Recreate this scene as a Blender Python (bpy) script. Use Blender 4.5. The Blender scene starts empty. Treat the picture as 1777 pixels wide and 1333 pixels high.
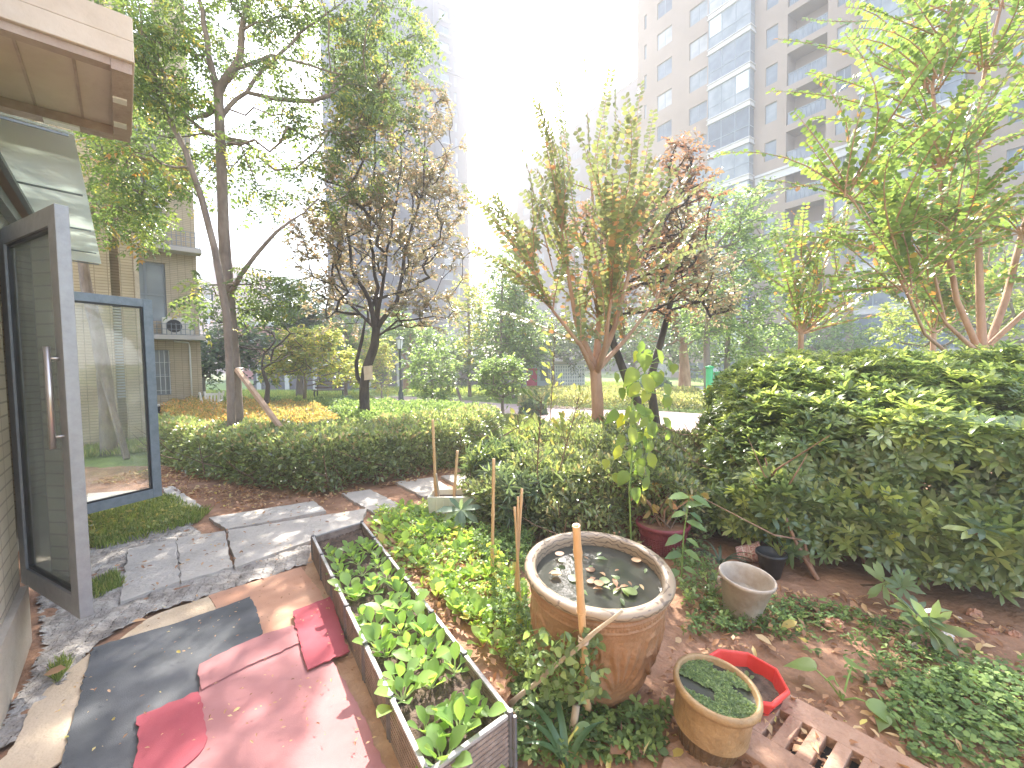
import bpy, math
import numpy as np
from mathutils import Vector, Matrix
R_ = math.radians
SC = bpy.context.scene
# ------------------------------------------------------------------ camera, sky, sun, exposure
F_, CX, CY = 745.0, 888.5, 666.5
PITCH, ROLL, CAMZ = 2.7, -0.8, 1.6
cam_d = bpy.data.cameras.new("camera"); cam = bpy.data.objects.new("camera", cam_d)
SC.collection.objects.link(cam); SC.camera = cam
cam_d.sensor_width = 36; cam_d.lens = F_ / 1777 * 36; cam_d.clip_end = 4000; cam_d.clip_start = 0.02
CR = Matrix.Rotation(R_(90 - PITCH), 3, 'X') @ Matrix.Rotation(R_(ROLL), 3, 'Z')
cam.matrix_world = Matrix.Translation((0, 0, CAMZ)) @ CR.to_4x4()
SUN_EL, SUN_AZ = 42.0, -2.0
w = bpy.data.worlds.new("World"); SC.world = w; w.use_nodes = True
nt = w.node_tree; bg = nt.nodes["Background"]
sky = nt.nodes.new("ShaderNodeTexSky"); sky.sky_type = 'NISHITA'; sky.sun_disc = False
sky.sun_elevation = R_(SUN_EL); sky.sun_rotation = R_(SUN_AZ); sky.air_density = 1.0; sky.dust_density = 2.0; sky.ozone_density = 1.0
nt.links.new(sky.outputs[0], bg.inputs[0]); bg.inputs[1].default_value = 0.15
sl = bpy.data.lights.new("sun", 'SUN'); sl.energy = 3.8; sl.angle = R_(0.53); sl.color = (1.0, 0.95, 0.86)
so = bpy.data.objects.new("sun", sl); SC.collection.objects.link(so)
sd = Vector((math.sin(R_(SUN_AZ)) * math.cos(R_(SUN_EL)), math.cos(R_(SUN_AZ)) * math.cos(R_(SUN_EL)), math.sin(R_(SUN_EL))))
so.rotation_euler = sd.to_track_quat('Z', 'Y').to_euler()
vs = SC.view_settings; vs.view_transform = 'Standard'; vs.look = 'None'; vs.exposure = 3.0; vs.gamma = 1.0
SC.cycles.use_denoising = True
SC.cycles.max_bounces = 7; SC.cycles.diffuse_bounces = 4; SC.cycles.transmission_bounces = 4
SC.cycles.transparent_max_bounces = 8; SC.cycles.volume_bounces = 0; SC.cycles.caustics_reflective = False; SC.cycles.caustics_refractive = False
HAZE = dict(density=0.0052, g=0.0)

# ------------------------------------------------------------------ helpers
def ray(px, py):
    d = CR @ Vector(((px - CX) / F_, -(py - CY) / F_, -1.0))
    return d
def P(px, py, Y):                      # point on that sight line at world depth Y
    d = ray(px, py); t = Y / d.y
    return Vector((d.x * t, Y, CAMZ + d.z * t))
def G(px, py, z=0.0):                  # where a sight line meets the level z
    d = ray(px, py); t = (z - CAMZ) / d.z
    return Vector((d.x * t, d.y * t, z))
def g2(px, py, z=0.0):
    p = G(px, py, z); return (p.x, p.y)

def thing(name, label, cat, loc=(0, 0, 0), rz=0, group=None, kind=None, parent=None):
    o = bpy.data.objects.new(name, None); SC.collection.objects.link(o)
    o.location = loc; o.rotation_euler = (0, 0, rz); o.empty_display_size = .1
    return tag(o, label, cat, group, kind)
def tag(o, label=None, cat=None, group=None, kind=None):
    if label: o['label'] = label
    if cat: o['category'] = cat
    if group: o['group'] = group
    if kind: o['kind'] = kind
    return o
def link(name, me, mat, parent=None, world=True):
    o = bpy.data.objects.new(name, me); SC.collection.objects.link(o)
    if mat is not None and not me.materials:
        me.materials.append(mat)
    if parent is not None:
        o.parent = parent
    return o
def origin(parent):
    v = Vector((0, 0, 0)); p = parent
    while p is not None:
        v = v + Vector(p.location); p = p.parent
    return v
def copy_tree(o, parent=None):
    c = o.copy(); SC.collection.objects.link(c)
    if parent is not None: c.parent = parent
    for ch in list(o.children): copy_tree(ch, c)
    return c

class MB:
    """collects shapes for ONE mesh, in world coordinates unless a parent without offset is used"""
    def __init__(s): s.v = []; s.f = []
    def add(s, vs_, fs):
        n = len(s.v); s.v += [tuple(v) for v in vs_]; s.f += [tuple(i + n for i in f) for f in fs]; return s
    def box(s, c, sz, rz=0.0, M=None):
        hx, hy, hz = sz[0] / 2, sz[1] / 2, sz[2] / 2
        vv = [Vector((x, y, z)) for z in (-hz, hz) for x, y in ((-hx, -hy), (hx, -hy), (hx, hy), (-hx, hy))]
        m = M if M is not None else Matrix.Rotation(rz, 3, 'Z')
        return s.add([Vector(c) + m @ v for v in vv], [(3, 2, 1, 0), (4, 5, 6, 7), (0, 1, 5, 4), (1, 2, 6, 5), (2, 3, 7, 6), (3, 0, 4, 7)])
    def bar(s, a, b, wd, h):           # rectangular bar from a to b, h measured upward-ish
        a, b = Vector(a), Vector(b); d = b - a; L = d.length; y = d / L
        up = Vector((0, 0, 1)) if abs(y.z) < .95 else Vector((0, 1, 0))
        x = y.cross(up).normalized(); z = x.cross(y)
        m = Matrix((x, y, z)).transposed()
        return s.box((a + b) / 2, (wd, L, h), M=m)
    def prism(s, pts, z0, z1):
        n = len(pts)
        area = sum(pts[i][0] * pts[(i + 1) % n][1] - pts[(i + 1) % n][0] * pts[i][1] for i in range(n))
        if area < 0: pts = pts[::-1]
        vv = [(p[0], p[1], z0) for p in pts] + [(p[0], p[1], z1) for p in pts]
        return s.add(vv, [tuple(range(n))[::-1], tuple(range(n, 2 * n))] + [(i, (i + 1) % n, n + (i + 1) % n, n + i) for i in range(n)])
    def tube(s, pts, rad, n=8, cap=True):
        pts = [Vector(p) for p in pts]; k = len(pts)
        if not hasattr(rad, '__len__'): rad = [rad] * k
        base = len(s.v); prev = None
        for i, p in enumerate(pts):
            t = (pts[min(i + 1, k - 1)] - pts[max(i - 1, 0)])
            t = t.normalized() if t.length > 1e-9 else Vector((0, 0, 1))
            if prev is None:
                a = Vector((1, 0, 0)) if abs(t.x) < .9 else Vector((0, 1, 0)); x = t.cross(a).normalized()
            else:
                x = (prev - t * prev.dot(t)); x = x.normalized() if x.length > 1e-6 else t.orthogonal().normalized()
            prev = x; y = t.cross(x)
            for j in range(n):
                a = 2 * math.pi * j / n
                s.v.append(tuple(p + (x * math.cos(a) + y * math.sin(a)) * rad[i]))
        for i in range(k - 1):
            for j in range(n):
                s.f.append((base + i * n + j, base + i * n + (j + 1) % n, base + (i + 1) * n + (j + 1) % n, base + (i + 1) * n + j))
        if cap:
            s.f.append(tuple(base + j for j in range(n))[::-1]); s.f.append(tuple(base + (k - 1) * n + j for j in range(n)))
        return s
    def lathe(s, prof, c=(0, 0, 0), n=48, fn=None, M=None, close=False):
        base = len(s.v); k = len(prof); c = Vector(c)
        for i, (r, z) in enumerate(prof):
            for j in range(n):
                a = 2 * math.pi * j / n
                rr, zz = (r, z) if fn is None else fn(r, z, a, i)
                v = Vector((rr * math.cos(a), rr * math.sin(a), zz))
                s.v.append(tuple(c + (M @ v if M is not None else v)))
        for i in range(k - 1):
            for j in range(n):
                s.f.append((base + i * n + j, base + i * n + (j + 1) % n, base + (i + 1) * n + (j + 1) % n, base + (i + 1) * n + j))
        if close:
            s.f.append(tuple(base + j for j in range(n))[::-1]); s.f.append(tuple(base + (k - 1) * n + j for j in range(n)))
        return s
    def build(s, name, mat, parent=None, smooth=False, bevel=0.0):
        me = bpy.data.meshes.new(name)
        o_ = origin(parent)
        me.from_pydata([(v[0] - o_.x, v[1] - o_.y, v[2] - o_.z) for v in s.v], [], s.f); me.update()
        if smooth: me.polygons.foreach_set("use_smooth", [True] * len(me.polygons))
        o = link(name, me, mat, parent)
        if bevel:
            b = o.modifiers.new("bevel", 'BEVEL'); b.width = bevel; b.segments = 2; b.limit_method = 'ANGLE'
        return o

# ------------------------------------------------------------------ leaf machinery (numpy)
def t_diamond(w=.5, fold=.12, droop=.08):
    return np.array([(0, 0, 0), (w / 2, .45, fold), (0, 1, -droop), (-w / 2, .45, fold)], float), [(0, 1, 2), (0, 2, 3)]
def t_oval(w=.45, fold=.08, droop=.12, a=.3, b=.7, pt=0.0):
    v = [(0, 0, 0), (0, a, .04), (0, b, .03 - droop * .4), (0, 1, -droop), (w * .42, a, fold), (w * .5 * (1 - pt), b, fold - droop * .4), (-w * .42, a, fold), (-w * .5 * (1 - pt), b, fold - droop * .4)]
    return np.array(v, float), [(0, 4, 1), (4, 5, 2, 1), (5, 3, 2), (0, 1, 6), (1, 2, 7, 6), (2, 3, 7)]
def xf(t, rot=None, s=1.0, off=(0, 0, 0)):
    v, f = t; v = v * s
    if rot is not None: v = v @ np.array(rot.transposed()) if False else (np.array(rot) @ v.T).T
    return v + np.array(off), f
def join(ts):
    V = []; Fs = []; n = 0
    for v, f in ts:
        V.append(v); Fs += [tuple(i + n for i in q) for q in f]; n += len(v)
    return np.vstack(V), Fs
def t_whorl(n=7, w=.34, up=28, leaf=None, jit=8, seed=0):
    rg = np.random.default_rng(seed); out = []
    for k in range(n):
        m = Matrix.Rotation(2 * math.pi * k / n + rg.normal(0, .15), 3, 'Z') @ Matrix.Rotation(R_(up + rg.normal(0, jit)), 3, 'X')
        out.append(xf(leaf or t_oval(w, .05, .15, .35, .72), m, rg.uniform(.75, 1.1)))
    return join(out)
def t_pinnate(n=5, w=.16, L=.32, droop=.15):
    out = []
    for k in range(n):
        y = .15 + .8 * k / (n - 1 if n > 1 else 1)
        for sx in (-1, 1):
            m = Matrix.Rotation(sx * R_(-62 + 22 * k / n), 3, 'Z') @ Matrix.Rotation(R_(-10), 3, 'X')
            out.append(xf(t_diamond(w / L, .1, .1), m, L * (1 - .25 * abs(k / n - .4)), (0, y, -droop * y * y)))
    out.append(xf(t_diamond(w / L), None, L, (0, .95, -droop)))
    return join(out)

def leafmesh(name, mat, parent, pos, dr, nr, size, tmpl, wx=None, val=None, seed=0):
    pos = np.asarray(pos, float); N = len(pos)
    if N == 0: return None
    rg = np.random.default_rng(seed)
    Y = np.asarray(dr, float); Y = Y / (np.linalg.norm(Y, axis=1, keepdims=True) + 1e-9)
    Z0 = np.asarray(nr, float)
    X = np.cross(Y, Z0); ln = np.linalg.norm(X, axis=1, keepdims=True)
    bad = ln[:, 0] < 1e-4; X[bad] = np.cross(Y[bad], np.array([.3, .9, .1])); ln = np.linalg.norm(X, axis=1, keepdims=True)
    X = X / ln; Z = np.cross(X, Y)
    size = np.broadcast_to(np.asarray(size, float), (N,))
    tmpls = tmpl if isinstance(tmpl, list) else [tmpl]
    sel = rg.integers(0, len(tmpls), N)
    V = []; LI = []; LT = []; VV = []; n0 = 0
    if val is None: val = rg.random(N)
    o_ = np.array(origin(parent))
    for ti, (tv, tf) in enumerate(tmpls):
        ix = np.where(sel == ti)[0]; m = len(ix)
        if not m: continue
        v = (tv[None, :, 0:1] * X[ix][:, None, :] * (1 if wx is None else wx) + tv[None, :, 1:2] * Y[ix][:, None, :] + tv[None, :, 2:3] * Z[ix][:, None, :]) * size[ix][:, None, None] + pos[ix][:, None, :] - o_
        V.append(v.reshape(-1, 3))
        fl = np.array([i for q in tf for i in q]); lt = np.array([len(q) for q in tf])
        LI.append((fl[None, :] + (np.arange(m) * len(tv))[:, None] + n0).ravel()); LT.append(np.tile(lt, m)); VV.append(np.repeat(val[ix], len(tf)))
        n0 += m * len(tv)
    V = np.vstack(V); LI = np.concatenate(LI); LT = np.concatenate(LT); VV = np.concatenate(VV)
    me = bpy.data.meshes.new(name)
    me.vertices.add(len(V)); me.vertices.foreach_set("co", V.astype(np.float32).ravel())
    me.loops.add(len(LI)); me.loops.foreach_set("vertex_index", LI.astype(np.int32))
    me.polygons.add(len(LT)); st = np.concatenate(([0], np.cumsum(LT)[:-1]))
    me.polygons.foreach_set("loop_start", st.astype(np.int32)); me.polygons.foreach_set("loop_total", LT.astype(np.int32))
    a = me.attributes.new("v", 'FLOAT', 'FACE'); a.data.foreach_set("value", VV.astype(np.float32))
    me.update(calc_edges=True)
    return link(name, me, mat, parent)

# ------------------------------------------------------------------ materials
def new_mat(name):
    m = bpy.data.materials.new(name); m.use_nodes = True; nt = m.node_tree
    return m, nt, nt.nodes["Principled BSDF"]
def pm(name, c1, c2=None, scale=8, rough=.7, bump=0, bscale=None, spec=.4, metal=0, detail=6, stretch=None, coat=0, c3=None, pos=(.35, .65)):
    m, nt, b = new_mat(name)
    b.inputs["Roughness"].default_value = rough; b.inputs["Metallic"].default_value = metal; b.inputs["Specular IOR Level"].default_value = spec
    if coat: b.inputs["Coat Weight"].default_value = coat
    if c2 is None and not bump:
        b.inputs["Base Color"].default_value = (*c1, 1); return m
    tc = nt.nodes.new("ShaderNodeTexCoord"); src = tc.outputs["Object"]
    if stretch:
        mp = nt.nodes.new("ShaderNodeMapping"); mp.inputs["Scale"].default_value = stretch; nt.links.new(src, mp.inputs[0]); src = mp.outputs[0]
    if c2 is None: b.inputs["Base Color"].default_value = (*c1, 1)
    else:
        n = nt.nodes.new("ShaderNodeTexNoise"); n.inputs["Scale"].default_value = scale; n.inputs["Detail"].default_value = detail; n.inputs["Roughness"].default_value = .62
        nt.links.new(src, n.inputs[0]); r = nt.nodes.new("ShaderNodeValToRGB"); nt.links.new(n.outputs[0], r.inputs[0])
        r.color_ramp.elements[0].color = (*c1, 1); r.color_ramp.elements[1].color = (*c2, 1)
        r.color_ramp.elements[0].position = pos[0]; r.color_ramp.elements[1].position = pos[1]
        if c3: e = r.color_ramp.elements.new(min(.95, pos[1] + .12)); e.color = (*c3, 1)
        nt.links.new(r.outputs[0], b.inputs["Base Color"])
    if bump:
        n2 = nt.nodes.new("ShaderNodeTexNoise"); n2.inputs["Scale"].default_value = bscale or scale * 4; n2.inputs["Detail"].default_value = 8
        nt.links.new(src, n2.inputs[0]); bp = nt.nodes.new("ShaderNodeBump"); bp.inputs["Strength"].default_value = bump; bp.inputs["Distance"].default_value = .02
        nt.links.new(n2.outputs[0], bp.inputs["Height"]); nt.links.new(bp.outputs[0], b.inputs["Normal"])
    return m
def leaf_mat(name, ramp, trans=.45, rough=.38, spec=.5, tb=1.9, tcol=(1.0, 1.0, .62), lf=1.3):
    """ramp: [(pos, (r,g,b))] read with the leaf's own random value"""
    ramp = [(p_, tuple(min(.6, c * lf + .012) for c in c_)) for p_, c_ in ramp]
    m, nt, b = new_mat(name)
    at = nt.nodes.new("ShaderNodeAttribute"); at.attribute_name = "v"
    r = nt.nodes.new("ShaderNodeValToRGB"); nt.links.new(at.outputs["Fac"], r.inputs[0])
    el = r.color_ramp.elements
    el[0].position = ramp[0][0]; el[0].color = (*ramp[0][1], 1); el[1].position = ramp[-1][0]; el[1].color = (*ramp[-1][1], 1)
    for p_, c_ in ramp[1:-1]: e = el.new(p_); e.color = (*c_, 1)
    nt.links.new(r.outputs[0], b.inputs["Base Color"]); b.inputs["Roughness"].default_value = rough; b.inputs["Specular IOR Level"].default_value = spec
    tr = nt.nodes.new("ShaderNodeBsdfTranslucent"); mx = nt.nodes.new("ShaderNodeMix"); mx.data_type = 'RGBA'; mx.blend_type = 'MULTIPLY'; mx.inputs[0].default_value = 1
    nt.links.new(r.outputs[0], mx.inputs[6]); mx.inputs[7].default_value = (tb * tcol[0], tb * tcol[1], tb * tcol[2], 1)
    nt.links.new(mx.outputs[2], tr.inputs[0])
    ms = nt.nodes.new("ShaderNodeMixShader"); ms.inputs[0].default_value = trans
    nt.links.new(b.outputs[0], ms.inputs[1]); nt.links.new(tr.outputs[0], ms.inputs[2])
    nt.links.new(ms.outputs[0], nt.nodes["Material Output"].inputs[0])
    return m
def glass_mat(name, tint=(.93, .97, .96), refl=.12, rough=.02, dirt_sheen=.0):
    m, nt, b = new_mat(name); nt.nodes.remove(b)
    tr = nt.nodes.new("ShaderNodeBsdfTransparent"); tr.inputs[0].default_value = (*tint, 1)
    gl = nt.nodes.new("ShaderNodeBsdfGlossy"); gl.inputs["Roughness"].default_value = rough
    lw = nt.nodes.new("ShaderNodeFresnel"); lw.inputs[0].default_value = 1.5
    ad = nt.nodes.new("ShaderNodeMath"); ad.operation = 'ADD'; ad.inputs[1].default_value = refl; ad.use_clamp = True; nt.links.new(lw.outputs[0], ad.inputs[0])
    ms = nt.nodes.new("ShaderNodeMixShader"); nt.links.new(ad.outputs[0], ms.inputs[0]); nt.links.new(tr.outputs[0], ms.inputs[1]); nt.links.new(gl.outputs[0], ms.inputs[2])
    out = ms
    if dirt_sheen:  # milky layer: real dirt, on the door also a painted pale reflection
        df = nt.nodes.new("ShaderNodeBsdfTranslucent"); df.inputs[0].default_value = (.8, .85, .8, 1)
        d2 = nt.nodes.new("ShaderNodeBsdfDiffuse"); d2.inputs[0].default_value = (.75, .8, .75, 1)
        a = nt.nodes.new("ShaderNodeMixShader"); a.inputs[0].default_value = .4; nt.links.new(df.outputs[0], a.inputs[1]); nt.links.new(d2.outputs[0], a.inputs[2])
        n = nt.nodes.new("ShaderNodeTexNoise"); n.inputs["Scale"].default_value = 3; n.inputs["Detail"].default_value = 6
        tc = nt.nodes.new("ShaderNodeTexCoord"); nt.links.new(tc.outputs["Object"], n.inputs[0])
        mr = nt.nodes.new("ShaderNodeMapRange"); mr.inputs[1].default_value = .3; mr.inputs[2].default_value = .75; mr.inputs[3].default_value = dirt_sheen * .6; mr.inputs[4].default_value = min(1, dirt_sheen * 1.3)
        nt.links.new(n.outputs[0], mr.inputs[0])
        m2 = nt.nodes.new("ShaderNodeMixShader"); nt.links.new(mr.outputs[0], m2.inputs[0]); nt.links.new(ms.outputs[0], m2.inputs[1]); nt.links.new(a.outputs[0], m2.inputs[2]); out = m2
    nt.links.new(out.outputs[0], nt.nodes["Material Output"].inputs[0])
    return m
def brick_mat(name, c1, c2, mortar, sx, sz, axis, rough=.6, mort=.012, bump=.4):
    """wall tiles: u runs along the wall direction axis (x,y), v is z; world-sized tiles sx by sz"""
    m, nt, b = new_mat(name); tc = nt.nodes.new("ShaderNodeTexCoord")
    dp = nt.nodes.new("ShaderNodeVectorMath"); dp.operation = 'DOT_PRODUCT'; dp.inputs[1].default_value = (axis[0], axis[1], 0); nt.links.new(tc.outputs["Object"], dp.inputs[0])
    sp = nt.nodes.new("ShaderNodeSeparateXYZ"); nt.links.new(tc.outputs["Object"], sp.inputs[0])
    cb = nt.nodes.new("ShaderNodeCombineXYZ"); nt.links.new(dp.outputs["Value"], cb.inputs[0]); nt.links.new(sp.outputs[2], cb.inputs[1])
    br = nt.nodes.new("ShaderNodeTexBrick"); nt.links.new(cb.outputs[0], br.inputs[0])
    br.inputs["Scale"].default_value = 1; br.inputs["Brick Width"].default_value = sx; br.inputs["Row Height"].default_value = sz; br.inputs["Mortar Size"].default_value = mort * .5
    br.inputs["Mortar Smooth"].default_value = .2; br.inputs["Color1"].default_value = (*c1, 1); br.inputs["Color2"].default_value = (*c2, 1); br.inputs["Mortar"].default_value = (*mortar, 1)
    br.offset = .0
    n = nt.nodes.new("ShaderNodeTexNoise"); n.inputs["Scale"].default_value = 1.6; n.inputs["Detail"].default_value = 8; nt.links.new(tc.outputs["Object"], n.inputs[0])
    mr = nt.nodes.new("ShaderNodeMapRange"); mr.inputs[3].default_value = .72; mr.inputs[4].default_value = 1.15; nt.links.new(n.outputs[0], mr.inputs[0])
    mx = nt.nodes.new("ShaderNodeMix"); mx.data_type = 'RGBA'; mx.blend_type = 'MULTIPLY'; mx.inputs[0].default_value = 1; nt.links.new(br.outputs[0], mx.inputs[6]); nt.links.new(mr.outputs[0], mx.inputs[7])
    nt.links.new(mx.outputs[2], b.inputs["Base Color"]); b.inputs["Roughness"].default_value = rough; b.inputs["Specular IOR Level"].default_value = .3
    bp = nt.nodes.new("ShaderNodeBump"); bp.inputs["Strength"].default_value = bump; bp.inputs["Distance"].default_value = .004; bp.invert = True
    nt.links.new(br.outputs["Fac"], bp.inputs["Height"]); nt.links.new(bp.outputs[0], b.inputs["Normal"])
    return m

LM = dict(
    hedge=leaf_mat("leaf_hedge", [(0, (.045, .075, .035)), (.5, (.08, .12, .05)), (.8, (.15, .19, .07)), (1, (.27, .31, .11))], .38, .28, .75),
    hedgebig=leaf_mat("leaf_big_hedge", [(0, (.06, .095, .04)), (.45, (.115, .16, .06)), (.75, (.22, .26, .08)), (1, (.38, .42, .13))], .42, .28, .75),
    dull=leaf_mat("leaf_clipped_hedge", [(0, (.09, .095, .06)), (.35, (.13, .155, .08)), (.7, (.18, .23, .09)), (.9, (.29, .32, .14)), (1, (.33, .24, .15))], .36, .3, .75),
    photinia=leaf_mat("leaf_low_hedge", [(0, (.12, .13, .06)), (.5, (.2, .22, .09)), (.8, (.28, .27, .12)), (1, (.36, .27, .14))], .4, .4, .5),
    autumn=leaf_mat("leaf_yellowing", [(0, (.14, .14, .06)), (.5, (.24, .2, .08)), (.8, (.34, .22, .07)), (1, (.4, .18, .09))], .45, .4, .5),
    crape=leaf_mat("leaf_crape", [(0, (.075, .125, .04)), (.6, (.125, .185, .05)), (.88, (.2, .235, .06)), (.97, (.36, .26, .06)), (1, (.45, .2, .06))], .42, .34, .6, 1.6),
    crapec=leaf_mat("leaf_crape_glare", [(0, (.1, .11, .065)), (.5, (.14, .165, .08)), (.8, (.19, .22, .08)), (.93, (.3, .22, .11)), (1, (.42, .2, .1))], .34, .36, .55, 1.5, (1, .97, .7)),  # greyer crape copy: glare over the centre tree put into the leaf colour
    soap=leaf_mat("leaf_shade", [(0, (.06, .085, .045)), (.6, (.1, .145, .06)), (.9, (.17, .22, .06)), (1, (.38, .26, .08))], .46, .35, .55, 1.9),
    brown=leaf_mat("leaf_brown", [(0, (.13, .135, .09)), (.4, (.19, .185, .125)), (.75, (.25, .21, .15)), (1, (.32, .2, .13))], .42, .32, .7, 1.6, (1, .9, .7)),
    dark=leaf_mat("leaf_dark", [(0, (.05, .075, .045)), (.7, (.09, .125, .07)), (1, (.16, .2, .1))], .4, .4, .55),
    mid=leaf_mat("leaf_mid", [(0, (.08, .12, .05)), (.7, (.14, .2, .07)), (1, (.23, .29, .11))], .45, .4, .5),
    yellow=leaf_mat("leaf_yellow", [(0, (.15, .19, .07)), (.6, (.24, .27, .08)), (1, (.42, .33, .1))], .48, .42, .45, 1.7),
    red=leaf_mat("leaf_red", [(0, (.15, .125, .08)), (.5, (.22, .155, .11)), (1, (.36, .18, .12))], .42, .4, .5, 1.4, (1, .85, .65)),
    veg=leaf_mat("leaf_veg", [(0, (.12, .21, .06)), (.7, (.21, .33, .09)), (1, (.34, .44, .12))], .5, .4, .45, 1.6, (1, 1, .45)),
    radish=leaf_mat("leaf_radish", [(0, (.12, .2, .06)), (.6, (.22, .32, .08)), (.9, (.34, .4, .1)), (1, (.44, .3, .1))], .5, .42, .4, 1.7, (1, 1, .45)),
    grass=leaf_mat("leaf_grass", [(0, (.11, .15, .05)), (.7, (.2, .26, .07)), (1, (.36, .33, .14))], .45, .6, .3),
    bluish=leaf_mat("leaf_bluish", [(0, (.07, .12, .08)), (.7, (.13, .19, .12)), (1, (.22, .28, .17))], .35, .45, .5, 1.5),
    litter=leaf_mat("leaf_litter", [(0, (.14, .07, .035)), (.4, (.26, .14, .08)), (.8, (.38, .24, .13)), (.95, (.5, .36, .2)), (1, (.56, .42, .12))], .25, .6, .3, 1.5, (1, .8, .5)),
    clover=leaf_mat("leaf_clover", [(0, (.055, .09, .03)), (.6, (.1, .165, .045)), (1, (.2, .27, .08))], .35, .6, .25, 1.5),
    strap=leaf_mat("leaf_strap", [(0, (.06, .12, .05)), (1, (.17, .25, .08))], .4, .33, .55),
)
bark_grey = pm("bark_grey", (.16, .12, .10), (.3, .24, .2), 6, .9, .7, 30, stretch=(1, 1, .35))
bark_dark = pm("bark_dark", (.04, .032, .03), (.1, .08, .07), 9, .9, .7, 30, stretch=(1, 1, .35))
bark_red = pm("bark_red", (.3, .16, .10), (.48, .3, .2), 5, .75, .4, 24, stretch=(1, 1, .35))
bark_twig = pm("bark_twig", (.14, .09, .06), (.22, .15, .1), 6, .85, .3, 30)
white_paint = pm("white_paint", (.72, .71, .68), (.82, .81, .78), 3, .5)

# ------------------------------------------------------------------ tree machinery
def chains(nodes, par, rad):
    n = len(nodes); kids = [[] for _ in range(n)]
    for i, p in enumerate(par):
        if p >= 0: kids[p].append(i)
    out = []; st = [(0, None)]
    while st:
        i, frm = st.pop(); ch = [frm, i] if frm is not None else [i]
        while kids[i]:
            ks = sorted(kids[i], key=lambda k: -rad[k])
            for k in ks[1:]: st.append((k, i))
            i = ks[0]; ch.append(i)
        if len(ch) > 1: out.append(ch)
    return out
def skeleton(trunk, trad, attr, rg, first=None, step=.35, tip=.006, lift=.15, zpen=.9, maxr=.6, crook=.05, limbs=()):
    """trunk: polyline; attr: points the limbs have to reach; limbs fork from the nearest wood"""
    pts = []; rr = []
    for i in range(len(trunk) - 1):
        a, b = np.array(trunk[i], float), np.array(trunk[i + 1], float); k = max(2, int(np.linalg.norm(b - a) / .2))
        for j in range(k): pts.append(a + (b - a) * j / k); rr.append(trad[i] + (trad[i + 1] - trad[i]) * j / k)
    pts.append(np.array(trunk[-1], float)); rr.append(trad[-1])
    par0 = list(range(-1, len(pts) - 1))
    for lpts, lr in limbs:
        k0 = int(np.argmin([np.linalg.norm(p - np.array(lpts[0])) for p in pts])); prev = k0; L_ = [pts[k0]] + [np.array(p, float) for p in lpts[1:]]
        for i in range(len(L_) - 1):
            a, b = L_[i], L_[i + 1]; k = max(2, int(np.linalg.norm(b - a) / .22))
            for j in range(1, k + 1): pts.append(a + (b - a) * j / k + (np.random.default_rng(len(pts)).normal(0, .012, 3))); rr.append(lr[i] + (lr[i + 1] - lr[i]) * j / k); par0.append(prev); prev = len(pts) - 1
    nt_ = len(pts); nodes = np.zeros((nt_ + len(attr) * 14 + 10, 3)); nodes[:nt_] = pts; par = list(par0); n = nt_
    if first is None: first = int(nt_ * .6)
    first = min(first, nt_ - 2)
    top = pts[len(trunk) and int(np.argmax([p[2] for p in pts]))] if not limbs else np.array(trunk[-1], float); order = np.argsort(np.linalg.norm(attr - top, axis=1)); tips = []
    for ai in order:
        a = attr[ai]; seg = nodes[first:n]
        d = np.linalg.norm(seg - a, axis=1) + zpen * np.maximum(0, seg[:, 2] - a[2] + .1) + .25 * np.linalg.norm(seg - top, axis=1) * 0.3
        k = first + int(np.argmin(d)); s0 = nodes[k].copy(); L = np.linalg.norm(a - s0); m = int(min(12, max(1, math.ceil(L / step))))
        ctrl = (s0 + a) / 2 + np.array([0, 0, -lift * L]) + rg.normal(0, crook * L, 3); pk = k
        for j in range(1, m + 1):
            t = j / m; q = (1 - t) ** 2 * s0 + 2 * t * (1 - t) * ctrl + t * t * a
            if j < m: q = q + rg.normal(0, .02, 3)
            nodes[n] = q; par.append(pk); pk = n; n += 1
        tips.append(pk)
    nodes = nodes[:n]; wgt = np.zeros(n)
    for t in tips: wgt[t] += 1
    for i in range(n - 1, 0, -1): wgt[par[i]] += wgt[i]
    rad = tip * np.sqrt(np.maximum(wgt, 1)); lim = trad[-1] * 1.0
    rad[nt_:] = np.minimum(rad[nt_:], lim * maxr)
    rad[:nt_] = rr
    return nodes, par, rad, tips
def ell(rg, c, r, n, shell=.5):
    d = rg.normal(size=(n, 3)); d /= np.linalg.norm(d, axis=1, keepdims=True); u = rg.random(n) ** (1 / 3)
    u = shell * (0.55 + .45 * u) + (1 - shell) * u
    return np.array(c) + d * u[:, None] * np.array(r)
def twig_leaves(rg, tips, base, tl, nl, spread=.9, twigs=3, grav=.25):
    """short twigs round every tip; returns leaf positions, directions, normals and the twig polylines"""
    T = len(tips); out = tips - base; out /= (np.linalg.norm(out, axis=1, keepdims=True) + 1e-6)
    Pp = []; Dd = []; Nn = []; TW = []
    for k in range(twigs):
        d = out + rg.normal(0, spread, (T, 3)); d[:, 2] += .15; d /= np.linalg.norm(d, axis=1, keepdims=True)
        L = tl * rg.uniform(.5, 1.15, (T, 1)); TW.append((tips, tips + d * L))
        side = np.cross(d, np.array([0, 0, 1.0])); side /= (np.linalg.norm(side, axis=1, keepdims=True) + 1e-6)
        for j in range(nl):
            t = (j + .6) / nl; s = (1 if j % 2 else -1)
            p = tips + d * L * t; p[:, 2] -= grav * tl * t * t * .5
            ld = d * .55 + side * s * .9 + rg.normal(0, .3, (T, 3)); ld[:, 2] -= grav
            nn = rg.normal(0, .45, (T, 3)); nn[:, 2] += 1
            Pp.append(p); Dd.append(ld); Nn.append(nn)
    return np.vstack(Pp), np.vstack(Dd), np.vstack(Nn), TW
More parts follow.
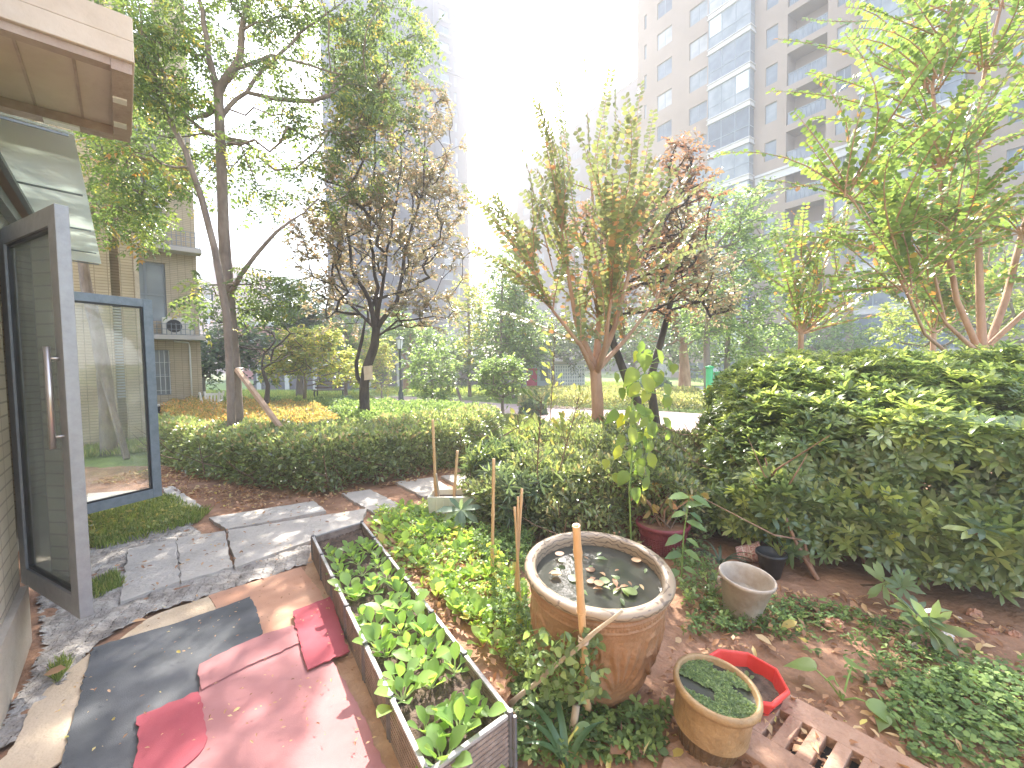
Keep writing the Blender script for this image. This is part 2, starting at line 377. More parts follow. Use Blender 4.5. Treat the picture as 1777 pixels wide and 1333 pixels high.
def limbs_mb(nodes, par, rad, sides=6):
    mb = MB()
    for ch in chains(nodes, par, rad):
        rr = [rad[i] for i in ch]; rr[0] = min(rr[0], rr[1] * 1.15) if len(rr) > 1 and ch[0] != 0 else rr[0]
        big = max(rr); mb.tube([nodes[i] for i in ch], rr, sides if big > .03 else (5 if big > .012 else 3), cap=False)
    return mb
def tree(name, label, cat, trunk, trad, blobs, leaf, size, tl=.3, nl=6, twigs=3, seed=0, bark=bark_grey, tmpl=None, group=None, tip=.006, first=None,
         twiggeo=True, spread=.9, lift=.12, grav=.25, step=.35, shell=.5, val=None, maxr=.6, zpen=.9, crook=.05, limbs=()):
    rg = np.random.default_rng(seed); base = Vector(trunk[0])
    t = thing(name, label, cat, base, group=group)
    attr = np.vstack([ell(rg, c, r, n, shell) for c, r, n in blobs])
    nodes, par, rad, tips = skeleton(trunk, trad, attr, rg, tip=tip, first=first, lift=lift, step=step, maxr=maxr, zpen=zpen, crook=crook, limbs=limbs)
    wood = limbs_mb(nodes, par, rad, 10)
    tp = nodes[tips]; bp = nodes[[max(0, par[i]) for i in tips]]
    pos, dr, nr, tw = twig_leaves(rg, tp, bp - (tp - bp) * .001, tl, nl, spread, twigs, grav)
    if twiggeo:
        for a, b in tw:
            for q in range(len(a)): wood.tube([a[q], b[q]], [tip * .5, tip * .2], 3, cap=False)
    wood.build("trunk", bark, t, smooth=True)
    leafmesh("crown", LM[leaf] if isinstance(leaf, str) else leaf, t, pos, dr, nr, size * rg.uniform(.65, 1.25, len(pos)), tmpl or t_oval(.45), seed=seed + 1,
             val=val(pos, rg) if val else None)
    return t
from mathutils.geometry import delaunay_2d_cdt
# ================================================================== GROUND AND PATHS
def hgt(x, y):
    return .012 * math.sin(x * 7.1 + 1.3 * math.sin(y * 5.3)) * math.sin(y * 6.3 + x * 2.1) + .006 * math.sin(x * 23 + y * 9) * math.sin(y * 19 - x * 7)
def sheet(name, mat, x0, x1, y0, y1, nx, ny, z=0.0, amp=1.0, poly=None, fn=None):
    mb = MB()
    for j in range(ny + 1):
        for i in range(nx + 1):
            x = x0 + (x1 - x0) * i / nx; y = y0 + (y1 - y0) * j / ny
            mb.v.append((x, y, z + (fn(x, y) if fn else amp * hgt(x, y))))
    for j in range(ny):
        for i in range(nx):
            a = j * (nx + 1) + i; mb.f.append((a, a + 1, a + nx + 2, a + nx + 1))
    o = mb.build(name, mat, smooth=True); return tag(o, kind='structure')
def inpoly(x, y, poly):
    c = False; n = len(poly); j = n - 1
    for i in range(n):
        xi, yi = poly[i][0], poly[i][1]; xj, yj = poly[j][0], poly[j][1]
        if (yi > y) != (yj > y) and x < (xj - xi) * (y - yi) / (yj - yi) + xi: c = not c
        j = i
    return c
def inpoly_np(x, y, poly):
    c = np.zeros(len(x), bool); n = len(poly); j = n - 1
    for i in range(n):
        xi, yi = poly[i][0], poly[i][1]; xj, yj = poly[j][0], poly[j][1]
        m = ((yi > y) != (yj > y)) & (x < (xj - xi) * (y - yi) / (yj - yi + 1e-12) + xi); c ^= m; j = i
    return c
M_ground = pm("far_ground", (.10, .14, .05), (.2, .22, .08), .6, .95, .3, 6)
M_soil = pm("red_soil", (.2, .105, .06), (.38, .215, .135), 3.2, .95, .9, 26, c3=(.5, .32, .22))
M_lawn = pm("lawn_base", (.10, .16, .035), (.2, .27, .06), 2.2, .95, .5, 20)
M_path = pm("pink_paving", (.34, .25, .225), (.43, .33, .3), 1.4, .9, .2, 10)
M_plaza = pm("plaza_concrete", (.36, .33, .31), (.45, .42, .4), .8, .9, .1, 5)
M_rubble = pm("crumbled_concrete", (.2, .175, .155), (.46, .42, .38), 7, .95, 1.0, 40, c3=(.58, .54, .5))
M_stone = pm("stone_slab", (.37, .335, .3), (.5, .455, .41), 3.2, .9, .5, 30, c3=(.58, .53, .48), pos=(.3, .7))
sheet("ground", M_ground, -275, 275, -35, 415, 20, 20, -.12, 0)
sheet("lawn", M_lawn, -30, 34, 6.6, 60, 60, 60, -.004, 1.0, fn=lambda x, y: .03 * math.sin(x * .7) * math.sin(y * .5))
sheet("soil", M_soil, -9.5, 9.5, -.6, 7.0, 260, 150, 0.0, 1.0)
def strip(name, mat, pts, z, th=.02):
    mb = MB(); L = [Vector((p[0], p[1], z)) for p in pts[0]]; Rr = [Vector((p[0], p[1], z)) for p in pts[1]]
    n = len(L)
    for a in (L, Rr): mb.v += [tuple(v) for v in a]
    for i in range(n - 1): mb.f.append((i, n + i, n + i + 1, i + 1))
    o = mb.build(name, mat); return tag(o, kind='structure')
near = [g2(620, 700), g2(700, 708), g2(790, 712), g2(870, 728), g2(960, 738), g2(1060, 742), g2(1150, 748), g2(1240, 768), g2(1420, 790)]
far = [g2(620, 690), g2(700, 689), g2(790, 694), g2(870, 702), g2(960, 705), g2(1060, 713), g2(1150, 715), g2(1240, 722), g2(1420, 735)]
strip("path", M_path, (near, far), .035)
strip("plaza", M_plaza, ([g2(1120, 690), g2(1400, 700), g2(1700, 705)], [g2(1110, 672), g2(1400, 672), g2(1700, 675)]), .035)
# broken concrete apron beside the door
rub = [g2(70, 1130), g2(60, 1040), g2(140, 960), g2(210, 935), g2(330, 905), g2(400, 985), g2(545, 945), g2(560, 975), g2(250, 1075), g2(170, 1120), g2(40, 1290), g2(-40, 1330)]
def apron():
    mb = MB(); xs = [p[0] for p in rub]; ys = [p[1] for p in rub]; nx, ny = 170, 170; ids = {}
    x0, x1, y0, y1 = min(xs), max(xs), min(ys), max(ys)
    for j in range(ny + 1):
        for i in range(nx + 1):
            x = x0 + (x1 - x0) * i / nx; y = y0 + (y1 - y0) * j / ny
            x += .02 * math.sin(y * 31 + i); 
            if inpoly(x, y, rub):
                ids[(i, j)] = len(mb.v); mb.v.append((x, y, .018 + .012 * math.sin(x * 17 + 3 * math.sin(y * 11)) * math.sin(y * 21 + x * 5) + .006 * math.sin(x * 57) * math.sin(y * 61)))
    for (i, j), a in ids.items():
        if (i + 1, j) in ids and (i, j + 1) in ids and (i + 1, j + 1) in ids: mb.f.append((a, ids[(i + 1, j)], ids[(i + 1, j + 1)], ids[(i, j + 1)]))
    tag(mb.build("pavement", M_rubble, smooth=True), kind='structure')
apron()

# ------------------------------------------------------------------ stone slabs of the garden path
def slab(pix, label, z1=.045, th=.06, mat=M_stone, name="paving_slab", cat="paving slab", group="stone slabs of the garden path", rough_edge=.006):
    rg = np.random.default_rng(int(sum(p[0] for p in pix)))
    pts = [g2(px, py, z1) for px, py in pix]; out = []
    for i in range(len(pts)):
        a, b = np.array(pts[i]), np.array(pts[(i + 1) % len(pts)]); k = max(2, int(np.linalg.norm(b - a) / .06))
        for j in range(k): out.append(tuple(a + (b - a) * j / k + (rg.normal(0, rough_edge, 2) if j else 0)))
    c = np.mean(out, axis=0); mb = MB(); mb.prism([tuple(c + (np.array(p) - c) * 1.0) for p in out], z1 - th, z1)
    b = thing(name, label, cat, (c[0], c[1], 0), group=group) if False else None
    o = mb.build(name, mat, bevel=.004); tag(o, label, cat, group); return o
SL = [([(222, 952), (303, 934), (312, 1008), (208, 1044)], "worn grey slab next to the grass tuft in front of the glass door"),
      ([(307, 933), (390, 921), (403, 984), (314, 1009)], "speckled grey slab second along from the glass door"),
      ([(395, 920), (636, 882), (628, 905), (545, 935), (408, 984)], "long pale slab touching the back end of the planter"),
      ([(362, 898), (545, 869), (566, 886), (392, 918)], "slab with a tree shadow bordering the red soil"),
      ([(592, 856), (642, 849), (705, 880), (648, 890)], "narrow slab leading toward the white trough"),
      ([(684, 836), (750, 828), (792, 852), (735, 862)], "bright slab right behind the white trough"),
      ([(765, 826), (822, 819), (850, 838), (806, 848)], "small slab half hidden under the bushes behind the stakes"),
      ([(282, 846), (300, 843), (352, 880), (318, 893), (290, 868)], "broken sandy slab by the tip of the far glass door leaf"),
      ([(152, 856), (276, 848), (280, 864), (150, 882)], "sandy slab seen through the far glass door leaf")]
for i, (q, l) in enumerate(SL): slab(q, l, z1=.034 + .0021 * (i % 4))

# ------------------------------------------------------------------ mats and carpets
def carpet_mat(name, c1, c2, scale=520, rib=None, patch=3):
    m = pm(name, c1, c2, patch, .97, .35, scale, spec=.15, pos=(.3, .7))
    if rib:
        nt = m.node_tree; b = nt.nodes["Principled BSDF"]; tc = nt.nodes.new("ShaderNodeTexCoord")
        wv = nt.nodes.new("ShaderNodeTexWave"); wv.inputs["Scale"].default_value = rib; wv.inputs["Distortion"].default_value = .6
        mp = nt.nodes.new("ShaderNodeMapping"); mp.inputs["Rotation"].default_value = (0, 0, R_(33)); nt.links.new(tc.outputs["Object"], mp.inputs[0]); nt.links.new(mp.outputs[0], wv.inputs[0])
        bp = nt.nodes.new("ShaderNodeBump"); bp.inputs["Strength"].default_value = .8; bp.inputs["Distance"].default_value = .004
        nt.links.new(wv.outputs[0], bp.inputs["Height"]); nt.links.new(bp.outputs[0], b.inputs["Normal"])
    return m
M_red = carpet_mat("red_carpet", (.37, .165, .165), (.45, .225, .22))
M_red2 = carpet_mat("crimson_carpet", (.36, .075, .095), (.43, .115, .135))
M_dark = carpet_mat("dark_mat", (.085, .09, .095), (.145, .148, .155), 300)
M_orange = carpet_mat("ribbed_mat", (.5, .26, .17), (.6, .36, .25), rib=30)
M_beige = carpet_mat("beige_mat", (.5, .38, .26), (.62, .5, .37), 60, patch=2)
M_board = pm("worn_board", (.38, .22, .13), (.52, .34, .22), 5, .9, .6, 50, c3=(.3, .28, .14))
MATOFF = .012
def matp(pix, label, z, mat, th=.006, name="floor_mat", cat="mat", wave=.0025, group=None, fray=.003):
    rg = np.random.default_rng(int(pix[0][0] + pix[1][1]))
    z = z + MATOFF
    pts = [np.array(g2(px, py, z)) for px, py in pix]; ring = []
    for i in range(len(pts)):
        a, b = pts[i], pts[(i + 1) % len(pts)]; L = np.linalg.norm(b - a); k = max(2, int(L / .025)); nrm = np.array([(b - a)[1], -(b - a)[0]]) / L
        bow = rg.normal(0, .003)
        for j in range(k):
            t = j / k; ring.append(a + (b - a) * t + nrm * (bow * math.sin(math.pi * t) * 2 + (rg.normal(0, fray) if j else 0)))
    # cockled top, triangulated inside the outline
    n = len(ring); R2 = np.array(ring); mb = MB(); f = lambda p: z + wave * (math.sin(p[0] * 9 + p[1] * 4) + math.sin(p[1] * 13 - p[0] * 3)) * .5
    gx, gy = np.meshgrid(np.arange(R2[:, 0].min(), R2[:, 0].max(), .05), np.arange(R2[:, 1].min(), R2[:, 1].max(), .05)); gx = gx.ravel(); gy = gy.ravel(); k_ = inpoly_np(gx, gy, [tuple(p) for p in ring])
    pts2 = [Vector(p) for p in ring] + [Vector((x, y)) for x, y in zip(gx[k_], gy[k_]) if np.min(np.hypot(R2[:, 0] - x, R2[:, 1] - y)) > .015]
    vo, _, fo_, _, _, _ = delaunay_2d_cdt(pts2, [], [list(range(n))], 1, 1e-5)
    mb.v = [(p.x, p.y, f(p)) for p in vo]; mb.f = [tuple(q) for q in fo_]
    b0 = len(mb.v)
    for p in ring: mb.v += [(p[0], p[1], f(p)), (p[0], p[1], f(p) - th)]
    for i in range(n): j = (i + 1) % n; mb.f.append((b0 + 2 * i, b0 + 2 * i + 1, b0 + 2 * j + 1, b0 + 2 * j))
    return tag(mb.build(name, mat), label, cat, group)
matp([(470, 1333), (505, 1080), (540, 955), (560, 950), (600, 1080), (690, 1290), (700, 1345), (640, 1345)], "worn brown board lying along the foot of the planter", .010, M_board, .008, "wooden_board", "board")
matp([(250, 1078), (300, 1055), (362, 1034), (380, 1060), (330, 1110), (178, 1135)], "beige mat behind the charcoal mat", .012, M_beige)
matp([(172, 1122), (232, 1110), (150, 1290), (60, 1350), (-30, 1350), (12, 1310), (48, 1235), (95, 1182)], "beige mat between the tiled wall and the charcoal mat", .012, M_beige)
matp([(362, 1033), (522, 983), (552, 1020), (566, 1052), (506, 1075), (440, 1120), (380, 1080)], "orange ribbed mat beside the back corner of the planter", .015, M_orange)
matp([(440, 1075), (500, 1056), (600, 1200), (560, 1240), (470, 1160)], "second orange ribbed mat sticking out from under the red carpets", .019, M_orange)
matp([(160, 1124), (300, 1083), (434, 1035), (456, 1098), (420, 1130), (470, 1200), (300, 1360), (95, 1360)], "charcoal grey rubber mat dappled with leaf shadow", .024, M_dark)
matp([(346, 1156), (460, 1103), (548, 1072), (572, 1140), (640, 1260), (672, 1350), (300, 1350), (357, 1272), (346, 1200)], "large faded red carpet in front of the planter", .033, M_red)
matp([(346, 1153), (455, 1101), (508, 1084), (530, 1110), (420, 1160), (350, 1196)], "strip of faded red carpet lapped over the edge of the large one", .042, M_red)
matp([(237, 1243), (344, 1200), (352, 1235), (360, 1280), (335, 1318), (300, 1352), (226, 1356)], "small frayed crimson carpet piece over the charcoal mat", .040, M_red2, fray=.0035)
matp([(508, 1061), (577, 1034), (607, 1130), (534, 1161)], "square crimson carpet scrap against the side of the planter", .050, M_red2, fray=.0035)

# ================================================================== LONG PLANTER
PH = .22
cBL, cBR, cFR, cFL = [Vector((*g2(*q, PH), 0)) for q in ((543, 930), (628, 905), (885, 1235), (742, 1339))]
M_panel = pm("planter_panel", (.2, .15, .125), (.33, .26, .22), 14, .8, .5, 60)
M_post = pm("planter_post", (.09, .09, .1), (.17, .17, .18), 10, .55, .2, 40)
M_rim = pm("planter_rim", (.3, .28, .27), (.42, .4, .39), 10, .5, .3, 40)
M_wet = pm("potting_soil", (.05, .035, .028), (.16, .11, .08), 14, .95, 1.0, 60, c3=(.3, .24, .19))
pl = thing("planter_box", "long brown modular planter box full of young leafy greens beside the red carpets", "planter", ((cBL + cFR) / 2))
def panel(a, b):
    mb = MB(); a = Vector(a); b = Vector(b); d = (b - a).normalized(); L = (b - a).length; k = 9
    a = a + d * .018; b = b - d * .018
    mb.bar(a + Vector((0, 0, PH * .5)), b + Vector((0, 0, PH * .5)), .008, PH - .03)
    nrm = Vector((d.y, -d.x, 0))
    for i in range(k):
        z = .02 + (PH - .05) * i / (k - 1)
        for s in (-1, 1): mb.bar(a + nrm * s * .006 + Vector((0, 0, z)), b + nrm * s * .006 + Vector((0, 0, z)), .006, .012)
    o = mb.build("panel", M_panel, pl)
    r = MB(); r.bar(a + Vector((0, 0, PH - .008)), b + Vector((0, 0, PH - .008)), .02, .014); r.build("rim", M_rim, o, bevel=.002)
NM = 6
def lp(t): return cBL.lerp(cFL, t)
def rp(t): return cBR.lerp(cFR, t)
for k in range(NM):
    panel(lp(k / NM), lp((k + 1) / NM)); panel(rp(k / NM), rp((k + 1) / NM))
panel(cBL, cBR); panel(cFL, cFR)
for k in range(NM + 1):
    for c in (lp(k / NM), rp(k / NM)):
        mb = MB(); mb.tube([c + Vector((0, 0, 0)), c + Vector((0, 0, PH + .006))], .013, 8); mb.tube([c + Vector((.018, -.01, 0)), c + Vector((.018, -.01, PH - .01))], .009, 8); mb.tube([c + Vector((-.016, .012, 0)), c + Vector((-.016, .012, PH - .01))], .009, 8)
        mb.build("post", M_post, pl, smooth=False)
mb = MB(); nu, nv = 90, 26
for i in range(nu + 1):
    for j in range(nv + 1):
        p = lp(i / nu).lerp(rp(i / nu), .02 + .96 * j / nv); mb.v.append((p.x, p.y, .155 + .01 * math.sin(i * .9 + j) * math.sin(j * 1.3) + .008 * math.sin(i * 2.3 + j * 3.1)))
for i in range(nu):
    for j in range(nv): a = i * (nv + 1) + j; mb.f.append((a, a + nv + 1, a + nv + 2, a + 1))
mb.build("soil", M_wet, pl, smooth=True)

# ------------------------------------------------------------------ leafy greens
def t_strip(prof, zf=lambda y: 0, fold=.15, off=0.0):
    v = []; f = []
    for y, h in prof: v += [(-h, y, zf(y) + fold * h + off), (0, y, zf(y) + off), (h, y, zf(y) + fold * h + off)]
    for i in range(len(prof) - 1):
        a = i * 3; f += [(a, a + 1, a + 4, a + 3), (a + 1, a + 2, a + 5, a + 4)]
    return np.array(v, float), f
spoon = t_strip([(.0, .02), (.38, .035), (.48, .12), (.6, .21), (.74, .24), (.88, .18), (1, .02)], lambda y: -.25 * y * y + .12 * y, .35)
spoon2 = t_strip([(.0, .02), (.42, .03), (.5, .1), (.64, .18), (.78, .2), (.9, .14), (1, .01)], lambda y: -.05 * y * y, .5)
lobed = t_strip([(.0, .015), (.3, .02), (.38, .09), (.45, .06), (.55, .17), (.62, .14), (.75, .23), (.88, .18), (1, .02)], lambda y: -.3 * y * y + .1 * y, .3)
heart = t_strip([(-.08, .12), (.0, .27), (.15, .37), (.35, .36), (.55, .27), (.78, .12), (1, .0)], lambda y: -.28 * y * y, .22)
M_stem = pm("pale_stem", (.42, .5, .22)); M_redstem = pm("red_stem", (.4, .1, .1), (.5, .3, .14), 30); M_greenstem = pm("green_stem", (.2, .3, .08)); M_yellowstem = pm("yellow_stem", (.6, .5, .12), (.5, .48, .12), 20)
def rosette(root, rg, n, size, tmpl, leaf, stem, up=(25, 70), frac=.42, sr=.03):
    """n leaves fanned from the root's origin: blades as one mesh, leafstalks as another"""
    az = np.arange(n) * 2.4 + rg.uniform(0, 6); el = np.radians(rg.uniform(up[0], up[1], n)) ; el = np.sort(el)
    d = np.stack([np.cos(az) * np.cos(el), np.sin(az) * np.cos(el), np.sin(el)], 1)
    nn = np.stack([-np.cos(az) * np.sin(el), -np.sin(az) * np.sin(el), np.cos(el)], 1)
    sz = size * rg.uniform(.6, 1.15, n); o = np.array(root.location)
    leafmesh("leaves", LM[leaf], root, np.tile(o, (n, 1)), d, nn, sz, tmpl, seed=int(rg.integers(1e6)), val=np.clip(rg.normal(.45, .22, n), 0, 1))
    mb = MB()
    for i in range(n): mb.tube([o, o + d[i] * sz[i] * frac], [size * sr, size * sr * .6], 5, cap=False)
    mb.build("stalks", stem, root)
rg = np.random.default_rng(11)
protos = []
ordn = ["first", "second", "third", "fourth", "fifth", "sixth", "seventh", "eighth", "ninth", "tenth", "eleventh", "twelfth", "thirteenth", "fourteenth", "fifteenth", "sixteenth", "seventeenth", "eighteenth"]
nr_ = 16
for c in range(3):
    for k in range(nr_):
        t = 1 - (k + .5 + rg.uniform(-.3, .3)) / nr_
        if (k >= 13 and rg.random() < .3): continue
        s = .2 + .3 * c + rg.uniform(-.05, .05); p = lp(t).lerp(rp(t), s)
        size = (.135 if t > .35 else .105) * rg.uniform(.8, 1.2) * (.6 if t < .14 else 1)
        lab = f"young leafy green, {ordn[k]} from the near end in the planter's {['left', 'middle', 'right'][c]} row"
        if len(protos) < 6:
            r = thing("leafy_green", lab, "vegetable plant", (p.x, p.y, .155), group="leafy greens in the long planter")
            rosette(r, rg, int(rg.integers(7, 10)), .13, [spoon, spoon2], "veg", M_stem); protos.append(r); r.scale = (size / .13,) * 3
        else:
            r = copy_tree(protos[int(rg.integers(6))]); r.location = (p.x, p.y, .155); r['label'] = lab; r.scale = (size / .13,) * 3
        r.rotation_euler = (rg.normal(0, .12), rg.normal(0, .12), rg.uniform(0, 6))
# seedling bed right of the planter
bed = [g2(640, 930), g2(655, 895), g2(745, 885), g2(800, 915), g2(850, 950), g2(915, 1030), g2(935, 1150), g2(930, 1215), g2(890, 1200), g2(800, 1085), g2(720, 1010)]
bx = [p[0] for p in bed]; by = [p[1] for p in bed]; protos = []; placed = []
M_mulch = pm("mulch_soil", (.13, .07, .045), (.3, .16, .1), 9, .95, 1.0, 50, c3=(.5, .3, .22))
tries = 0
while len(placed) < 150 and tries < 6000:
    tries += 1; x = rg.uniform(min(bx), max(bx)); y = rg.uniform(min(by), max(by))
    if not inpoly(x, y, bed): continue
    if any((x - a) ** 2 + (y - b) ** 2 < .045 ** 2 for a, b in placed): continue
    far_ = (y - min(by)) / (max(by) - min(by))
    if rg.random() > .35 + .65 * far_: continue
    placed.append((x, y)); size = .115 * rg.uniform(.7, 1.3)
    if len(protos) < 7:
        r = thing("radish_plant", "small red-stalked seedling in the crowded soil bed right of the long planter", "vegetable plant", (x, y, .01), group="seedlings in the open bed")
        rosette(r, rg, int(rg.integers(7, 11)), .115, [lobed, spoon], "radish", M_redstem, up=(25, 80), frac=.5, sr=.02); protos.append(r)
    else:
        r = copy_tree(protos[int(rg.integers(7))]); r.location = (x, y, .01)
    r.scale = (size / .115,) * 3; r.rotation_euler = (rg.normal(0, .2), rg.normal(0, .2), rg.uniform(0, 6))

# ================================================================== POTS, TUBS, WATER
M_clay = pm("glazed_clay", (.26, .135, .065), (.36, .2, .11), 6, .5, .5, 40, spec=.45, c3=(.38, .22, .13))
M_clayrim = pm("clay_rim", (.2, .14, .1), (.62, .5, .36), 5, .4, .4, 30, spec=.5, detail=3, pos=(.42, .56))
def swirl_rim(m):
    nt = m.node_tree; b = nt.nodes["Principled BSDF"]; tc = nt.nodes.new("ShaderNodeTexCoord")
    wv = nt.nodes.new("ShaderNodeTexWave"); wv.wave_type = 'RINGS'; wv.rings_direction = 'SPHERICAL'; wv.inputs["Scale"].default_value = 15; wv.inputs["Distortion"].default_value = 6; wv.inputs["Detail"].default_value = 1; wv.inputs["Detail Scale"].default_value = 1.6
    nt.links.new(tc.outputs["Object"], wv.inputs[0]); r = nt.nodes.new("ShaderNodeValToRGB"); nt.links.new(wv.outputs[0], r.inputs[0])
    r.color_ramp.elements[0].color = (.13, .095, .07, 1); r.color_ramp.elements[1].color = (.3, .23, .165, 1); r.color_ramp.elements[0].position = .05; r.color_ramp.elements[1].position = .3
    nt.links.new(r.outputs[0], b.inputs["Base Color"]); bp = nt.nodes.new("ShaderNodeBump"); bp.inputs["Strength"].default_value = .6; bp.inputs["Distance"].default_value = .004
    nt.links.new(r.outputs[0], bp.inputs["Height"]); nt.links.new(bp.outputs[0], b.inputs["Normal"])
swirl_rim(M_clayrim)
M_water = pm("dark_water", (.05, .052, .045), rough=.07, spec=.6)
def water_bump(m):
    nt = m.node_tree; b = nt.nodes["Principled BSDF"]; n = nt.nodes.new("ShaderNodeTexNoise"); n.inputs["Scale"].default_value = 30; n.inputs["Detail"].default_value = 2
    tc = nt.nodes.new("ShaderNodeTexCoord"); nt.links.new(tc.outputs["Object"], n.inputs[0]); bp = nt.nodes.new("ShaderNodeBump"); bp.inputs["Strength"].default_value = .06; bp.inputs["Distance"].default_value = .02
    nt.links.new(n.outputs[0], bp.inputs["Height"]); nt.links.new(bp.outputs[0], b.inputs["Normal"])
water_bump(M_water)
PC = G(1026, 974, .60); PC = Vector((PC.x, PC.y, 0))
PR = .5 * (G(1182, 1005, .6) - G(905, 990, .6)).length * .96
pot = thing("clay_water_pot", "big brown glazed clay pot with embossed leaves, filled with dark water", "pot", PC); pot.rotation_euler = (R_(6.0), R_(2.0), 0); pot_rot = pot.rotation_euler.to_matrix()
def relief(r, z, a, i):
    if .12 < z < .49:
        u = ((a * 7 / (2 * math.pi)) % 1 - .5) * 2.0; v = (z - .15) / .3      # fan of ribs opening upward
        th = math.atan2(u, v + .12); rr = math.hypot(u, v + .12)
        env = max(0, 1 - ((rr - .72) / .42) ** 2) * (1 if abs(th) < 1.15 else 0)
        r += .013 * env * (.5 + .5 * math.cos(th * 17)) + .004 * env
        for cx_, cy_ in ((-.92, .78), (.92, .78)):
            q = math.hypot(u - cx_, v - cy_); r += .009 * max(0, 1 - abs(q - .17) / .06)
    if abs(z - .515) < .008: r += .004 * (1 if math.sin(a * 120) > 0 else 0)
    if abs(z - .535) < .005 or abs(z - .497) < .005: r += .006
    return r, z
s_ = PR / .42
prof = [(.25, 0), (.262, .02), (.285, .06), (.31, .11)] + [(.31 + .075 * math.sin((z - .11) / .4 * 1.35), z) for z in np.linspace(.12, .56, 120)]
prof = [(r * s_, z) for r, z in prof]
MB().lathe(prof, PC, 420, relief, close=False).build("body", M_clay, pot, smooth=True)
rr = prof[-1][0]
rimp = [(rr, .555), (rr + .012, .565), (.41 * s_, .57), (.425 * s_, .583), (.425 * s_, .598), (.415 * s_, .608), (.392 * s_, .612), (.368 * s_, .608), (.36 * s_, .598), (.358 * s_, .58), (.352 * s_, .3)]
MB().lathe(rimp, PC, 96).build("rim", M_clayrim, pot, smooth=True)
wz = .55
MB().lathe([(.357 * s_, wz), (.2, wz), (.0005, wz)], PC, 64).build("water", M_water, pot, smooth=True)
FL = np.random.default_rng(5)
pad = t_strip([(0, .2), (.12, .42), (.35, .5), (.65, .48), (.88, .3), (1, .02)], lambda y: .02 * math.sin(y * 5), .05)
for i in range(40):
    a = FL.uniform(0, 6.28); r = .3 * s_ * math.sqrt(FL.random()) * .95
    if i < 22: cx, cy = FL.normal(.02, .1), FL.normal(-.0, .11)
    else: cx, cy = r * math.cos(a), r * math.sin(a)
    kind = "litter" if i % 2 == 0 else "mid"
    d = np.array([[math.cos(a * 3), math.sin(a * 3), .1 * math.sin(a * 3)]])
    o = leafmesh("floating_leaf", LM[kind], None, np.array([tuple(PC + pot_rot @ Vector((cx, cy, wz + .004 + .0006 * i)))]), d, np.array([[FL.normal(0, .05) + .03, FL.normal(0, .05) - .1, 1]]), FL.uniform(.03, .07), pad if i % 3 == 0 else t_oval(.4), seed=i, val=np.array([FL.random()]))
    tag(o, "dead brown leaf floating on the dark water of the big clay pot" if kind == "litter" else "green leaf floating on the dark water of the big clay pot", "leaf", "leaves floating in the big clay pot")

# small brown pot with duckweed
def up(px, py, z): return G(px, py, z)
M_small = pm("small_glazed_pot", (.08, .05, .026), (.16, .1, .05), 7, .4, .4, 40, spec=.5)
M_smallrim = pm("small_pot_rim", (.26, .165, .08), (.4, .27, .14), 9, .45, .4, 40)
sc_ = G(1225, 1176, .3); SPc = Vector((sc_.x, sc_.y, 0)); sr = .5 * (G(1316, 1200, .3) - G(1163, 1175, .3)).length
sp = thing("small_water_pot", "small brown fluted pot with yellow rim, its water green with duckweed", "pot", SPc); sp.rotation_euler = (R_(6), R_(6), 0)
MB().lathe([(sr * .58, 0), (sr * .62, .015)] + [(sr * (.62 + .27 * (k / 12) ** .8), .015 + .25 * k / 12) for k in range(1, 13)], SPc, 120, lambda r, z, a, i: (r + .006 * abs(math.sin(a * 14)) * min(1, max(0, (.25 - z) / .05)), z), close=False).build("body", M_small, sp, smooth=True)
MB().lathe([(sr * .89, .262), (sr * 1.0, .268), (sr * 1.02, .282), (sr * 1.0, .298), (sr * .93, .302), (sr * .89, .295), (sr * .88, .12)], SPc, 64).build("rim", M_smallrim, sp, smooth=True)
MB().lathe([(sr * .885, .272), (.0005, .272)], SPc, 48).build("water", M_water, sp)
n = 8500; a = FL.uniform(0, 6.28, n); r = sr * .87 * np.sqrt(FL.random(n)); x = r * np.cos(a); y = r * np.sin(a)
keep = (np.sin(x * 30 + 1.2 + 2 * np.sin(y * 22)) + np.sin(y * 35 - 1 + x * 9) > -.5) | (np.hypot(x - .03, y + .07) < .06); x, y = x[keep], y[keep]; n = len(x)
dn = np.stack([FL.normal(size=n), FL.normal(size=n), FL.normal(0, .3, n)], 1); nn = np.stack([FL.normal(0, .3, n), FL.normal(0, .3, n), np.ones(n)], 1)
o = leafmesh("duckweed", LM["mid"], None, np.stack([x, y, .277 + .006 * FL.random(n)], 1), dn, nn, .0085 * FL.uniform(.6, 1.3, n), t_oval(.8, .02, .0), seed=3)
o.location = SPc; o.rotation_euler = sp.rotation_euler; tag(o, "green duckweed covering most of the water in the small brown pot", "duckweed", kind="stuff")

# red octagonal tub
M_redpl = pm("red_plastic", (.62, .035, .03), (.7, .06, .05), 5, .38, .1, 40, spec=.5)
tc_ = G(1290, 1172, .12); TC = Vector((tc_.x, tc_.y, 0)); tr_ = .5 * (G(1369, 1190, .12) - G(1224, 1150, .12)).length * 1.04
tub = thing("red_tub", "red eight-sided plastic tub of soil behind the small brown pot", "tub", TC, rz=R_(10))
MB().lathe([(tr_ * .8, 0.012), (tr_ * .82, .02), (tr_ * .92, .1), (tr_ * 1.02, .104), (tr_ * 1.04, .118), (tr_ * 1.0, .13), (tr_ * .95, .128), (tr_ * .93, .118), (tr_ * .82, .03), (.001, .028)], TC, 8).build("body", M_redpl, tub, bevel=.004)
MB().lathe([(tr_ * .87, .062), (tr_ * .5, .068), (.001, .06)], TC, 24, lambda r, z, a, i: (r, z + .006 * math.sin(a * 9 + i * 3))).build("soil", M_wet, tub, smooth=True)
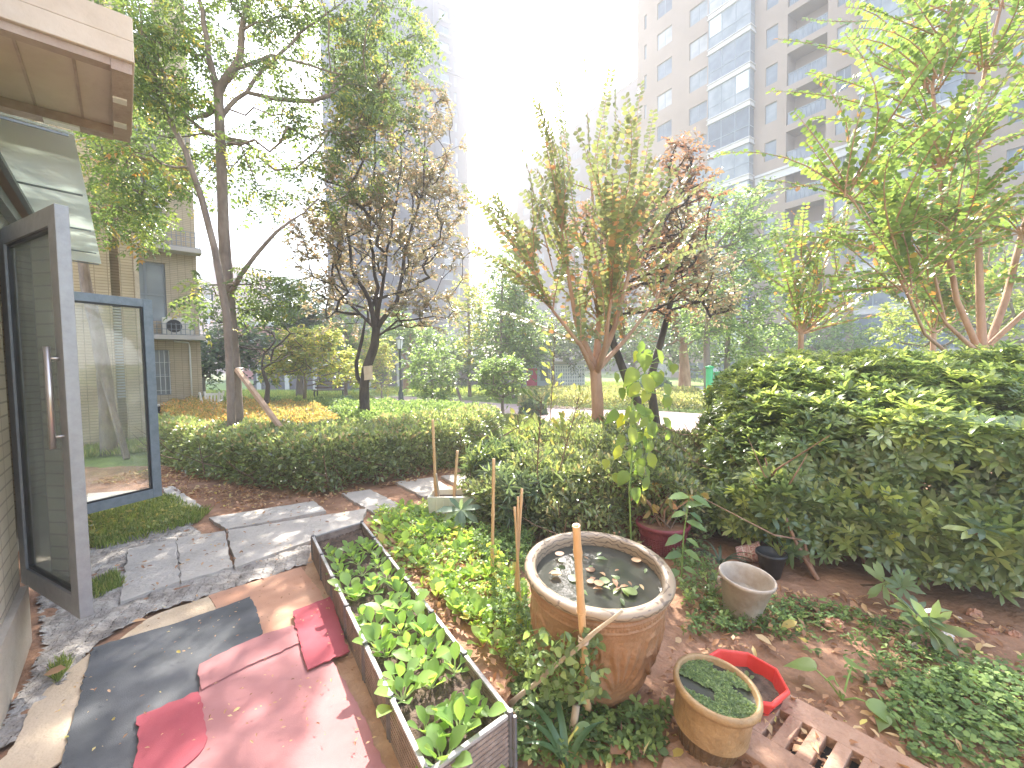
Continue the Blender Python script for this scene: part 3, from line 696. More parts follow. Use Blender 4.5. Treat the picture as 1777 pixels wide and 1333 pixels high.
for k in range(8):
    a = FL.uniform(0, 6.28); r = tr_ * .6 * FL.random()
    q = thing("tub_weed", "small green weed growing in the soil of the red tub", "weed", (TC.x + r * math.cos(a), TC.y + r * math.sin(a), .06), group="weeds in the red tub")
    rosette(q, FL, 6, .06, spoon2, "mid", M_greenstem, up=(20, 60))
# white bucket
M_bucket = pm("cream_bucket", (.36, .29, .23), (.52, .45, .38), 7, .6, .3, 30, c3=(.3, .22, .16))
M_bsoil = pm("bucket_grime", (.3, .25, .19), (.45, .4, .33), 12, .9, .8, 50)
b_ = G(1286, 995, .27); BC = Vector((b_.x, b_.y, 0)); br_ = .5 * (G(1335, 1003, .27) - G(1237, 985, .27)).length
bk = thing("cream_bucket", "dirty cream plastic bucket beside the big clay pot", "bucket", BC); bk.rotation_euler = (R_(6), R_(5), 0)
MB().lathe([(.001, .0), (br_ * .62, 0), (br_ * .64, .01), (br_ * .95, .245), (br_ * 1.02, .25), (br_ * 1.03, .268), (br_ * 1.0, .274), (br_ * .95, .27), (br_ * .93, .25), (br_ * .75, .12)], BC, 48).build("body", M_bucket, bk, smooth=True)
MB().lathe([(br_ * .8, .15), (br_ * .4, .145), (.001, .14)], BC, 32).build("dregs", M_bsoil, bk, smooth=True)
mb = MB()
for s in (-1, 1): mb.tube([BC + Vector((s * br_ * 1.0, 0, .245)), BC + Vector((s * (br_ + .016), 0, .25)), BC + Vector((s * (br_ + .018), 0, .215))], .008, 8)
mb.build("handle_lug", M_bucket, bk, smooth=True)
# woven dark red pot
M_maroon = pm("maroon_plastic", (.16, .03, .04), (.24, .05, .06), 6, .45, .1, 40)
m_ = G(1150, 905, .24); MC = Vector((m_.x, m_.y, 0)); mr_ = .5 * (G(1190, 905, .24) - G(1104, 905, .24)).length
mp_ = thing("maroon_basket_pot", "dark red lattice plastic pot holding a bare-stemmed plant behind the clay pot", "pot", MC)
mb = MB(); nz, na = 12, 40
mb.lathe([(mr_ * .74, 0), (mr_ * .95, .2)], MC, 40)
for k in range(nz): mb.lathe([(mr_ * (.76 + .2 * k / nz), .01 + .2 * k / nz), (mr_ * (.79 + .2 * k / nz), .016 + .2 * k / nz), (mr_ * (.76 + .2 * k / nz), .022 + .2 * k / nz)], MC, 40)
for k in range(na):
    a = 6.283 * k / na; mb.tube([MC + Vector((mr_ * .77 * math.cos(a), mr_ * .77 * math.sin(a), 0)), MC + Vector((mr_ * .98 * math.cos(a), mr_ * .98 * math.sin(a), .2))], .004, 4)
mb.build("lattice_body", M_maroon, mp_)
MB().lathe([(mr_ * .95, .2), (mr_ * 1.05, .205), (mr_ * 1.07, .23), (mr_ * 1.02, .24), (mr_ * .97, .235), (mr_ * .95, .15)], MC, 40).build("rim", M_maroon, mp_, smooth=True)
MB().lathe([(mr_ * .95, .2), (.001, .205)], MC, 24).build("soil", M_soil, mp_)
# toppled striped pot and dark pot beside it
M_stripe = pm("striped_pot", (.3, .06, .06), (.6, .5, .45), 30, .5, stretch=(.2, 4, 4))
fp = thing("toppled_striped_pot", "toppled red and white striped pot lying behind the cream bucket", "pot", (*g2(1300, 975), .07)); fo = Vector(fp.location)
Mx = Matrix.Rotation(R_(78), 3, 'Y') @ Matrix.Rotation(R_(20), 3, 'X')
MB().lathe([(.05, -.09), (.055, -.08), (.075, .06), (.085, .065), (.085, .085), (.078, .085), (.07, .06), (.045, -.07), (.001, -.07)], fo, 32, M=Mx).build("body", M_stripe, fp, smooth=True)
mb = MB()
for z in (-.05, 0, .05): mb.lathe([(.062 + z * .12, z), (.069 + z * .12, z + .006), (.064 + z * .12, z + .012)], fo, 32, M=Mx)
mb.build("rings", pm("cream_ring", (.6, .52, .46)), fp, smooth=True)
M_black = pm("black_plastic", (.02, .02, .022), (.04, .04, .045), 9, .4)
dp = thing("dark_pot", "dark glazed pot in the shade beside the cream bucket", "pot", (*g2(1338, 1000), 0)); do = Vector(dp.location)
MB().lathe([(.001, 0), (.06, 0), (.095, .16), (.105, .165), (.105, .185), (.095, .185), (.085, .15), (.001, .14)], do, 36).build("body", M_black, dp, smooth=True)

# white trough
M_trough = pm("cream_trough", (.62, .6, .48), (.72, .7, .58), 5, .55, .15, 20)
ta, tb_ = Vector((*g2(742, 905), 0)), Vector((*g2(828, 905), 0)); ax = (tb_ - ta).normalized(); tb_ = ta + ax * .6; nx_ = Vector((-ax.y, ax.x, 0))
tr2 = thing("cream_trough", "cream plastic planting trough with bamboo canes standing in front", "trough", ta)
def trough(o, L, W, H, parent):
    mb = MB()
    q = lambda s, t, z, k=0: o + ax * (s + (k if s == 0 else -k)) + nx_ * (t + (k if t == 0 else -k)) + Vector((0, 0, z))
    b = [q(0, 0, 0, .02), q(L, 0, 0, .02), q(L, W, 0, .02), q(0, W, 0, .02)]; t = [q(0, 0, H), q(L, 0, H), q(L, W, H), q(0, W, H)]
    ti = [q(0, 0, H, .018), q(L, 0, H, .018), q(L, W, H, .018), q(0, W, H, .018)]; bi = [q(0, 0, .03, .035), q(L, 0, .03, .035), q(L, W, .03, .035), q(0, W, .03, .035)]
    mb.add(b + t + ti + bi, [(3, 2, 1, 0), (0, 1, 5, 4), (1, 2, 6, 5), (2, 3, 7, 6), (3, 0, 4, 7), (4, 5, 9, 8), (5, 6, 10, 9), (6, 7, 11, 10), (7, 4, 8, 11), (9, 13, 12, 8)[::-1], (10, 14, 13, 9)[::-1], (11, 15, 14, 10)[::-1], (8, 12, 15, 11)[::-1], (12, 13, 14, 15)])
    for k in range(9): mb.bar(q(L * (k + .5) / 9, 0, .02, .018) - nx_ * 0, q(L * (k + .5) / 9, 0, H * .92, .004) , .012, .012)
    mb.build("body", M_trough, parent, bevel=.003)
    s = MB(); s.add([q(0, 0, H - .05, .03), q(L, 0, H - .05, .03), q(L, W, H - .05, .03), q(0, W, H - .05, .03)], [(0, 1, 2, 3)]); s.build("soil", M_wet, parent)
trough(ta, .6, .28, .25, tr2)
tr3 = thing("cream_trough", "second cream trough placed behind the one with bamboo canes", "trough", ta + nx_ * .3 + ax * .12)
trough(Vector(tr3.location), .42, .2, .18, tr3)

# ================================================================== BAMBOO CANES
M_cane = pm("bamboo_cane", (.55, .33, .16), (.68, .45, .25), 9, .5, .2, 60, stretch=(1, 1, .25)); M_cane2 = pm("grey_cane", (.34, .27, .2), (.48, .4, .3), 8, .7, .3, 60)
def cane(top, bot, Yb, r, label, mat=M_cane, node=.28, hollow=False, Yt=None):
    b = P(bot[0], bot[1], Yb); b.z = 0 if b.z < .12 else b.z; tp = P(top[0], top[1], Yt or Yb)
    o = thing("bamboo_cane", label, "bamboo cane", b, group="bamboo canes stuck in the soil"); L = (tp - b).length; n = max(3, int(L / .04)); pts = []; rad = []
    ph = (b.x * 7) % 1 * node
    for i in range(n + 1):
        s = L * i / n; d = abs((s + ph) % node - node / 2); pts.append(b.lerp(tp, i / n)); rad.append(r * (1.0 - .12 * i / n) * (1.22 if d < .022 else 1))
    if hollow:
        mb = MB().tube(pts, rad, 14, cap=False); d = (tp - b).normalized(); mb.tube([tp, tp + d * .001, tp - d * .06], [rad[-1], rad[-1] * .62, rad[-1] * .6], 14, cap=False)
    else: mb = MB().tube(pts, rad, 8)
    mb.build("stem", mat, o, smooth=True)
    k = MB()
    for i in range(int(L / node)):
        s = (i + .5) * node - ph
        if 0 < s < L: q = b.lerp(tp, s / L); dd = (tp - b).normalized(); k.tube([q - dd * .003, q + dd * .003], [r * 1.2, r * 1.2], 10)
    if k.v: k.build("node_rings", mat, o)
cane((1000, 912), (1020, 1250), 1.86, .0165, "thick bamboo cane rising in front of the big clay pot", hollow=True, Yt=1.56)
cane((751, 728), (758, 898), 4.5, .017, "tallest thin cane standing at the cream trough")
cane((757, 822), (766, 900), 4.45, .011, "short cane tied to the tallest cane by the trough", M_cane2)
cane((794, 782), (786, 905), 4.5, .016, "cane with cut top at the middle of the cream trough")
cane((857, 796), (854, 1015), 3.15, .013, "lone cane amid the seedlings between trough and clay pot")
cane((906, 848), (893, 1075), 2.75, .010, "left cane of the bundle beside the clay pot rim")
cane((899, 862), (897, 1080), 2.72, .008, "middle cane of the bundle beside the clay pot rim")
cane((893, 880), (904, 1085), 2.70, .008, "right-leaning cane of the bundle beside the clay pot rim")
cane((926, 1042), (921, 1145), 2.3, .010, "stubby orange cane against the left side of the clay pot")
cane((1000, 1225), (992, 1310), 1.75, .018, "broken brown cane stub at the foot of the thick cane", M_cane2)
a, b = P(1080, 1058, 1.60), P(886, 1222, 1.80)
o = thing("bamboo_cane", "grey cane slanting across, tied to the thick upright cane", "bamboo cane", b, group="bamboo canes stuck in the soil")
MB().tube([b.lerp(a, i / 14) + Vector((0, 0, .004 * math.sin(i * 1.3))) for i in range(15)], [.011 + .002 * (i % 5 == 0) - .0003 * i for i in range(15)], 10).build("stem", M_cane2, o, smooth=True)
q = P(1013, 1112, 1.69); MB().lathe([(.021, -.008), (.024, 0), (.021, .008)], q, 14).lathe([(.02, .01), (.023, .016), (.02, .022)], q, 14).build("tie", pm("tie_string", (.6, .5, .4)), o)

# ================================================================== SLOTTED DRAIN SLAB
M_drain = pm("orange_concrete", (.28, .16, .105), (.42, .26, .18), 4, .85, .6, 40, c3=(.5, .34, .25))
A0 = Vector((*g2(1338, 1205), 0)); ux = Vector((.62, -.785, 0)); vx = Vector((-.785, -.62, 0))
dr = thing("drain_cover", "orange concrete drain cover with a row of long slots at the bottom edge", "drain cover", A0)
def dq(s, t): return A0 + ux * s + vx * t
z1, th = .05, .05; sw, pitch = .036, .086
mb = MB()
def slabrect(s0, s1, t0, t1): mb.prism([tuple(dq(s0, t0))[:2], tuple(dq(s1, t0))[:2], tuple(dq(s1, t1))[:2], tuple(dq(s0, t1))[:2]], z1 - th, z1)
S0, S1 = -.12, .78
slabrect(S0, S1, 0, .13); slabrect(S0, S1, .33, .47)
s = .0; slabrect(S0, s, .13, .33)
while s + pitch < S1: slabrect(s + sw, s + pitch, .13, .33); s += pitch
slabrect(s + sw, S1, .13, .33)
mb.build("slab", M_drain, dr, bevel=.003)
mb = MB(); mb.prism([tuple(dq(S0 + .01, .01))[:2], tuple(dq(S1 - .01, .01))[:2], tuple(dq(S1 - .01, .46))[:2], tuple(dq(S0 + .01, .46))[:2]], z1 - th - .001, z1 - th + .004); mb.build("slot_shade", pm("slot_shade_black", (.015, .012, .01), rough=.9), dr)  # near-black sheet: the shade down the slots is put into its colour
slab([(1160, 1290), (1215, 1262), (1260, 1345), (1140, 1350)], "sandy orange slab under the small brown pot", .03, .04, M_drain, "terracotta_slab", "slab", None)
# ================================================================== BUILDINGS
def V2(a): return Vector((a[0], a[1], 0))
def localpart(mb, name, mat, parent, loc, rz):
    me = bpy.data.meshes.new(name); me.from_pydata(mb.v, [], mb.f); me.update(); me.materials.append(mat)
    o = bpy.data.objects.new(name, me); SC.collection.objects.link(o); o.parent = parent; o.location = Vector(loc) - origin(parent); o.rotation_euler = (0, 0, rz); return o
def copy_part(o, parent, loc, rz=None, mats=None):
    c = o.copy(); SC.collection.objects.link(c); c.parent = parent; c.location = Vector(loc) - origin(parent)
    for ch in o.children:
        d = ch.copy(); SC.collection.objects.link(d); d.parent = c
    return c
def facade(mb, O, d, n, s0, s1, z0, z1, cols, depth=.2):
    """wall plane from O along d with real openings; cols: [(a, b, [(za, zb), ...]), ...]"""
    O = Vector(O); d = Vector((*d, 0)); n = Vector((*n, 0))
    q = lambda s, z, k=0: O + d * s - n * k + Vector((0, 0, z))
    def quad(a, b, c, e): mb.add([a, b, c, e], [(0, 1, 2, 3)])
    x = s0
    for a, b, op in sorted(cols):
        quad(q(x, z0), q(a, z0), q(a, z1), q(x, z1)); zz = z0
        for za, zb in sorted(op):
            quad(q(a, zz), q(b, zz), q(b, za), q(a, za)); zz = zb
            quad(q(a, za), q(b, za), q(b, za, depth), q(a, za, depth)); quad(q(a, zb, depth), q(b, zb, depth), q(b, zb), q(a, zb))
            quad(q(a, za), q(a, za, depth), q(a, zb, depth), q(a, zb)); quad(q(b, za, depth), q(b, za), q(b, zb), q(b, zb, depth))
        quad(q(a, zz), q(b, zz), q(b, z1), q(a, z1)); x = b
    quad(q(x, z0), q(s1, z0), q(s1, z1), q(x, z1))
def window_mb(w, h, nx=2, ny=1, fr=.05, split=None):
    """local: x along wall from 0..w, z 0..h, outside is -y"""
    mb = MB(); c = lambda x0, x1, z0, z1, y0=-.03, y1=.03: mb.box(((x0 + x1) / 2, (y0 + y1) / 2, (z0 + z1) / 2), (x1 - x0, y1 - y0, z1 - z0))
    c(0, w, 0, fr); c(0, w, h - fr, h); c(0, fr, fr, h - fr); c(w - fr, w, fr, h - fr)
    for i in range(1, nx): c(w * i / nx - fr / 2, w * i / nx + fr / 2, fr, h - fr, -.028, .028)
    if split: c(fr, w - fr, h * split - fr / 2, h * split + fr / 2, -.026, .026)
    for i in range(1, ny): c(fr, w - fr, h * i / ny - fr / 2, h * i / ny + fr / 2, -.026, .026)
    return mb
def pane_mb(w, h, y=.0):
    mb = MB(); mb.box((w / 2, y, h / 2), (w - .04, .012, h - .04)); return mb
def grille_mb(w, h, dpt=.5, nx=14, nz=8, r=.012):
    mb = MB()
    for i in range(nx + 1): mb.box((w * i / nx, -dpt, h / 2), (r, r, h))
    for j in range(nz + 1):
        mb.box((w / 2, -dpt, h * j / nz), (w, r * 1.4, r * 1.4))
        for x in (0, w): mb.box((x, -dpt / 2, h * j / nz), (r, dpt, r))
    for x in (0, w):
        for k in range(4): mb.box((x, -dpt * k / 4, h / 2), (r, r, h))
    return mb
PANES = [pm("window_glass_%d" % i, c, c2, .9, .12, spec=.45, detail=2) for i, (c, c2) in enumerate([((.12, .14, .16), (.2, .22, .24)), ((.18, .2, .21), (.3, .31, .31)), ((.3, .29, .28), (.42, .4, .37)), ((.07, .085, .1), (.12, .14, .16))])]
M_frame = pm("window_frame_grey", (.26, .28, .3)); M_framew = pm("window_frame_white", (.62, .62, .6))
M_tower = pm("tower_render", (.29, .215, .16), (.34, .255, .195), .25, .85, .1, 5)
M_towerp = pm("far_tower_render", (.115, .088, .082), (.14, .108, .1), .1, .85)
M_cornice = pm("cornice_paint", (.5, .46, .43), (.57, .53, .49), .6, .8)
def windows(parent, O, d, n, a, b, rows, rg, depth=.14, nx=2, split=None, frame=M_frame, sub=True, name="window", weights=(.35, .3, .2, .15)):
    """one window per row in one column; panes vary (curtains, open, dark)"""
    w = b - a; rz = math.atan2(d[1], d[0]); dd = Vector((*d, 0)); nn = Vector((*n, 0)); cache = {}
    flip = (d[0] * n[1] - d[1] * n[0]) > 0          # local -y must face n
    for za, zb in rows:
        h = round(zb - za, 3); mi = int(rg.choice(4, p=weights)); key = (h, mi)
        loc = Vector(O) + dd * (b if flip else a) - nn * depth + Vector((0, 0, za)); r_ = rz + (math.pi if flip else 0)
        if key in cache: copy_part(cache[key], parent, loc)
        else:
            o = localpart(window_mb(w, h, nx, 1, .055, split), name, frame, parent, loc, r_)
            me = bpy.data.meshes.new("pane"); p = pane_mb(w, h); me.from_pydata(p.v, [], p.f); me.materials.append(PANES[mi]); po = bpy.data.objects.new("pane", me); SC.collection.objects.link(po); po.parent = o
            cache[key] = o

rgB = np.random.default_rng(21)
# ------------------------------------------------------------------ big tower on the right
C0 = (13.7, 46.9); Dt = (.566, -.824); Nt = (-.824, -.566)
bt = thing("apartment_tower", "tall beige apartment tower with glazed bays filling the right side", "building", (*C0, 0))
FLR = [1.95 + 3 * k for k in range(-1, 19)]
def vis(s, z): return z < 4.5 + .9 * (C0[1] + Dt[1] * s)
wins = [(2.5, 4.2, .95, 2.5, 2, None), (6.1, 7.9, .95, 2.5, 2, None), (13.0, 13.9, .95, 2.45, 1, None), (17.9, 18.8, .95, 2.5, 2, None), (26.3, 27.6, .9, 2.5, 2, None), (29.5, 31.2, .9, 2.5, 2, None)]
cols = [(a, b, [(f + z0, f + z1) for f in FLR]) for a, b, z0, z1, _, _ in wins] + [(.9, 1.2, [(f + 1, f + 2.4) for f in FLR])]
loggia = [(14.6, 17.3), ]
mb = MB()
cols += [(a, b, [(f + .15, f + 2.65) for f in FLR]) for a, b in loggia]
facade(mb, (*C0, 0), Dt, Nt, 0, 36, -1.2, 59, cols, .22)
o3 = Vector((*C0, 0)); d3 = Vector((*Dt, 0)); n3 = Vector((*Nt, 0)); q = lambda s, k, z: o3 + d3 * s - n3 * k + Vector((0, 0, z))
mb.add([q(0, 0, -1.2), q(0, 14, -1.2), q(0, 14, 59), q(0, 0, 59)], [(0, 1, 2, 3)]); mb.add([q(0, 0, 59), q(36, 0, 59), q(36, 14, 59), q(0, 14, 59)], [(0, 1, 2, 3)]); mb.add([q(36, 14, -1.2), q(36, 0, -1.2), q(36, 0, 59), q(36, 14, 59)], [(0, 1, 2, 3)]); mb.add([q(0, 14, -1.2), q(36, 14, -1.2), q(36, 14, 59), q(0, 14, 59)], [(0, 1, 2, 3)])
mb.build("wall", M_tower, bt)
for a, b in loggia:                     # recessed balconies: side walls, back wall, slab
    m = MB(); m.add([q(a, 1.5, -1), q(b, 1.5, -1), q(b, 1.5, 58.5), q(a, 1.5, 58.5)], [(0, 1, 2, 3)]); m.add([q(a, .225, -1), q(a, 1.5, -1), q(a, 1.5, 58.5), q(a, .225, 58.5)], [(0, 1, 2, 3)]); m.add([q(b, .225, -1), q(b, 1.5, -1), q(b, 1.5, 58.5), q(b, .225, 58.5)], [(0, 1, 2, 3)])
    for f in FLR: m.add([q(a, .225, f + .1), q(b, .225, f + .1), q(b, 1.5, f + .1), q(a, 1.5, f + .1), q(a, .225, f - .3), q(b, .225, f - .3), q(b, 1.5, f - .3), q(a, 1.5, f - .3)], [(0, 1, 2, 3), (4, 5, 6, 7)])
    m.build("balcony_recess", M_tower, bt)
    for k, f in enumerate(FLR):
        if not vis(a, f): continue
        m = MB(); m.bar(q(a + .05, .12, f + 1.1), q(b - .05, .12, f + 1.1), .05, .05)
        for j in range(9): m.bar(q(a + .1 + (b - a - .2) * j / 8, .12, f + .16), q(a + .1 + (b - a - .2) * j / 8, .12, f + 1.08), .03, .03)
        r = m.build("railing", M_frame, bt); m = MB(); m.bar(q(a + .05, .14, f + .62), q(b - .05, .14, f + .62), .012, .9); m.build("glass_panel", PANES[0], r)
for a, b, z0, z1, nx, sp_ in wins:
    windows(bt, (*C0, 0), Dt, Nt, a, b, [(f + z0, f + z1) for f in FLR if vis(a, f)], rgB, nx=nx)
windows(bt, (*C0, 0), Dt, Nt, .9, 1.2, [(f + 1, f + 2.4) for f in FLR if vis(0, f)], rgB, nx=1)
def bay(a, b, proj, k, f, low):
    """glazed projecting balcony of one floor: slab bands, frame, glass"""
    n_ = n3; Q = lambda s, kk, z: o3 + d3 * s + n_ * kk + Vector((0, 0, z))
    m = MB()
    for z0, z1, e in ((-.22, .12, .05), (.12, .2, .12), (-.3, -.22, .12)):
        c = [Q(a - e, .01, f + z0), Q(b + e, .01, f + z0), Q(b + e, proj + e, f + z0), Q(a - e, proj + e, f + z0)]
        m.add(c + [v + Vector((0, 0, z1 - z0)) for v in c], [(3, 2, 1, 0), (4, 5, 6, 7), (0, 1, 5, 4), (1, 2, 6, 5), (2, 3, 7, 6), (3, 0, 4, 7)])
    by = m.build("bay", M_cornice, bt)
    m = MB(); t = .06
    def fr(p0, p1): m.bar(p0, p1, t, t)
    N = max(2, int((b - a) / .95)); zt, zm, zb = f + 2.68, f + 1.15, f + .22
    for i in range(N + 1): s = a + (b - a) * i / N; fr(Q(s, proj, zb), Q(s, proj, zt))
    for z in (zb + .03, zm, zt - .03):
        m.bar(Q(a + .02, proj + .004, z), Q(b - .02, proj + .004, z), .05, .055)
        m.bar(Q(a, .05, z), Q(a, proj - .04, z), .05, .055); m.bar(Q(b, .05, z), Q(b, proj - .04, z), .05, .055)
    m.build("bay_frame", M_frame, by)
    g = MB(); g.bar(Q(a + .03, proj - .01, (zb + zt) / 2), Q(b - .03, proj - .01, (zb + zt) / 2), .012, zt - zb - .02)
    for s in (a, b): g.bar(Q(s, .02, (zb + zt) / 2), Q(s, proj - .06, (zb + zt) / 2), .012, zt - zb - .02)
    g.build("bay_glass", PANES[int(rgB.choice(4, p=[.45, .3, .1, .15]))], by)
    if rgB.random() < .6:               # curtain or blind behind one bay of glass, seen as a pale panel
        i = int(rgB.integers(N)); c = MB(); s0 = a + (b - a) * i / N + .08; s1 = a + (b - a) * (i + 1) / N - .08
        c.bar(Q(s0, proj + .002, (zm + zt) / 2), Q(s1, proj + .002, (zm + zt) / 2), .01, zt - zm - .12); c.build("blind", M_framew, by)
    if low:
        mm = grille_mb(b - a + .3, 2.3, .18, 18, 9, .022)
        rz = math.atan2(Dt[1], Dt[0]); loc = Q(b + .15, proj + .02, f + .25); localpart(mm, "grille", M_framew, by, loc, rz + math.pi)
for k, f in enumerate(FLR):
    if vis(9, f): bay(8.5, 12.1, .75, k, f, False)
    if vis(20, f): bay(19.6, 24.6, .9, k, f, f in (FLR[2], FLR[5]))
m = MB()
for z0, z1, e in ((16.2, 16.75, .1), (16.75, 16.95, .2)):
    for s0, s1 in ((-.1, 8.3), (12.3, 19.4), (24.8, 36)):
        c = [q(s0, -.003, z0), q(s1, -.003, z0), q(s1, -e, z0), q(s0, -e, z0)]
        m = MB(); m.add(c + [v + Vector((0, 0, z1 - z0)) for v in c], [(3, 2, 1, 0), (4, 5, 6, 7), (0, 1, 5, 4), (1, 2, 6, 5), (2, 3, 7, 6), (3, 0, 4, 7)])
        m.build("cornice", M_cornice, bt)

# ------------------------------------------------------------------ tall tower behind the trees, left of centre
A = (-28.9, 77.3); dB = (.8216, .5700); nB = (.5700, -.8216)
lt = thing("apartment_tower", "very tall slender beige tower behind the left trees, cut by the sky", "building", (*A, 0))
flr = [3 * k + .4 for k in range(26)]; mb = MB()
cc = [(18.9, 20.9), (21.9, 22.5), (4.3, 6.0), (9.0, 9.8)]
facade(mb, (*A, 0), dB, nB, 0, 24.7, -2, 77.5, [(a, b, [(f + .6, f + 2.4) for f in flr]) for a, b in cc], .3)
oA = Vector((*A, 0)); dA = Vector((*dB, 0)); nA = Vector((*nB, 0)); qa = lambda s, k, z: oA + dA * s - nA * k + Vector((0, 0, z))
for s in (0, 24.7): mb.add([qa(s, 0, -2), qa(s, 16, -2), qa(s, 16, 77.5), qa(s, 0, 77.5)], [(0, 1, 2, 3)])
mb.add([qa(0, 0, 77.5), qa(24.7, 0, 77.5), qa(24.7, 16, 77.5), qa(0, 16, 77.5)], [(0, 1, 2, 3)]); mb.add([qa(0, 16, -2), qa(24.7, 16, -2), qa(24.7, 16, 77.5), qa(0, 16, 77.5)], [(0, 1, 2, 3)])
mb.build("wall", M_towerp, lt)
for a, b in cc[:3]: windows(lt, (*A, 0), dB, nB, a, b, [(f + .6, f + 2.4) for f in flr], rgB, nx=2 if b - a > 1 else 1)
windows(lt, (*A, 0), dB, nB, 9.0, 9.8, [(f + .6, f + 2.4) for f in flr[:20]], rgB, nx=1)
m = MB()
for f in flr: m.bar(qa(18.7, -.25, f + .45), qa(21.1, -.25, f + .45), .5, .14)
m.build("sill_ledges", M_cornice, lt)
m = MB(); m.bar(qa(-.1, -.15, 60.4), qa(24.8, -.15, 60.4), .3, .5); m.bar(qa(-.2, -.15, 77.6), qa(24.9, -.15, 77.6), .5, .6)
for s in (12.4, 17.6): m.bar(qa(s, -.1, -1), qa(s, -.1, 77), .2, .35)
m.build("cornice", M_towerp, lt)

# ------------------------------------------------------------------ slab block between the towers
E0 = (22.9, 76.5); dE = (-.5623, .827); nE = (-.827, -.5623)
mt = thing("apartment_block", "pale hazy apartment block with stepped roof between the two towers", "building", (*E0, 0))
mb = MB(); oE = Vector((*E0, 0)); de = Vector((*dE, 0)); ne = Vector((*nE, 0)); qe = lambda s, k, z: oE + de * s - ne * k + Vector((0, 0, z))
seg = [(0, 13, 51), (13, 25, 50), (25, 38, 48.5)]; op = []
for s0, s1, H in seg:
    fl = [3 * k + .4 for k in range(16)]; cs = [(s0 + 2, s0 + 4.4, [(f + .8, f + 2.4) for f in fl]), (s0 + 7.5, s0 + 10, [(f + .8, f + 2.4) for f in fl])]
    facade(mb, (*E0, 0), dE, nE, s0, s1, -2, H, cs, .3); op += cs
    mb.add([qe(s0, 0, H), qe(s1, 0, H), qe(s1, 12, H), qe(s0, 12, H)], [(0, 1, 2, 3)])
    for s in (s0, s1): mb.add([qe(s, 0, -2), qe(s, 12, -2), qe(s, 12, H), qe(s, 0, H)], [(0, 1, 2, 3)])
mb.build("wall", M_towerp, mt)
for a, b, rows in op: windows(mt, (*E0, 0), dE, nE, a, b, rows[3:], rgB, nx=2)
m = MB()
for s0, s1, H in seg: m.bar(qe(s0, -.1, H + .2), qe(s1, -.1, H + .2), .3, .8)
m.build("parapet", M_cornice, mt)

# ------------------------------------------------------------------ far blocks
def block(name, label, px0, px1, ytop, Y, mat, dep=10, rows=0, colsn=0, cat="building", extra=None):
    a = P(px0, 631, Y); b = P(px1, 631, Y); H = P((px0 + px1) / 2, ytop, Y).z
    t = thing(name, label, cat, ((a.x + b.x) / 2, Y, 0)); m = MB(); W = b.x - a.x
    cs = []
    for i in range(colsn):
        x0 = W * (i + .25) / colsn; cs.append((x0, x0 + W * .5 / colsn, [(H * (j + .3) / rows, H * (j + .75) / rows) for j in range(rows)]))
    facade(m, (a.x, Y, 0), (1, 0), (0, -1), 0, W, -2, H, cs, .3)
    for x in (a.x, b.x): m.add([(x, Y, -2), (x, Y + dep, -2), (x, Y + dep, H), (x, Y, H)], [(0, 1, 2, 3)])
    m.add([(a.x, Y, H), (b.x, Y, H), (b.x, Y + dep, H), (a.x, Y + dep, H)], [(0, 1, 2, 3)]); m.build("wall", mat, t)
    if cs:
        for c in cs: windows(t, (a.x, Y, 0), (1, 0), (0, -1), c[0], c[1], c[2], rgB, nx=1)
    r = MB(); r.box(((a.x + b.x) / 2, Y + dep / 2, H + .3), (W + .6, dep + .6, .6)); r.build("roof_edge", M_cornice, t)
    return t
M_pink = pm("pink_render", (.42, .22, .2), (.5, .28, .25), .1, .85); M_brick = pm("red_brick_far", (.4, .14, .11), (.48, .2, .16), .4, .85); M_greyb = pm("grey_render", (.4, .42, .46))
block("apartment_block", "low shoulder of the distant pinkish block at the left building's corner", 336, 374, 487, 128, M_pink, rows=8, colsn=2)
block("apartment_block", "distant pinkish block with the highest roof behind the supported tree", 374, 402, 457, 132, M_pink, rows=9, colsn=2)
block("apartment_block", "distant pinkish block with blue windows right of the supported tree's trunk", 402, 446, 478, 136, M_pink, rows=8, colsn=3)
block("office_block", "long low red block on white base behind the yellow-green tree", 404, 600, 566, 62, M_brick, rows=2, colsn=9)
block("apartment_tower", "thin grey tower far behind, right against the tall central tower", 821, 836, 492, 165, M_greyb, rows=9, colsn=2)
block("apartment_tower", "tiny bluish tower on the horizon left of the brown-leaved tree", 558, 576, 540, 170, M_greyb, rows=5, colsn=2)

# ================================================================== NEAR BUILDING WITH THE GLASS DOOR
U = Vector((-.67, .742, 0)); Vv = Vector((.742, .67, 0)); W0 = Vector((-2.90, 2.46, 0))
Wp = lambda s, k=0, z=0: W0 + U * s + Vv * k + Vector((0, 0, z))     # k outward
M_tile = brick_mat("cream_tiles", (.62, .53, .42), (.68, .59, .47), (.42, .34, .26), .2, .075, (U.x, U.y))
M_tile2 = brick_mat("cream_tiles_front", (.5, .41, .28), (.56, .46, .32), (.3, .23, .16), .2, .06, (Vv.x, Vv.y))
M_plaster = pm("stained_plaster", (.44, .36, .28), (.58, .5, .41), 2.5, .9, .5, 20, c3=(.66, .58, .48))
M_under = pm("soffit_render", (.54, .45, .38), (.66, .57, .5), 2.2, .9, .3, 14, c3=(.44, .35, .29))
M_brownsteel = pm("brown_steel", (.34, .25, .21), (.48, .38, .33), 6, .6, .3, 30)
M_alu = pm("grey_aluminium", (.29, .29, .295), (.35, .35, .355), 20, .42, .1, 60, spec=.5, metal=.25)
M_alud = pm("blue_grey_aluminium", (.17, .2, .225), (.22, .25, .28), 20, .4, .1, 60, spec=.5, metal=.25)
M_int = pm("pale_interior", (.42, .37, .3), (.55, .49, .4), 1.5, .8)
nb = thing("apartment_building", "cream tiled building at the left edge with an open glass double door", "building", W0)
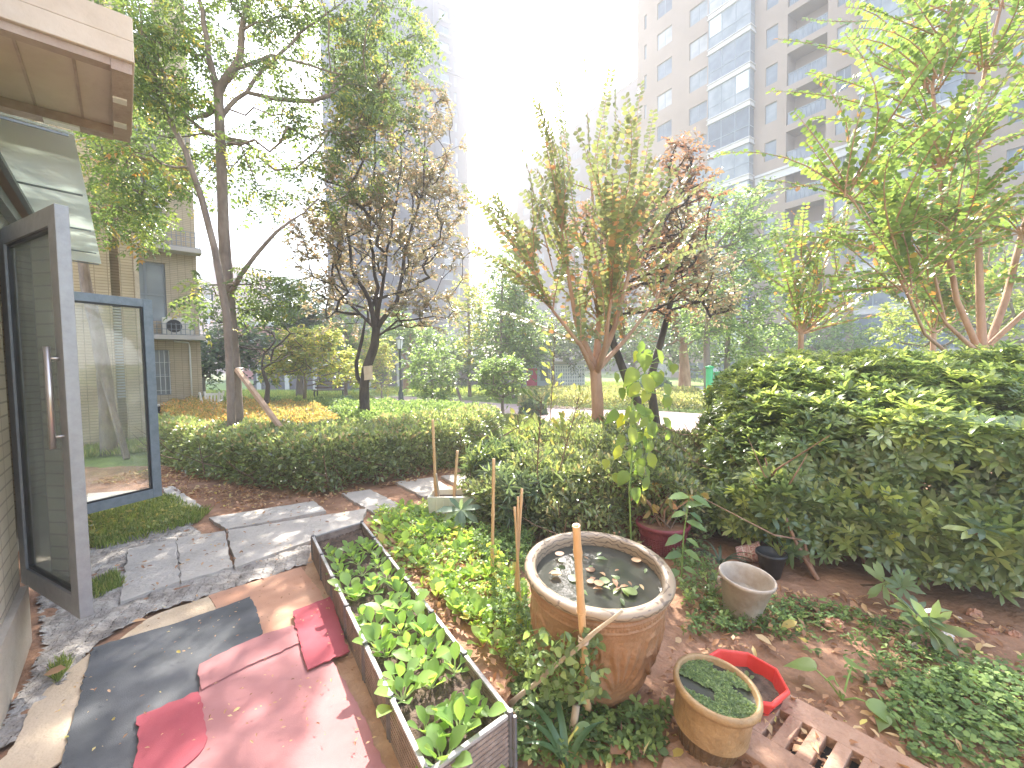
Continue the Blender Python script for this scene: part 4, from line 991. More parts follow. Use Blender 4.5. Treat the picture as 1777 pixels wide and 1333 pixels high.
def wallbox(mb, s0, s1, k0, k1, z0, z1):
    c = [Wp(s0, k0, z0), Wp(s1, k0, z0), Wp(s1, k1, z0), Wp(s0, k1, z0)]
    mb.add(c + [v + Vector((0, 0, z1 - z0)) for v in c], [(0, 1, 2, 3), (7, 6, 5, 4), (4, 5, 1, 0), (5, 6, 2, 1), (6, 7, 3, 2), (7, 4, 0, 3)])
mb = MB(); wallbox(mb, -7, 0, -.24, 0, 0, 13); wallbox(mb, 1.95, 3.3, -.24, 0, 0, 13); wallbox(mb, 0.0001, 1.9499, -.24, 0, 2.85, 13); wallbox(mb, 3.06, 3.3, -5, -.2401, 0, 13)
mb.build("wall", M_tile, nb)
mb = MB(); wallbox(mb, -7, -.02, .001, .035, 0, .34); wallbox(mb, 1.97, 3.32, .001, .035, 0, .3); mb.build("plinth", M_plaster, nb)
mb = MB(); wallbox(mb, -.8, 3.0, -3.2, -3.1, 0, 3); wallbox(mb, -.8, -.7, -3.1, -.25, 0, 3); wallbox(mb, -.8, 3.0, -3.1, -.25, -.02, .12); wallbox(mb, -.8, 3.0, -3.1, -.25, 2.9, 3.0); mb.build("room", M_int, nb)
mb = MB(); wallbox(mb, 0, .06, -.16, -.04, .12, 2.85); wallbox(mb, 1.89, 1.95, -.16, -.04, .12, 2.85); wallbox(mb, .06, 1.89, -.16, -.04, 2.72, 2.8); wallbox(mb, .06, 1.89, -.155, -.045, 2.36, 2.42)
mb.build("door_frame", M_alud, nb)
mb = MB(); wallbox(mb, .06, 1.89, -.105, -.095, 2.42, 2.72); mb.build("transom_glass", PANES[1], nb)
def wbar(name, p0, p1, w_, h_, mat): m = MB(); m.bar(p0, p1, w_, h_); return m.build(name, mat, nb)
M_glass = glass_mat("door_glass", (.94, .96, .96), .03, .03, .12)  # milky film is part dirt, part pale reflection painted onto the panes
def door(label, hinge, free, z0, z1, mat, stile=.085, th=.05, handle_at=None, side=1):
    d = (free - hinge); L = d.length; d.normalize(); n = Vector((-d.y, d.x, 0)); m = MB(); up_ = Vector((0, 0, 1))
    B = lambda s, z: hinge + d * s + up_ * z
    def rect(s0, s1, za, zb, t=th):
        c = [B(s0, za) - n * t / 2, B(s1, za) - n * t / 2, B(s1, za) + n * t / 2, B(s0, za) + n * t / 2]
        m.add(c + [v + up_ * (zb - za) for v in c], [(3, 2, 1, 0), (4, 5, 6, 7), (0, 1, 5, 4), (1, 2, 6, 5), (2, 3, 7, 6), (3, 0, 4, 7)])
    rect(0, stile, z0, z1); rect(L - stile, L, z0, z1); rect(stile, L - stile, z1 - stile, z1, th * .98); rect(stile, L - stile, z0, z0 + stile * 1.15, th * .98)
    o = m.build("glass_door", mat, nb, bevel=.003); o['label'] = label
    m = MB(); rect(stile, L - stile, z0 + stile, z1 - stile, .008); m.build("pane", M_glass, o)
    m = MB()
    for s0, s1 in ((stile, stile + .015), (L - stile - .015, L - stile)): rect(s0, s1, z0 + stile * 1.15, z1 - stile, .03)
    rect(stile + .015, L - stile - .015, z1 - stile - .015, z1 - stile, .03); rect(stile + .015, L - stile - .015, z0 + stile * 1.15, z0 + stile * 1.15 + .015, .03)
    m.build("gasket", M_black, o)
    if handle_at:
        m = MB()
        for sg in (-1,):
            a = B(L - stile / 2 - .01, handle_at - .2) + n * sg * .07; b = B(L - stile / 2 - .01, handle_at + .2) + n * sg * .07
            m.tube([a - up_ * .06, b + up_ * .06], .0135, 12)
            for q_ in (a, b): m.tube([q_, q_ - n * sg * .07], .008, 10)
        m.build("handle", pm("brushed_steel", (.55, .5, .47), rough=.3, metal=.85), o, smooth=True)
    return o
hz = 1.6
h1a = P(27, 700, 2.60); h1a.z = 0; h1b = P(128, 700, 2.20); h1b.z = 0
door("near leaf of the glass door, with a long bar handle", h1a, h1b, .30, 2.43, M_alu, .095, .055, 1.46)
h2a = P(112, 700, 3.78); h2a.z = 0; h2b = P(271, 700, 4.42); h2b.z = 0
door("far leaf of the glass door, frame only and blue grey", h2a, h2b, .28, 2.3, M_alud, .08, .05, None)
# projecting glass canopy and the concrete ledge over the door
M_canopy = glass_mat("canopy_glass", (.78, .86, .8), .02, .3, .75)
zc = 2.86; cn = MB(); K0, K1 = .01, .36
for i, (s0, s1) in enumerate(((-.5, .55), (.56, 1.6), (1.61, 2.6), (2.61, 3.25))):
    c = [Wp(s0, K0, zc), Wp(s1, K0, zc), Wp(s1, K1, zc - .02), Wp(s0, K1, zc - .02)]
    cn.add(c + [v + Vector((0, 0, .012)) for v in c], [(3, 2, 1, 0), (4, 5, 6, 7), (0, 1, 5, 4), (1, 2, 6, 5), (2, 3, 7, 6), (3, 0, 4, 7)])
cno = cn.build("glass_canopy", M_canopy, nb)
m = MB()
for s in (-.5, .555, 1.605, 2.605, 3.25): m.bar(Wp(s, .005, zc - .015), Wp(s, K1 - .02, zc - .03), .008, .012)
m.bar(Wp(-.5, .02, zc - .03), Wp(3.25, .02, zc - .03), .03, .03); m.build("canopy_frame", M_alud, cno)
n1 = G(229, 104, 3.15); n2 = G(233, 243, 3.12)
kk = .42
def sk(p): r = Vector((p.x, p.y, 0)) - W0; return r.dot(U), r.dot(Vv)
s1_, k1_ = sk(n1); s2_, k2_ = sk(n2); print("ledge", s1_, k1_, s2_, k2_)
mb = MB(); ko = (k1_ + k2_) / 2
wallbox(mb, s1_ - .0, s2_, .001, ko, 3.14, 3.24); wallbox(mb, s1_, s1_ + .09, .001, ko, 3.2401, 3.36); mb.build("ledge", M_under, nb, bevel=.004)
m = MB(); wallbox(m, s1_ + .02, s2_ - .02, ko - .09, ko - .01, 3.085, 3.139); wallbox(m, s2_ - .09, s2_ - .001, .002, ko - .091, 3.085, 3.138); wallbox(m, s1_ + .02, s1_ + .08, .1, ko - .091, 3.1, 3.138); m.build("steel_edge", M_brownsteel, nb)
m = MB(); m.lathe([(.001, 3.13), (.035, 3.13), (.04, 3.138)], Wp(s1_ + .2, .06, 0), 16); m.build("drain_hole", M_black, nb)
m = MB()
for t_ in (.3, .62): wallbox(m, s1_ + .03, s2_ - .1, ko * t_, ko * t_ + .012, 3.131, 3.139)
m.build("soffit_joint", M_brownsteel, nb)
for b_s in ((s2_ - .088, s2_ - .03, ko * .35, ko * .6), (s1_ + .3, s1_ + .36, ko - .088, ko - .03), (s2_ - .3, s2_ - .24, ko - .088, ko - .03)):
    m = MB(); wallbox(m, *b_s, 3.075, 3.084); m.build("paint_patch", white_paint, nb)
m = MB(); wallbox(m, s1_ - .9, s1_ + 3, .0012, .2, 3.9, 4.1); wallbox(m, s1_ + .6, s1_ + 1.5, .0012, .26, 4.1001, 4.9); m.build("upper_ledge", M_under, nb)
m = MB(); m.tube([Wp(s2_ + .12, .06, 3.0), Wp(s2_ + .12, .06, 9)], .03, 10); m.build("downpipe", white_paint, nb, smooth=True)

# ------------------------------------------------------------------ recessed wing beyond the door: tiled end wall, windowed front
F0 = Vector((-8.75, 8.55, 0)); Fp = lambda t, k=0, z=0: F0 + Vv * t + U * k + Vector((0, 0, z))
wg = thing("apartment_wing", "cream tiled wing behind the glass door with barred windows and outdoor units", "building", F0)
def fbox(mb, t0, t1, k0, k1, z0, z1):
    c = [Fp(t0, k0, z0), Fp(t1, k0, z0), Fp(t1, k1, z0), Fp(t0, k1, z0)]
    mb.add(c + [v + Vector((0, 0, z1 - z0)) for v in c], [(3, 2, 1, 0), (4, 5, 6, 7), (0, 1, 5, 4), (1, 2, 6, 5), (2, 3, 7, 6), (3, 0, 4, 7)])
tF = 1.02
mb = MB(); fbox(mb, -1.5, .64, 0, 4, 0, 15); fbox(mb, .64, .78, .25, 4, 0, 15); fbox(mb, .78, tF, 0, 4, 0, 15); mb.build("wall", M_tile2, wg)
m = MB(); fbox(m, tF, tF + .07, -.05, .35, 0, 15); m.build("corner_fin", M_plaster, wg)
m = MB()
for k in range(34): fbox(m, .645, .775, .06, .2, 1.0 + k * .06, 1.035 + k * .06)
m.build("louvre", M_framew, wg)
# front R
Ra = Vector((-.903 * 13.2, 13.2, 0)); wR = 1.95
mb = MB(); zf = [0, 2.62, 5.42, 8.22, 11.02]
facade(mb, Ra, (Vv.x, Vv.y), (-U.x, -U.y) if (-U.y) < 0 else (U.x, U.y), 0, wR, 0, 15, [(.12, 1.12, [(.75, 2.2)] + [(z + .5, z + 2.35) for z in zf[1:]])], .15)
nR = Vector((-U.x, -U.y, 0))
Rq = lambda t, k, z: Ra + Vv * t + nR * k + Vector((0, 0, z))
mb.add([Rq(wR, 0, 0), Rq(wR, -5, 0), Rq(wR, -5, 15), Rq(wR, 0, 15)], [(0, 1, 2, 3)]); mb.add([Rq(-2.5, 0, 0), Rq(0, 0, 0), Rq(0, 0, 15), Rq(-2.5, 0, 15)], [(0, 1, 2, 3)])
mb.build("front_wall", M_tile2, wg)
windows(wg, Ra, (Vv.x, Vv.y), (nR.x, nR.y), .12, 1.12, [(z + .5, z + 2.35) for z in zf[1:4]] + [(.75, 2.2)], rgB, depth=.1, nx=2, split=.45, frame=M_frame)
for z in zf[1:4]:
    m = MB(); 
    c = [Rq(-.3, .0, z - .1), Rq(wR + .1, .0, z - .1), Rq(wR + .1, .55, z - .1), Rq(-.3, .55, z - .1)]
    m.add(c + [v + Vector((0, 0, .14)) for v in c], [(3, 2, 1, 0), (4, 5, 6, 7), (0, 1, 5, 4), (1, 2, 6, 5), (2, 3, 7, 6), (3, 0, 4, 7)])
    bo = m.build("balcony_slab", M_cornice, wg); m = MB(); top = .42 if z < 4 else (.55 if z < 6 else 1.9)
    for i in range(20): m.bar(Rq(-.25 + (wR + .3) * i / 19, .5, z + .04), Rq(-.25 + (wR + .3) * i / 19, .5, z + top), .015, .015)
    for zz in np.arange(.06, top + .01, .16 if top < 1 else .3): m.bar(Rq(-.25, .505, z + zz), Rq(wR + .05, .505, z + zz), .015, .015)
    m.build("railing", M_frame, bo)
m = MB()
for i in range(9): m.bar(Rq(.14 + .96 * i / 8, .02, .78), Rq(.14 + .96 * i / 8, .02, 2.18), .014, .014)
for z in (.9, 1.35, 1.8): m.bar(Rq(.1, .022, z), Rq(1.14, .022, z), .014, .014)
m.build("window_bars", M_framew, wg)
m = MB(); m.tube([Rq(1.25, .05, 2.48), Rq(wR - .32, .05, 2.44), Rq(wR - .3, .05, 2.3), Rq(wR - .3, .05, 0)], .025, 8); m.tube([Rq(-.15, .1, 0), Rq(-.15, .1, 14)], .035, 8); m.build("drainpipe", white_paint, wg, smooth=True)
m = MB(); e0, e1 = Rq(wR + .02, -.1, 3.35), Rq(wR + .38, .1, 3.35)
for a_, b_2 in ((e0, e1), (e0 + Vector((0, 0, .9)), e1 + Vector((0, 0, .9))), (e0 + Vector((0, 0, .55)), e1 + Vector((0, 0, .55))), (e0, e0 + Vector((0, 0, .9))), (e1, e1 + Vector((0, 0, .9)))): m.bar(a_, b_2, .04, .04)
sw_ = m.build("casement_sash", M_alud, wg); m = MB(); m.bar(e0 + Vector((0, 0, .45)), e1 + Vector((0, 0, .45)), .008, .86); m.build("pane", M_glass, sw_)
# outdoor units
M_acw = pm("outdoor_unit_casing", (.66, .62, .55), (.74, .71, .65), 4, .5, .1, 20)
def ac(label, c, rz, sc=1.0, vent=True):
    t = thing("outdoor_unit", label, "air conditioner unit", c, group="air conditioner outdoor units"); loc = Vector(c)
    Mz = Matrix.Rotation(rz, 3, 'Z'); L = lambda x, y, z: loc + Mz @ Vector((x * sc, y * sc, z * sc))
    m = MB(); m.box(L(0, 0, .28), (.78 * sc, .28 * sc, .52 * sc), M=Mz); m.box(L(-.25, 0, .01), (.06 * sc, .3 * sc, .03 * sc), M=Mz); m.box(L(.25, 0, .01), (.06 * sc, .3 * sc, .03 * sc), M=Mz); m.build("casing", M_acw, t, bevel=.012)
    m = MB()
    for r in (.05, .1, .15, .2): m.tube([L(-.1 + r * math.cos(a), -.155, .28 + r * math.sin(a)) for a in np.linspace(0, 6.283, 20)], .005, 4)
    for a in np.linspace(0, 5.5, 8): m.tube([L(-.1, -.158, .28), L(-.1 + .2 * math.cos(a), -.158, .28 + .2 * math.sin(a))], .004, 4)
    m.build("fan_guard", M_black, t)
    m = MB(); m.tube([L(-.1, -.143, .28), L(-.1, -.146, .28)], .2 * sc, 24); m.build("fan_opening", M_black, t)
rzR = math.atan2(Vv.y, Vv.x)
ac("outdoor unit on the first-floor slab above the plain wall", Rq(1.35, .27, 2.67), rzR)
ac("outdoor unit with white grid standing left of the slab's middle", Rq(.25, .3, 2.67 + .25), rzR, .8)
ac("dusty outdoor unit standing on the ground in front of the barred window", Rq(.75, 1.2, .05), rzR + .3, .9)
# ================================================================== HEDGES AND SHRUBS
def hedge(name, label, poly, ztop, n, size, leaf, tmpl, seed, shell=.22, z0=.05, cat="hedge", zfn=None, stems=40, stem_mat=bark_twig, up=.6, lump=.08, stem_r=.012, inner=.12, group=None, whorl=False, size_j=.3, val=None):
    rg = np.random.default_rng(seed); poly = [tuple(p[:2]) for p in poly]; A_ = np.array(poly); c = A_.mean(0)
    t = thing(name, label, cat, (c[0], c[1], 0), group=group)
    x0, y0 = A_.min(0); x1, y1 = A_.max(0); P_ = []; D_ = []; tot = 0
    zt = zfn or (lambda x, y: np.full_like(x, ztop))
    ed = [(A_[i], A_[(i + 1) % len(A_)]) for i in range(len(A_))]
    while tot < n:
        m = 20000; x = rg.uniform(x0 - .15, x1 + .15, m); y = rg.uniform(y0 - .15, y1 + .15, m); H = zt(x, y) + lump * (np.sin(x * 5.1 + np.sin(y * 3.3)) * np.sin(y * 4.3 + 1) + .5 * np.sin(x * 11 + y * 7))
        z = z0 + (H - z0) * rg.random(m) ** .9; ins = inpoly_np(x, y, poly)
        de = np.full(m, 1e9); nx_ = np.zeros((m, 2)); pq = np.stack([x, y], 1)
        for a, b in ed:
            ab = b - a; tt = np.clip(((pq - a) @ ab) / (ab @ ab), 0, 1); cl = a + tt[:, None] * ab; dv = pq - cl; dd = np.linalg.norm(dv, axis=1); k = dd < de
            de[k] = dd[k]; nx_[k] = -(dv[k]) / (dd[k][:, None] + 1e-6)
        de = np.where(ins, de, -de); rnd = lump * (np.sin(z * 7 + x * 5 + y * 6) + .6 * np.sin(x * 13 - z * 9))
        de = de + rnd; dt = H - z; corner = np.minimum(de, 9) ; depth = np.minimum(de, dt)
        both = (de < .25) & (dt < .25); depth = np.where(both, depth - .12 * (1 - np.maximum(de, dt) / .25), depth)
        acc = (depth > 0) & (rg.random(m) < np.where(depth < shell, np.exp(-depth / (shell * .55)), 0) + inner * (depth >= 0))
        x, y, z, de, dt, nx_, depth = x[acc], y[acc], z[acc], de[acc], dt[acc], nx_[acc], depth[acc]
        o = np.zeros((len(x), 3)); wside = 1 / (np.maximum(de, .02)); wtop = 1 / np.maximum(dt, .02); sm = wside + wtop
        o[:, :2] = nx_ * (wside / sm)[:, None]; o[:, 2] = wtop / sm + .15
        P_.append(np.stack([x, y, z], 1)); D_.append(o); tot += len(x)
    Pp = np.vstack(P_)[:n]; O = np.vstack(D_)[:n]; O /= np.linalg.norm(O, axis=1, keepdims=True)
    if whorl:
        zz = O + rg.normal(0, .3, O.shape); zz[:, 2] += up * .6; dr = np.cross(zz, rg.normal(size=O.shape)); nr = zz
    else:
        dr = O * .7 + rg.normal(0, .55, O.shape); dr[:, 2] += up * .3; nr = rg.normal(0, .5, O.shape); nr[:, 2] += 1
    leafmesh("foliage", LM[leaf] if isinstance(leaf, str) else leaf, t, Pp, dr, nr, size * rg.uniform(1 - size_j, 1 + size_j, n), tmpl, seed=seed, val=None if val is None else val(Pp, rg))
    mb = MB()
    for i in range(stems):
        for _ in range(50):
            x, y = rg.uniform(x0, x1), rg.uniform(y0, y1)
            if inpoly(x, y, poly): break
        H = float(zt(np.array([x]), np.array([y]))[0]) * .85; p = Vector((x, y, 0)); dx, dy = rg.normal(0, .25, 2)
        pts = [p, p + Vector((dx * .3, dy * .3, H * .3)), p + Vector((dx * .9, dy * .9, H * .6)), p + Vector((dx * 1.5, dy * 1.5, H))]; mb.tube(pts, [stem_r, stem_r * .8, stem_r * .6, stem_r * .3], 6, cap=False)
        for k in range(3):
            s = pts[1].lerp(pts[2], rg.random()); e = s + Vector((rg.normal(0, .3), rg.normal(0, .3), H * .3)); 
            if inpoly(e.x, e.y, poly): mb.tube([s, (s + e) / 2 + Vector((0, 0, -.03)), e], [stem_r * .6, stem_r * .45, stem_r * .2], 5, cap=False)
    mb.build("stems", stem_mat, t, smooth=True)
    return t
W1 = [t_whorl(8, .27, 22, seed=1), t_whorl(7, .26, 38, seed=2), t_whorl(9, .27, 8, seed=3)]
W5 = [t_whorl(5, .3, 20, t_diamond(.4, .1, .1), seed=4), t_whorl(6, .3, 5, t_diamond(.36, .1, .15), seed=5)]
# big pittosporum-like hedge on the right
HR = [g2(1236, 950), g2(1330, 985), g2(1480, 1010), g2(1640, 1055), g2(1800, 1090), g2(1950, 1120), (5.2, 4.2), (4.6, 6.2), (3.05, 6.3), (2.35, 5.2)]
def zr(x, y):
    d_ = np.clip((y - (3.62 - .33 * (x - 1.7))) / 1.5, 0, 1)
    return 1.1 + .44 * (1 - (1 - d_) ** 2) + .02 * x - .5 * np.exp(-(np.maximum(x - 1.62 - .28 * (y - 3.6), 0) ** 2) / .3)
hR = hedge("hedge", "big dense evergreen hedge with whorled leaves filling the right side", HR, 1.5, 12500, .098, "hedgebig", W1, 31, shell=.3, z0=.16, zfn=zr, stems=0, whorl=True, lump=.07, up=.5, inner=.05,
    val=lambda p, rg: np.clip(rg.normal(.45, .22, len(p)) + .3 * np.clip((p[:, 2] - .9) / .5, 0, 1) * rg.random(len(p)), 0, 1))  # higher leaves coloured lighter: sunlit highlights painted along the hedge top
def stemset(parent, rg, roots, mat):
    mb = MB()
    for bx_, by_, dx, dy, h, r in roots:
        p = Vector((bx_, by_, 0)); pts = [p]; d = Vector((dx, dy, 1)).normalized(); L = h; n = 6
        for i in range(n):
            d = (d + Vector((rg.normal(0, .16), rg.normal(0, .16), .1))).normalized(); pts.append(pts[-1] + d * L / n)
        mb.tube(pts, [r * (1 - .11 * i) for i in range(n + 1)], 9, cap=False)
        for k in range(4):
            s = pts[2 + k % 4]; e = s + Vector((rg.normal(dx * .3, .2), rg.normal(dy * .3, .2), rg.uniform(.1, .28))); mid = (s + e) / 2 + Vector((rg.normal(0, .04), rg.normal(0, .04), -.04))
            mb.tube([s, mid, e, e + (e - mid) * .8], [r * .55, r * .45, r * .3, r * .15], 6, cap=False)
    mb.build("branches", mat, parent, smooth=True)
rgh = np.random.default_rng(77); roots = []
for px, py, dx, dy, h, r in [(1475, 1045, -.75, .1, 1.15, .02), (1470, 1040, -.2, .15, 1.0, .016), (1640, 1030, .9, .0, 1.3, .028), (1560, 1010, -.3, .1, 1.1, .02), (1575, 1012, .35, .15, 1.1, .018), (1700, 1050, .6, .1, 1.2, .022), (1360, 960, -.5, .1, 1.1, .016), (1420, 985, .2, 0, 1.0, .016), (1320, 955, -.3, .0, 1.2, .014), (1260, 930, -.2, .2, 1.1, .013), (1760, 1060, .1, .1, 1.2, .02), (1530, 990, 0, .2, 1.2, .02), (1290, 940, .3, .1, 1.1, .014), (1235, 925, .0, -.1, 1.0, .013)]:
    p = g2(px, py); roots.append((p[0], p[1] + .3, dx * .6, dy + .1, h * .8, r * .8))
for i in range(16): roots.append((rgh.uniform(1.9, 4.6), rgh.uniform(3.8, 5.8), rgh.normal(0, .4), rgh.normal(0, .3), .9, .012))
stemset(hR, rgh, roots, pm("hedge_bark", (.22, .12, .08), (.38, .23, .16), 8, .85, .4, 40))
# low leaf sprigs in front of the hedge foot
for i, (px, py, s, lab) in enumerate([(1455, 955, .17, "dark whorled sprig hanging low at the hedge foot, left of the two"), (1362, 960, .17, "dark whorled sprig right beside the cream bucket"), (1550, 1010, .14, "bright green whorled sprig low under the hedge"), (1600, 1075, .2, "sprig with long drooping leaves in front of the hedge stems"), (1700, 925, .15, "big-leaved sprig on the hedge's right flank")]):
    b = G(px, py, .18 if i < 4 else .55); t = thing("hedge_sprig", lab, "shrub sprig", b)
    leafmesh("leaves", LM["hedge" if i != 2 else "mid"], t, np.tile(np.array(b), (3, 1)) + rgh.normal(0, .03, (3, 3)), rgh.normal(size=(3, 3)), np.tile([0.1, -.6, .9], (3, 1)) + rgh.normal(0, .2, (3, 3)), s * np.array([1, .8, .7]), W1, seed=i)
    MB().tube([b, b + Vector((.02, .15, -.1)), b + Vector((.03, .3, -.18 if i < 4 else .1))], [.005, .006, .007], 6).build("stem", bark_twig, t)
# clipped hedge on the left
HL = [g2(262, 800), g2(330, 830), g2(470, 858), g2(560, 862), g2(700, 836), g2(800, 812), g2(862, 772), g2(872, 756), g2(800, 760), g2(700, 782), g2(560, 800), g2(420, 795), g2(280, 775)]
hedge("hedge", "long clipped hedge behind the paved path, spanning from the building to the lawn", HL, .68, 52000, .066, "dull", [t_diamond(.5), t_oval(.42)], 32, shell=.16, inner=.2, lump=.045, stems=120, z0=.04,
      val=lambda p, rg: np.clip(rg.normal(.5, .22, len(p)) + .2 * (p[:, 2] > .55), 0, 1), size_j=.4)  # topmost leaves tinted lighter, so the lit top is in their colour
HA = [g2(268, 770), g2(345, 786), g2(420, 790), g2(540, 794), g2(600, 770), g2(560, 735), g2(430, 722), g2(290, 722)]
hedge("shrub_bed", "low yellow and orange tinged shrub bed around the supported tree's foot", HA, .6, 30000, .062, "autumn", [t_diamond(.55), t_oval(.45)], 33, shell=.18, lump=.06, stems=40, cat="shrub bed")
HM2 = [g2(545, 792), g2(700, 776), g2(790, 756), g2(840, 744), g2(760, 734), g2(640, 728), g2(480, 722), g2(565, 736), g2(605, 770)]
hedge("shrub_bed", "bright green low shrub bed behind the clipped hedge near the brown-leaved tree", HM2, .62, 26000, .068, "mid", [t_diamond(.55), t_oval(.5)], 34, shell=.18, lump=.06, stems=30, cat="shrub bed")
# mixed hedge in the middle
HC = [g2(805, 905), g2(860, 938), g2(960, 952), g2(1090, 948), g2(1220, 965), (2.2, 4.6), (2.3, 6.0), (1.0, 6.9), (.2, 6.6), (-.3, 5.7), (-.5, 4.9)]
zcf = lambda x, y: .47 + .17 * np.clip(x + .3, 0, 1.4) + .03 * (y - 5)
hedge("hedge", "dark mixed hedge behind the clay pot, left of the big hedge", HC, .7, 38000, .065, "dull", [t_diamond(.42), t_oval(.34)], 35, shell=.26, zfn=zcf, lump=.09, stems=130, stem_mat=bark_twig, inner=.1)
fan = [t_whorl(7, .16, 5, t_diamond(.2, .06, .25), seed=s) for s in (6, 7)]
rgm = np.random.default_rng(8)
def sprays(name, label, poly, zlo, zhi, n, size, leaf, tmpl, seed, cat="shrub", up=.8):
    rg = np.random.default_rng(seed); A_ = np.array(poly); c = A_.mean(0); t = thing(name, label, cat, (c[0], c[1], 0)); P_ = []
    while len(P_) < n:
        x, y = rg.uniform(A_[:, 0].min(), A_[:, 0].max()), rg.uniform(A_[:, 1].min(), A_[:, 1].max())
        if inpoly(x, y, poly): P_.append((x, y, zlo + (zhi - zlo) * rg.random()))
    P_ = np.array(P_); nz = rg.normal(0, .5, P_.shape); nz[:, 2] += up; nz[:, 1] -= .3
    leafmesh("foliage", LM[leaf], t, P_, rg.normal(size=P_.shape), nz, size * rg.uniform(.7, 1.2, n), tmpl, seed=seed)
    m = MB()
    for p in P_[::3]: m.tube([(p[0] + rg.normal(0, .05), p[1] + rg.normal(0, .05), 0), (p[0], p[1], p[2] * .5), tuple(p)], [.006, .005, .003], 5, cap=False)
    m.build("stems", bark_twig, t); return t
sprays("nandina_shrub", "narrow-leaved shrub with fan sprays in front of the middle hedge", [g2(830, 895), g2(880, 950), g2(1000, 930), g2(1010, 905), g2(900, 880)], .15, .55, 260, .15, "dark", fan, 81)
sprays("nandina_shrub", "sunlit narrow-leaved shrub with fans beside the second cane", [g2(800, 870), g2(850, 885), g2(900, 860), g2(850, 840)], .2, .62, 240, .14, "hedge", fan, 82)
# low clipped strip beyond the path
HS = [g2(900, 707), g2(1000, 712), g2(1100, 713), g2(1225, 718), g2(1215, 690), g2(1080, 688), g2(960, 686), g2(905, 688)]
hedge("hedge", "low dry-looking hedge strip between the pink path and the plaza", HS, .45, 26000, .11, "photinia", t_diamond(.5), 36, shell=.25, lump=.05, stems=20)

# ================================================================== TREES
def PP(px, py, Y): return tuple(P(px, py, Y))
def pxr(px, Y): return px / F_ * Y
def trunk_from(pix, Y, base_z=0.0):
    pts = [PP(x, y, Y if not isinstance(Y, list) else Y[i]) for i, (x, y) in enumerate(pix)]
    b = list(pts[0]); b[2] = base_z; return [tuple(b)] + pts[1:] if pts[0][2] < .3 else [(b[0] , b[1], base_z)] + pts
def blob(px, py, Y, rx, ry, n, rd=None):
    return (PP(px, py, Y), (pxr(rx, Y), rd or pxr((rx + ry) / 2, Y), pxr(ry, Y)), n)
PIN = [t_pinnate(4, .14, .3), t_pinnate(5, .13, .27)]
# shade tree with prop, upper left
Y1 = 7.2
t1 = tree("shade_tree", "tall forked shade tree held by a wooden prop in the yellowing bed", "tree",
    trunk_from([(409, 735), (405, 640), (396, 520), (388, 400), (384, 280), (379, 160)], Y1), [.16, .125, .11, .1, .085, .075, .07],
    [blob(290, 60, Y1, 70, 80, 30), blob(420, 30, Y1 + .6, 110, 60, 30), blob(520, 190, Y1 + .4, 110, 70, 26), blob(580, 60, Y1 + 1, 120, 90, 34), blob(240, 110, Y1 - .6, 50, 70, 22), blob(320, 260, Y1 + .3, 60, 60, 24), blob(440, 290, Y1 + .3, 70, 50, 18), blob(660, 80, Y1 + 1.4, 80, 90, 44), blob(640, 220, Y1 + 1.3, 70, 90, 36), blob(450, 510, Y1 + .2, 60, 45, 20), blob(560, 310, Y1 + 1, 70, 60, 16), blob(365, 505, Y1 - .2, 30, 18, 5), blob(400, -90, Y1, 240, 80, 36)],
    "soap", .30, tl=.42, nl=5, twigs=2, seed=41, bark=bark_grey, tmpl=PIN, tip=.0045, first=26, lift=.06, crook=.03, grav=.45, step=.4, spread=.6,
    limbs=[([PP(379, 160, Y1), PP(362, 95, Y1), PP(350, 20, Y1), PP(330, -60, Y1)], [.06, .045, .035, .02]), ([PP(380, 165, Y1), PP(415, 100, Y1 + .2), PP(425, 30, Y1 + .3), PP(450, -70, Y1 + .4)], [.07, .055, .045, .03]), ([PP(400, 120, Y1 + .15), PP(470, 95, Y1 + .4), PP(600, 132, Y1 + .7)], [.035, .028, .012]),
        ([PP(396, 520, Y1), PP(425, 470, Y1 - .1), PP(480, 400, Y1 - .1), PP(530, 370, Y1)], [.045, .035, .025, .012]), ([PP(381, 215, Y1), PP(440, 140, Y1 + .3), PP(520, 60, Y1 + .6), PP(600, 0, Y1 + .9)], [.035, .03, .02, .012])])
m = MB(); a, b = P(411, 641, Y1 - .1), P(484, 738, Y1 - .55); b.z = 0.0 if b.z < .1 else b.z
b2 = a + (b - a) * (a.z / max(.01, (a.z - b.z))) ; m.bar(b2, a, .07, .06)
pr = thing("wooden_prop", "square timber prop leaning against the tall shade tree", "tree prop", b2); m.build("post", pm("prop_timber", (.4, .26, .18), (.52, .36, .26), 7, .8, .3, 40, stretch=(1, 1, .3)), pr, bevel=.004)
m = MB(); 
for z in (-.02, .02): m.lathe([(.135, z - .008), (.145, z), (.135, z + .008)], P(406, 641, Y1) + Vector((0, 0, 0)), 20)
m.build("strap", M_black, pr)
# second slim leaning stem of the same grove
tree("slender_tree", "thin pale leaning tree crossing in front of the tall shade tree", "tree",
    trunk_from([(402, 735), (396, 560), (372, 430), (350, 345), (322, 262), (285, 190), (266, 125)], Y1 - .5), [.06, .06, .055, .05, .045, .04, .035, .03],
    [blob(262, 60, Y1 - .8, 45, 55, 18), blob(245, 290, Y1 - .8, 55, 40, 18), blob(225, 350, Y1 - .7, 45, 32, 15), blob(300, 160, Y1 - .6, 40, 40, 16)],
    "crape", .27, tl=.34, nl=4, twigs=2, seed=42, bark=bark_grey, tmpl=PIN, tip=.006, first=16, grav=.4)
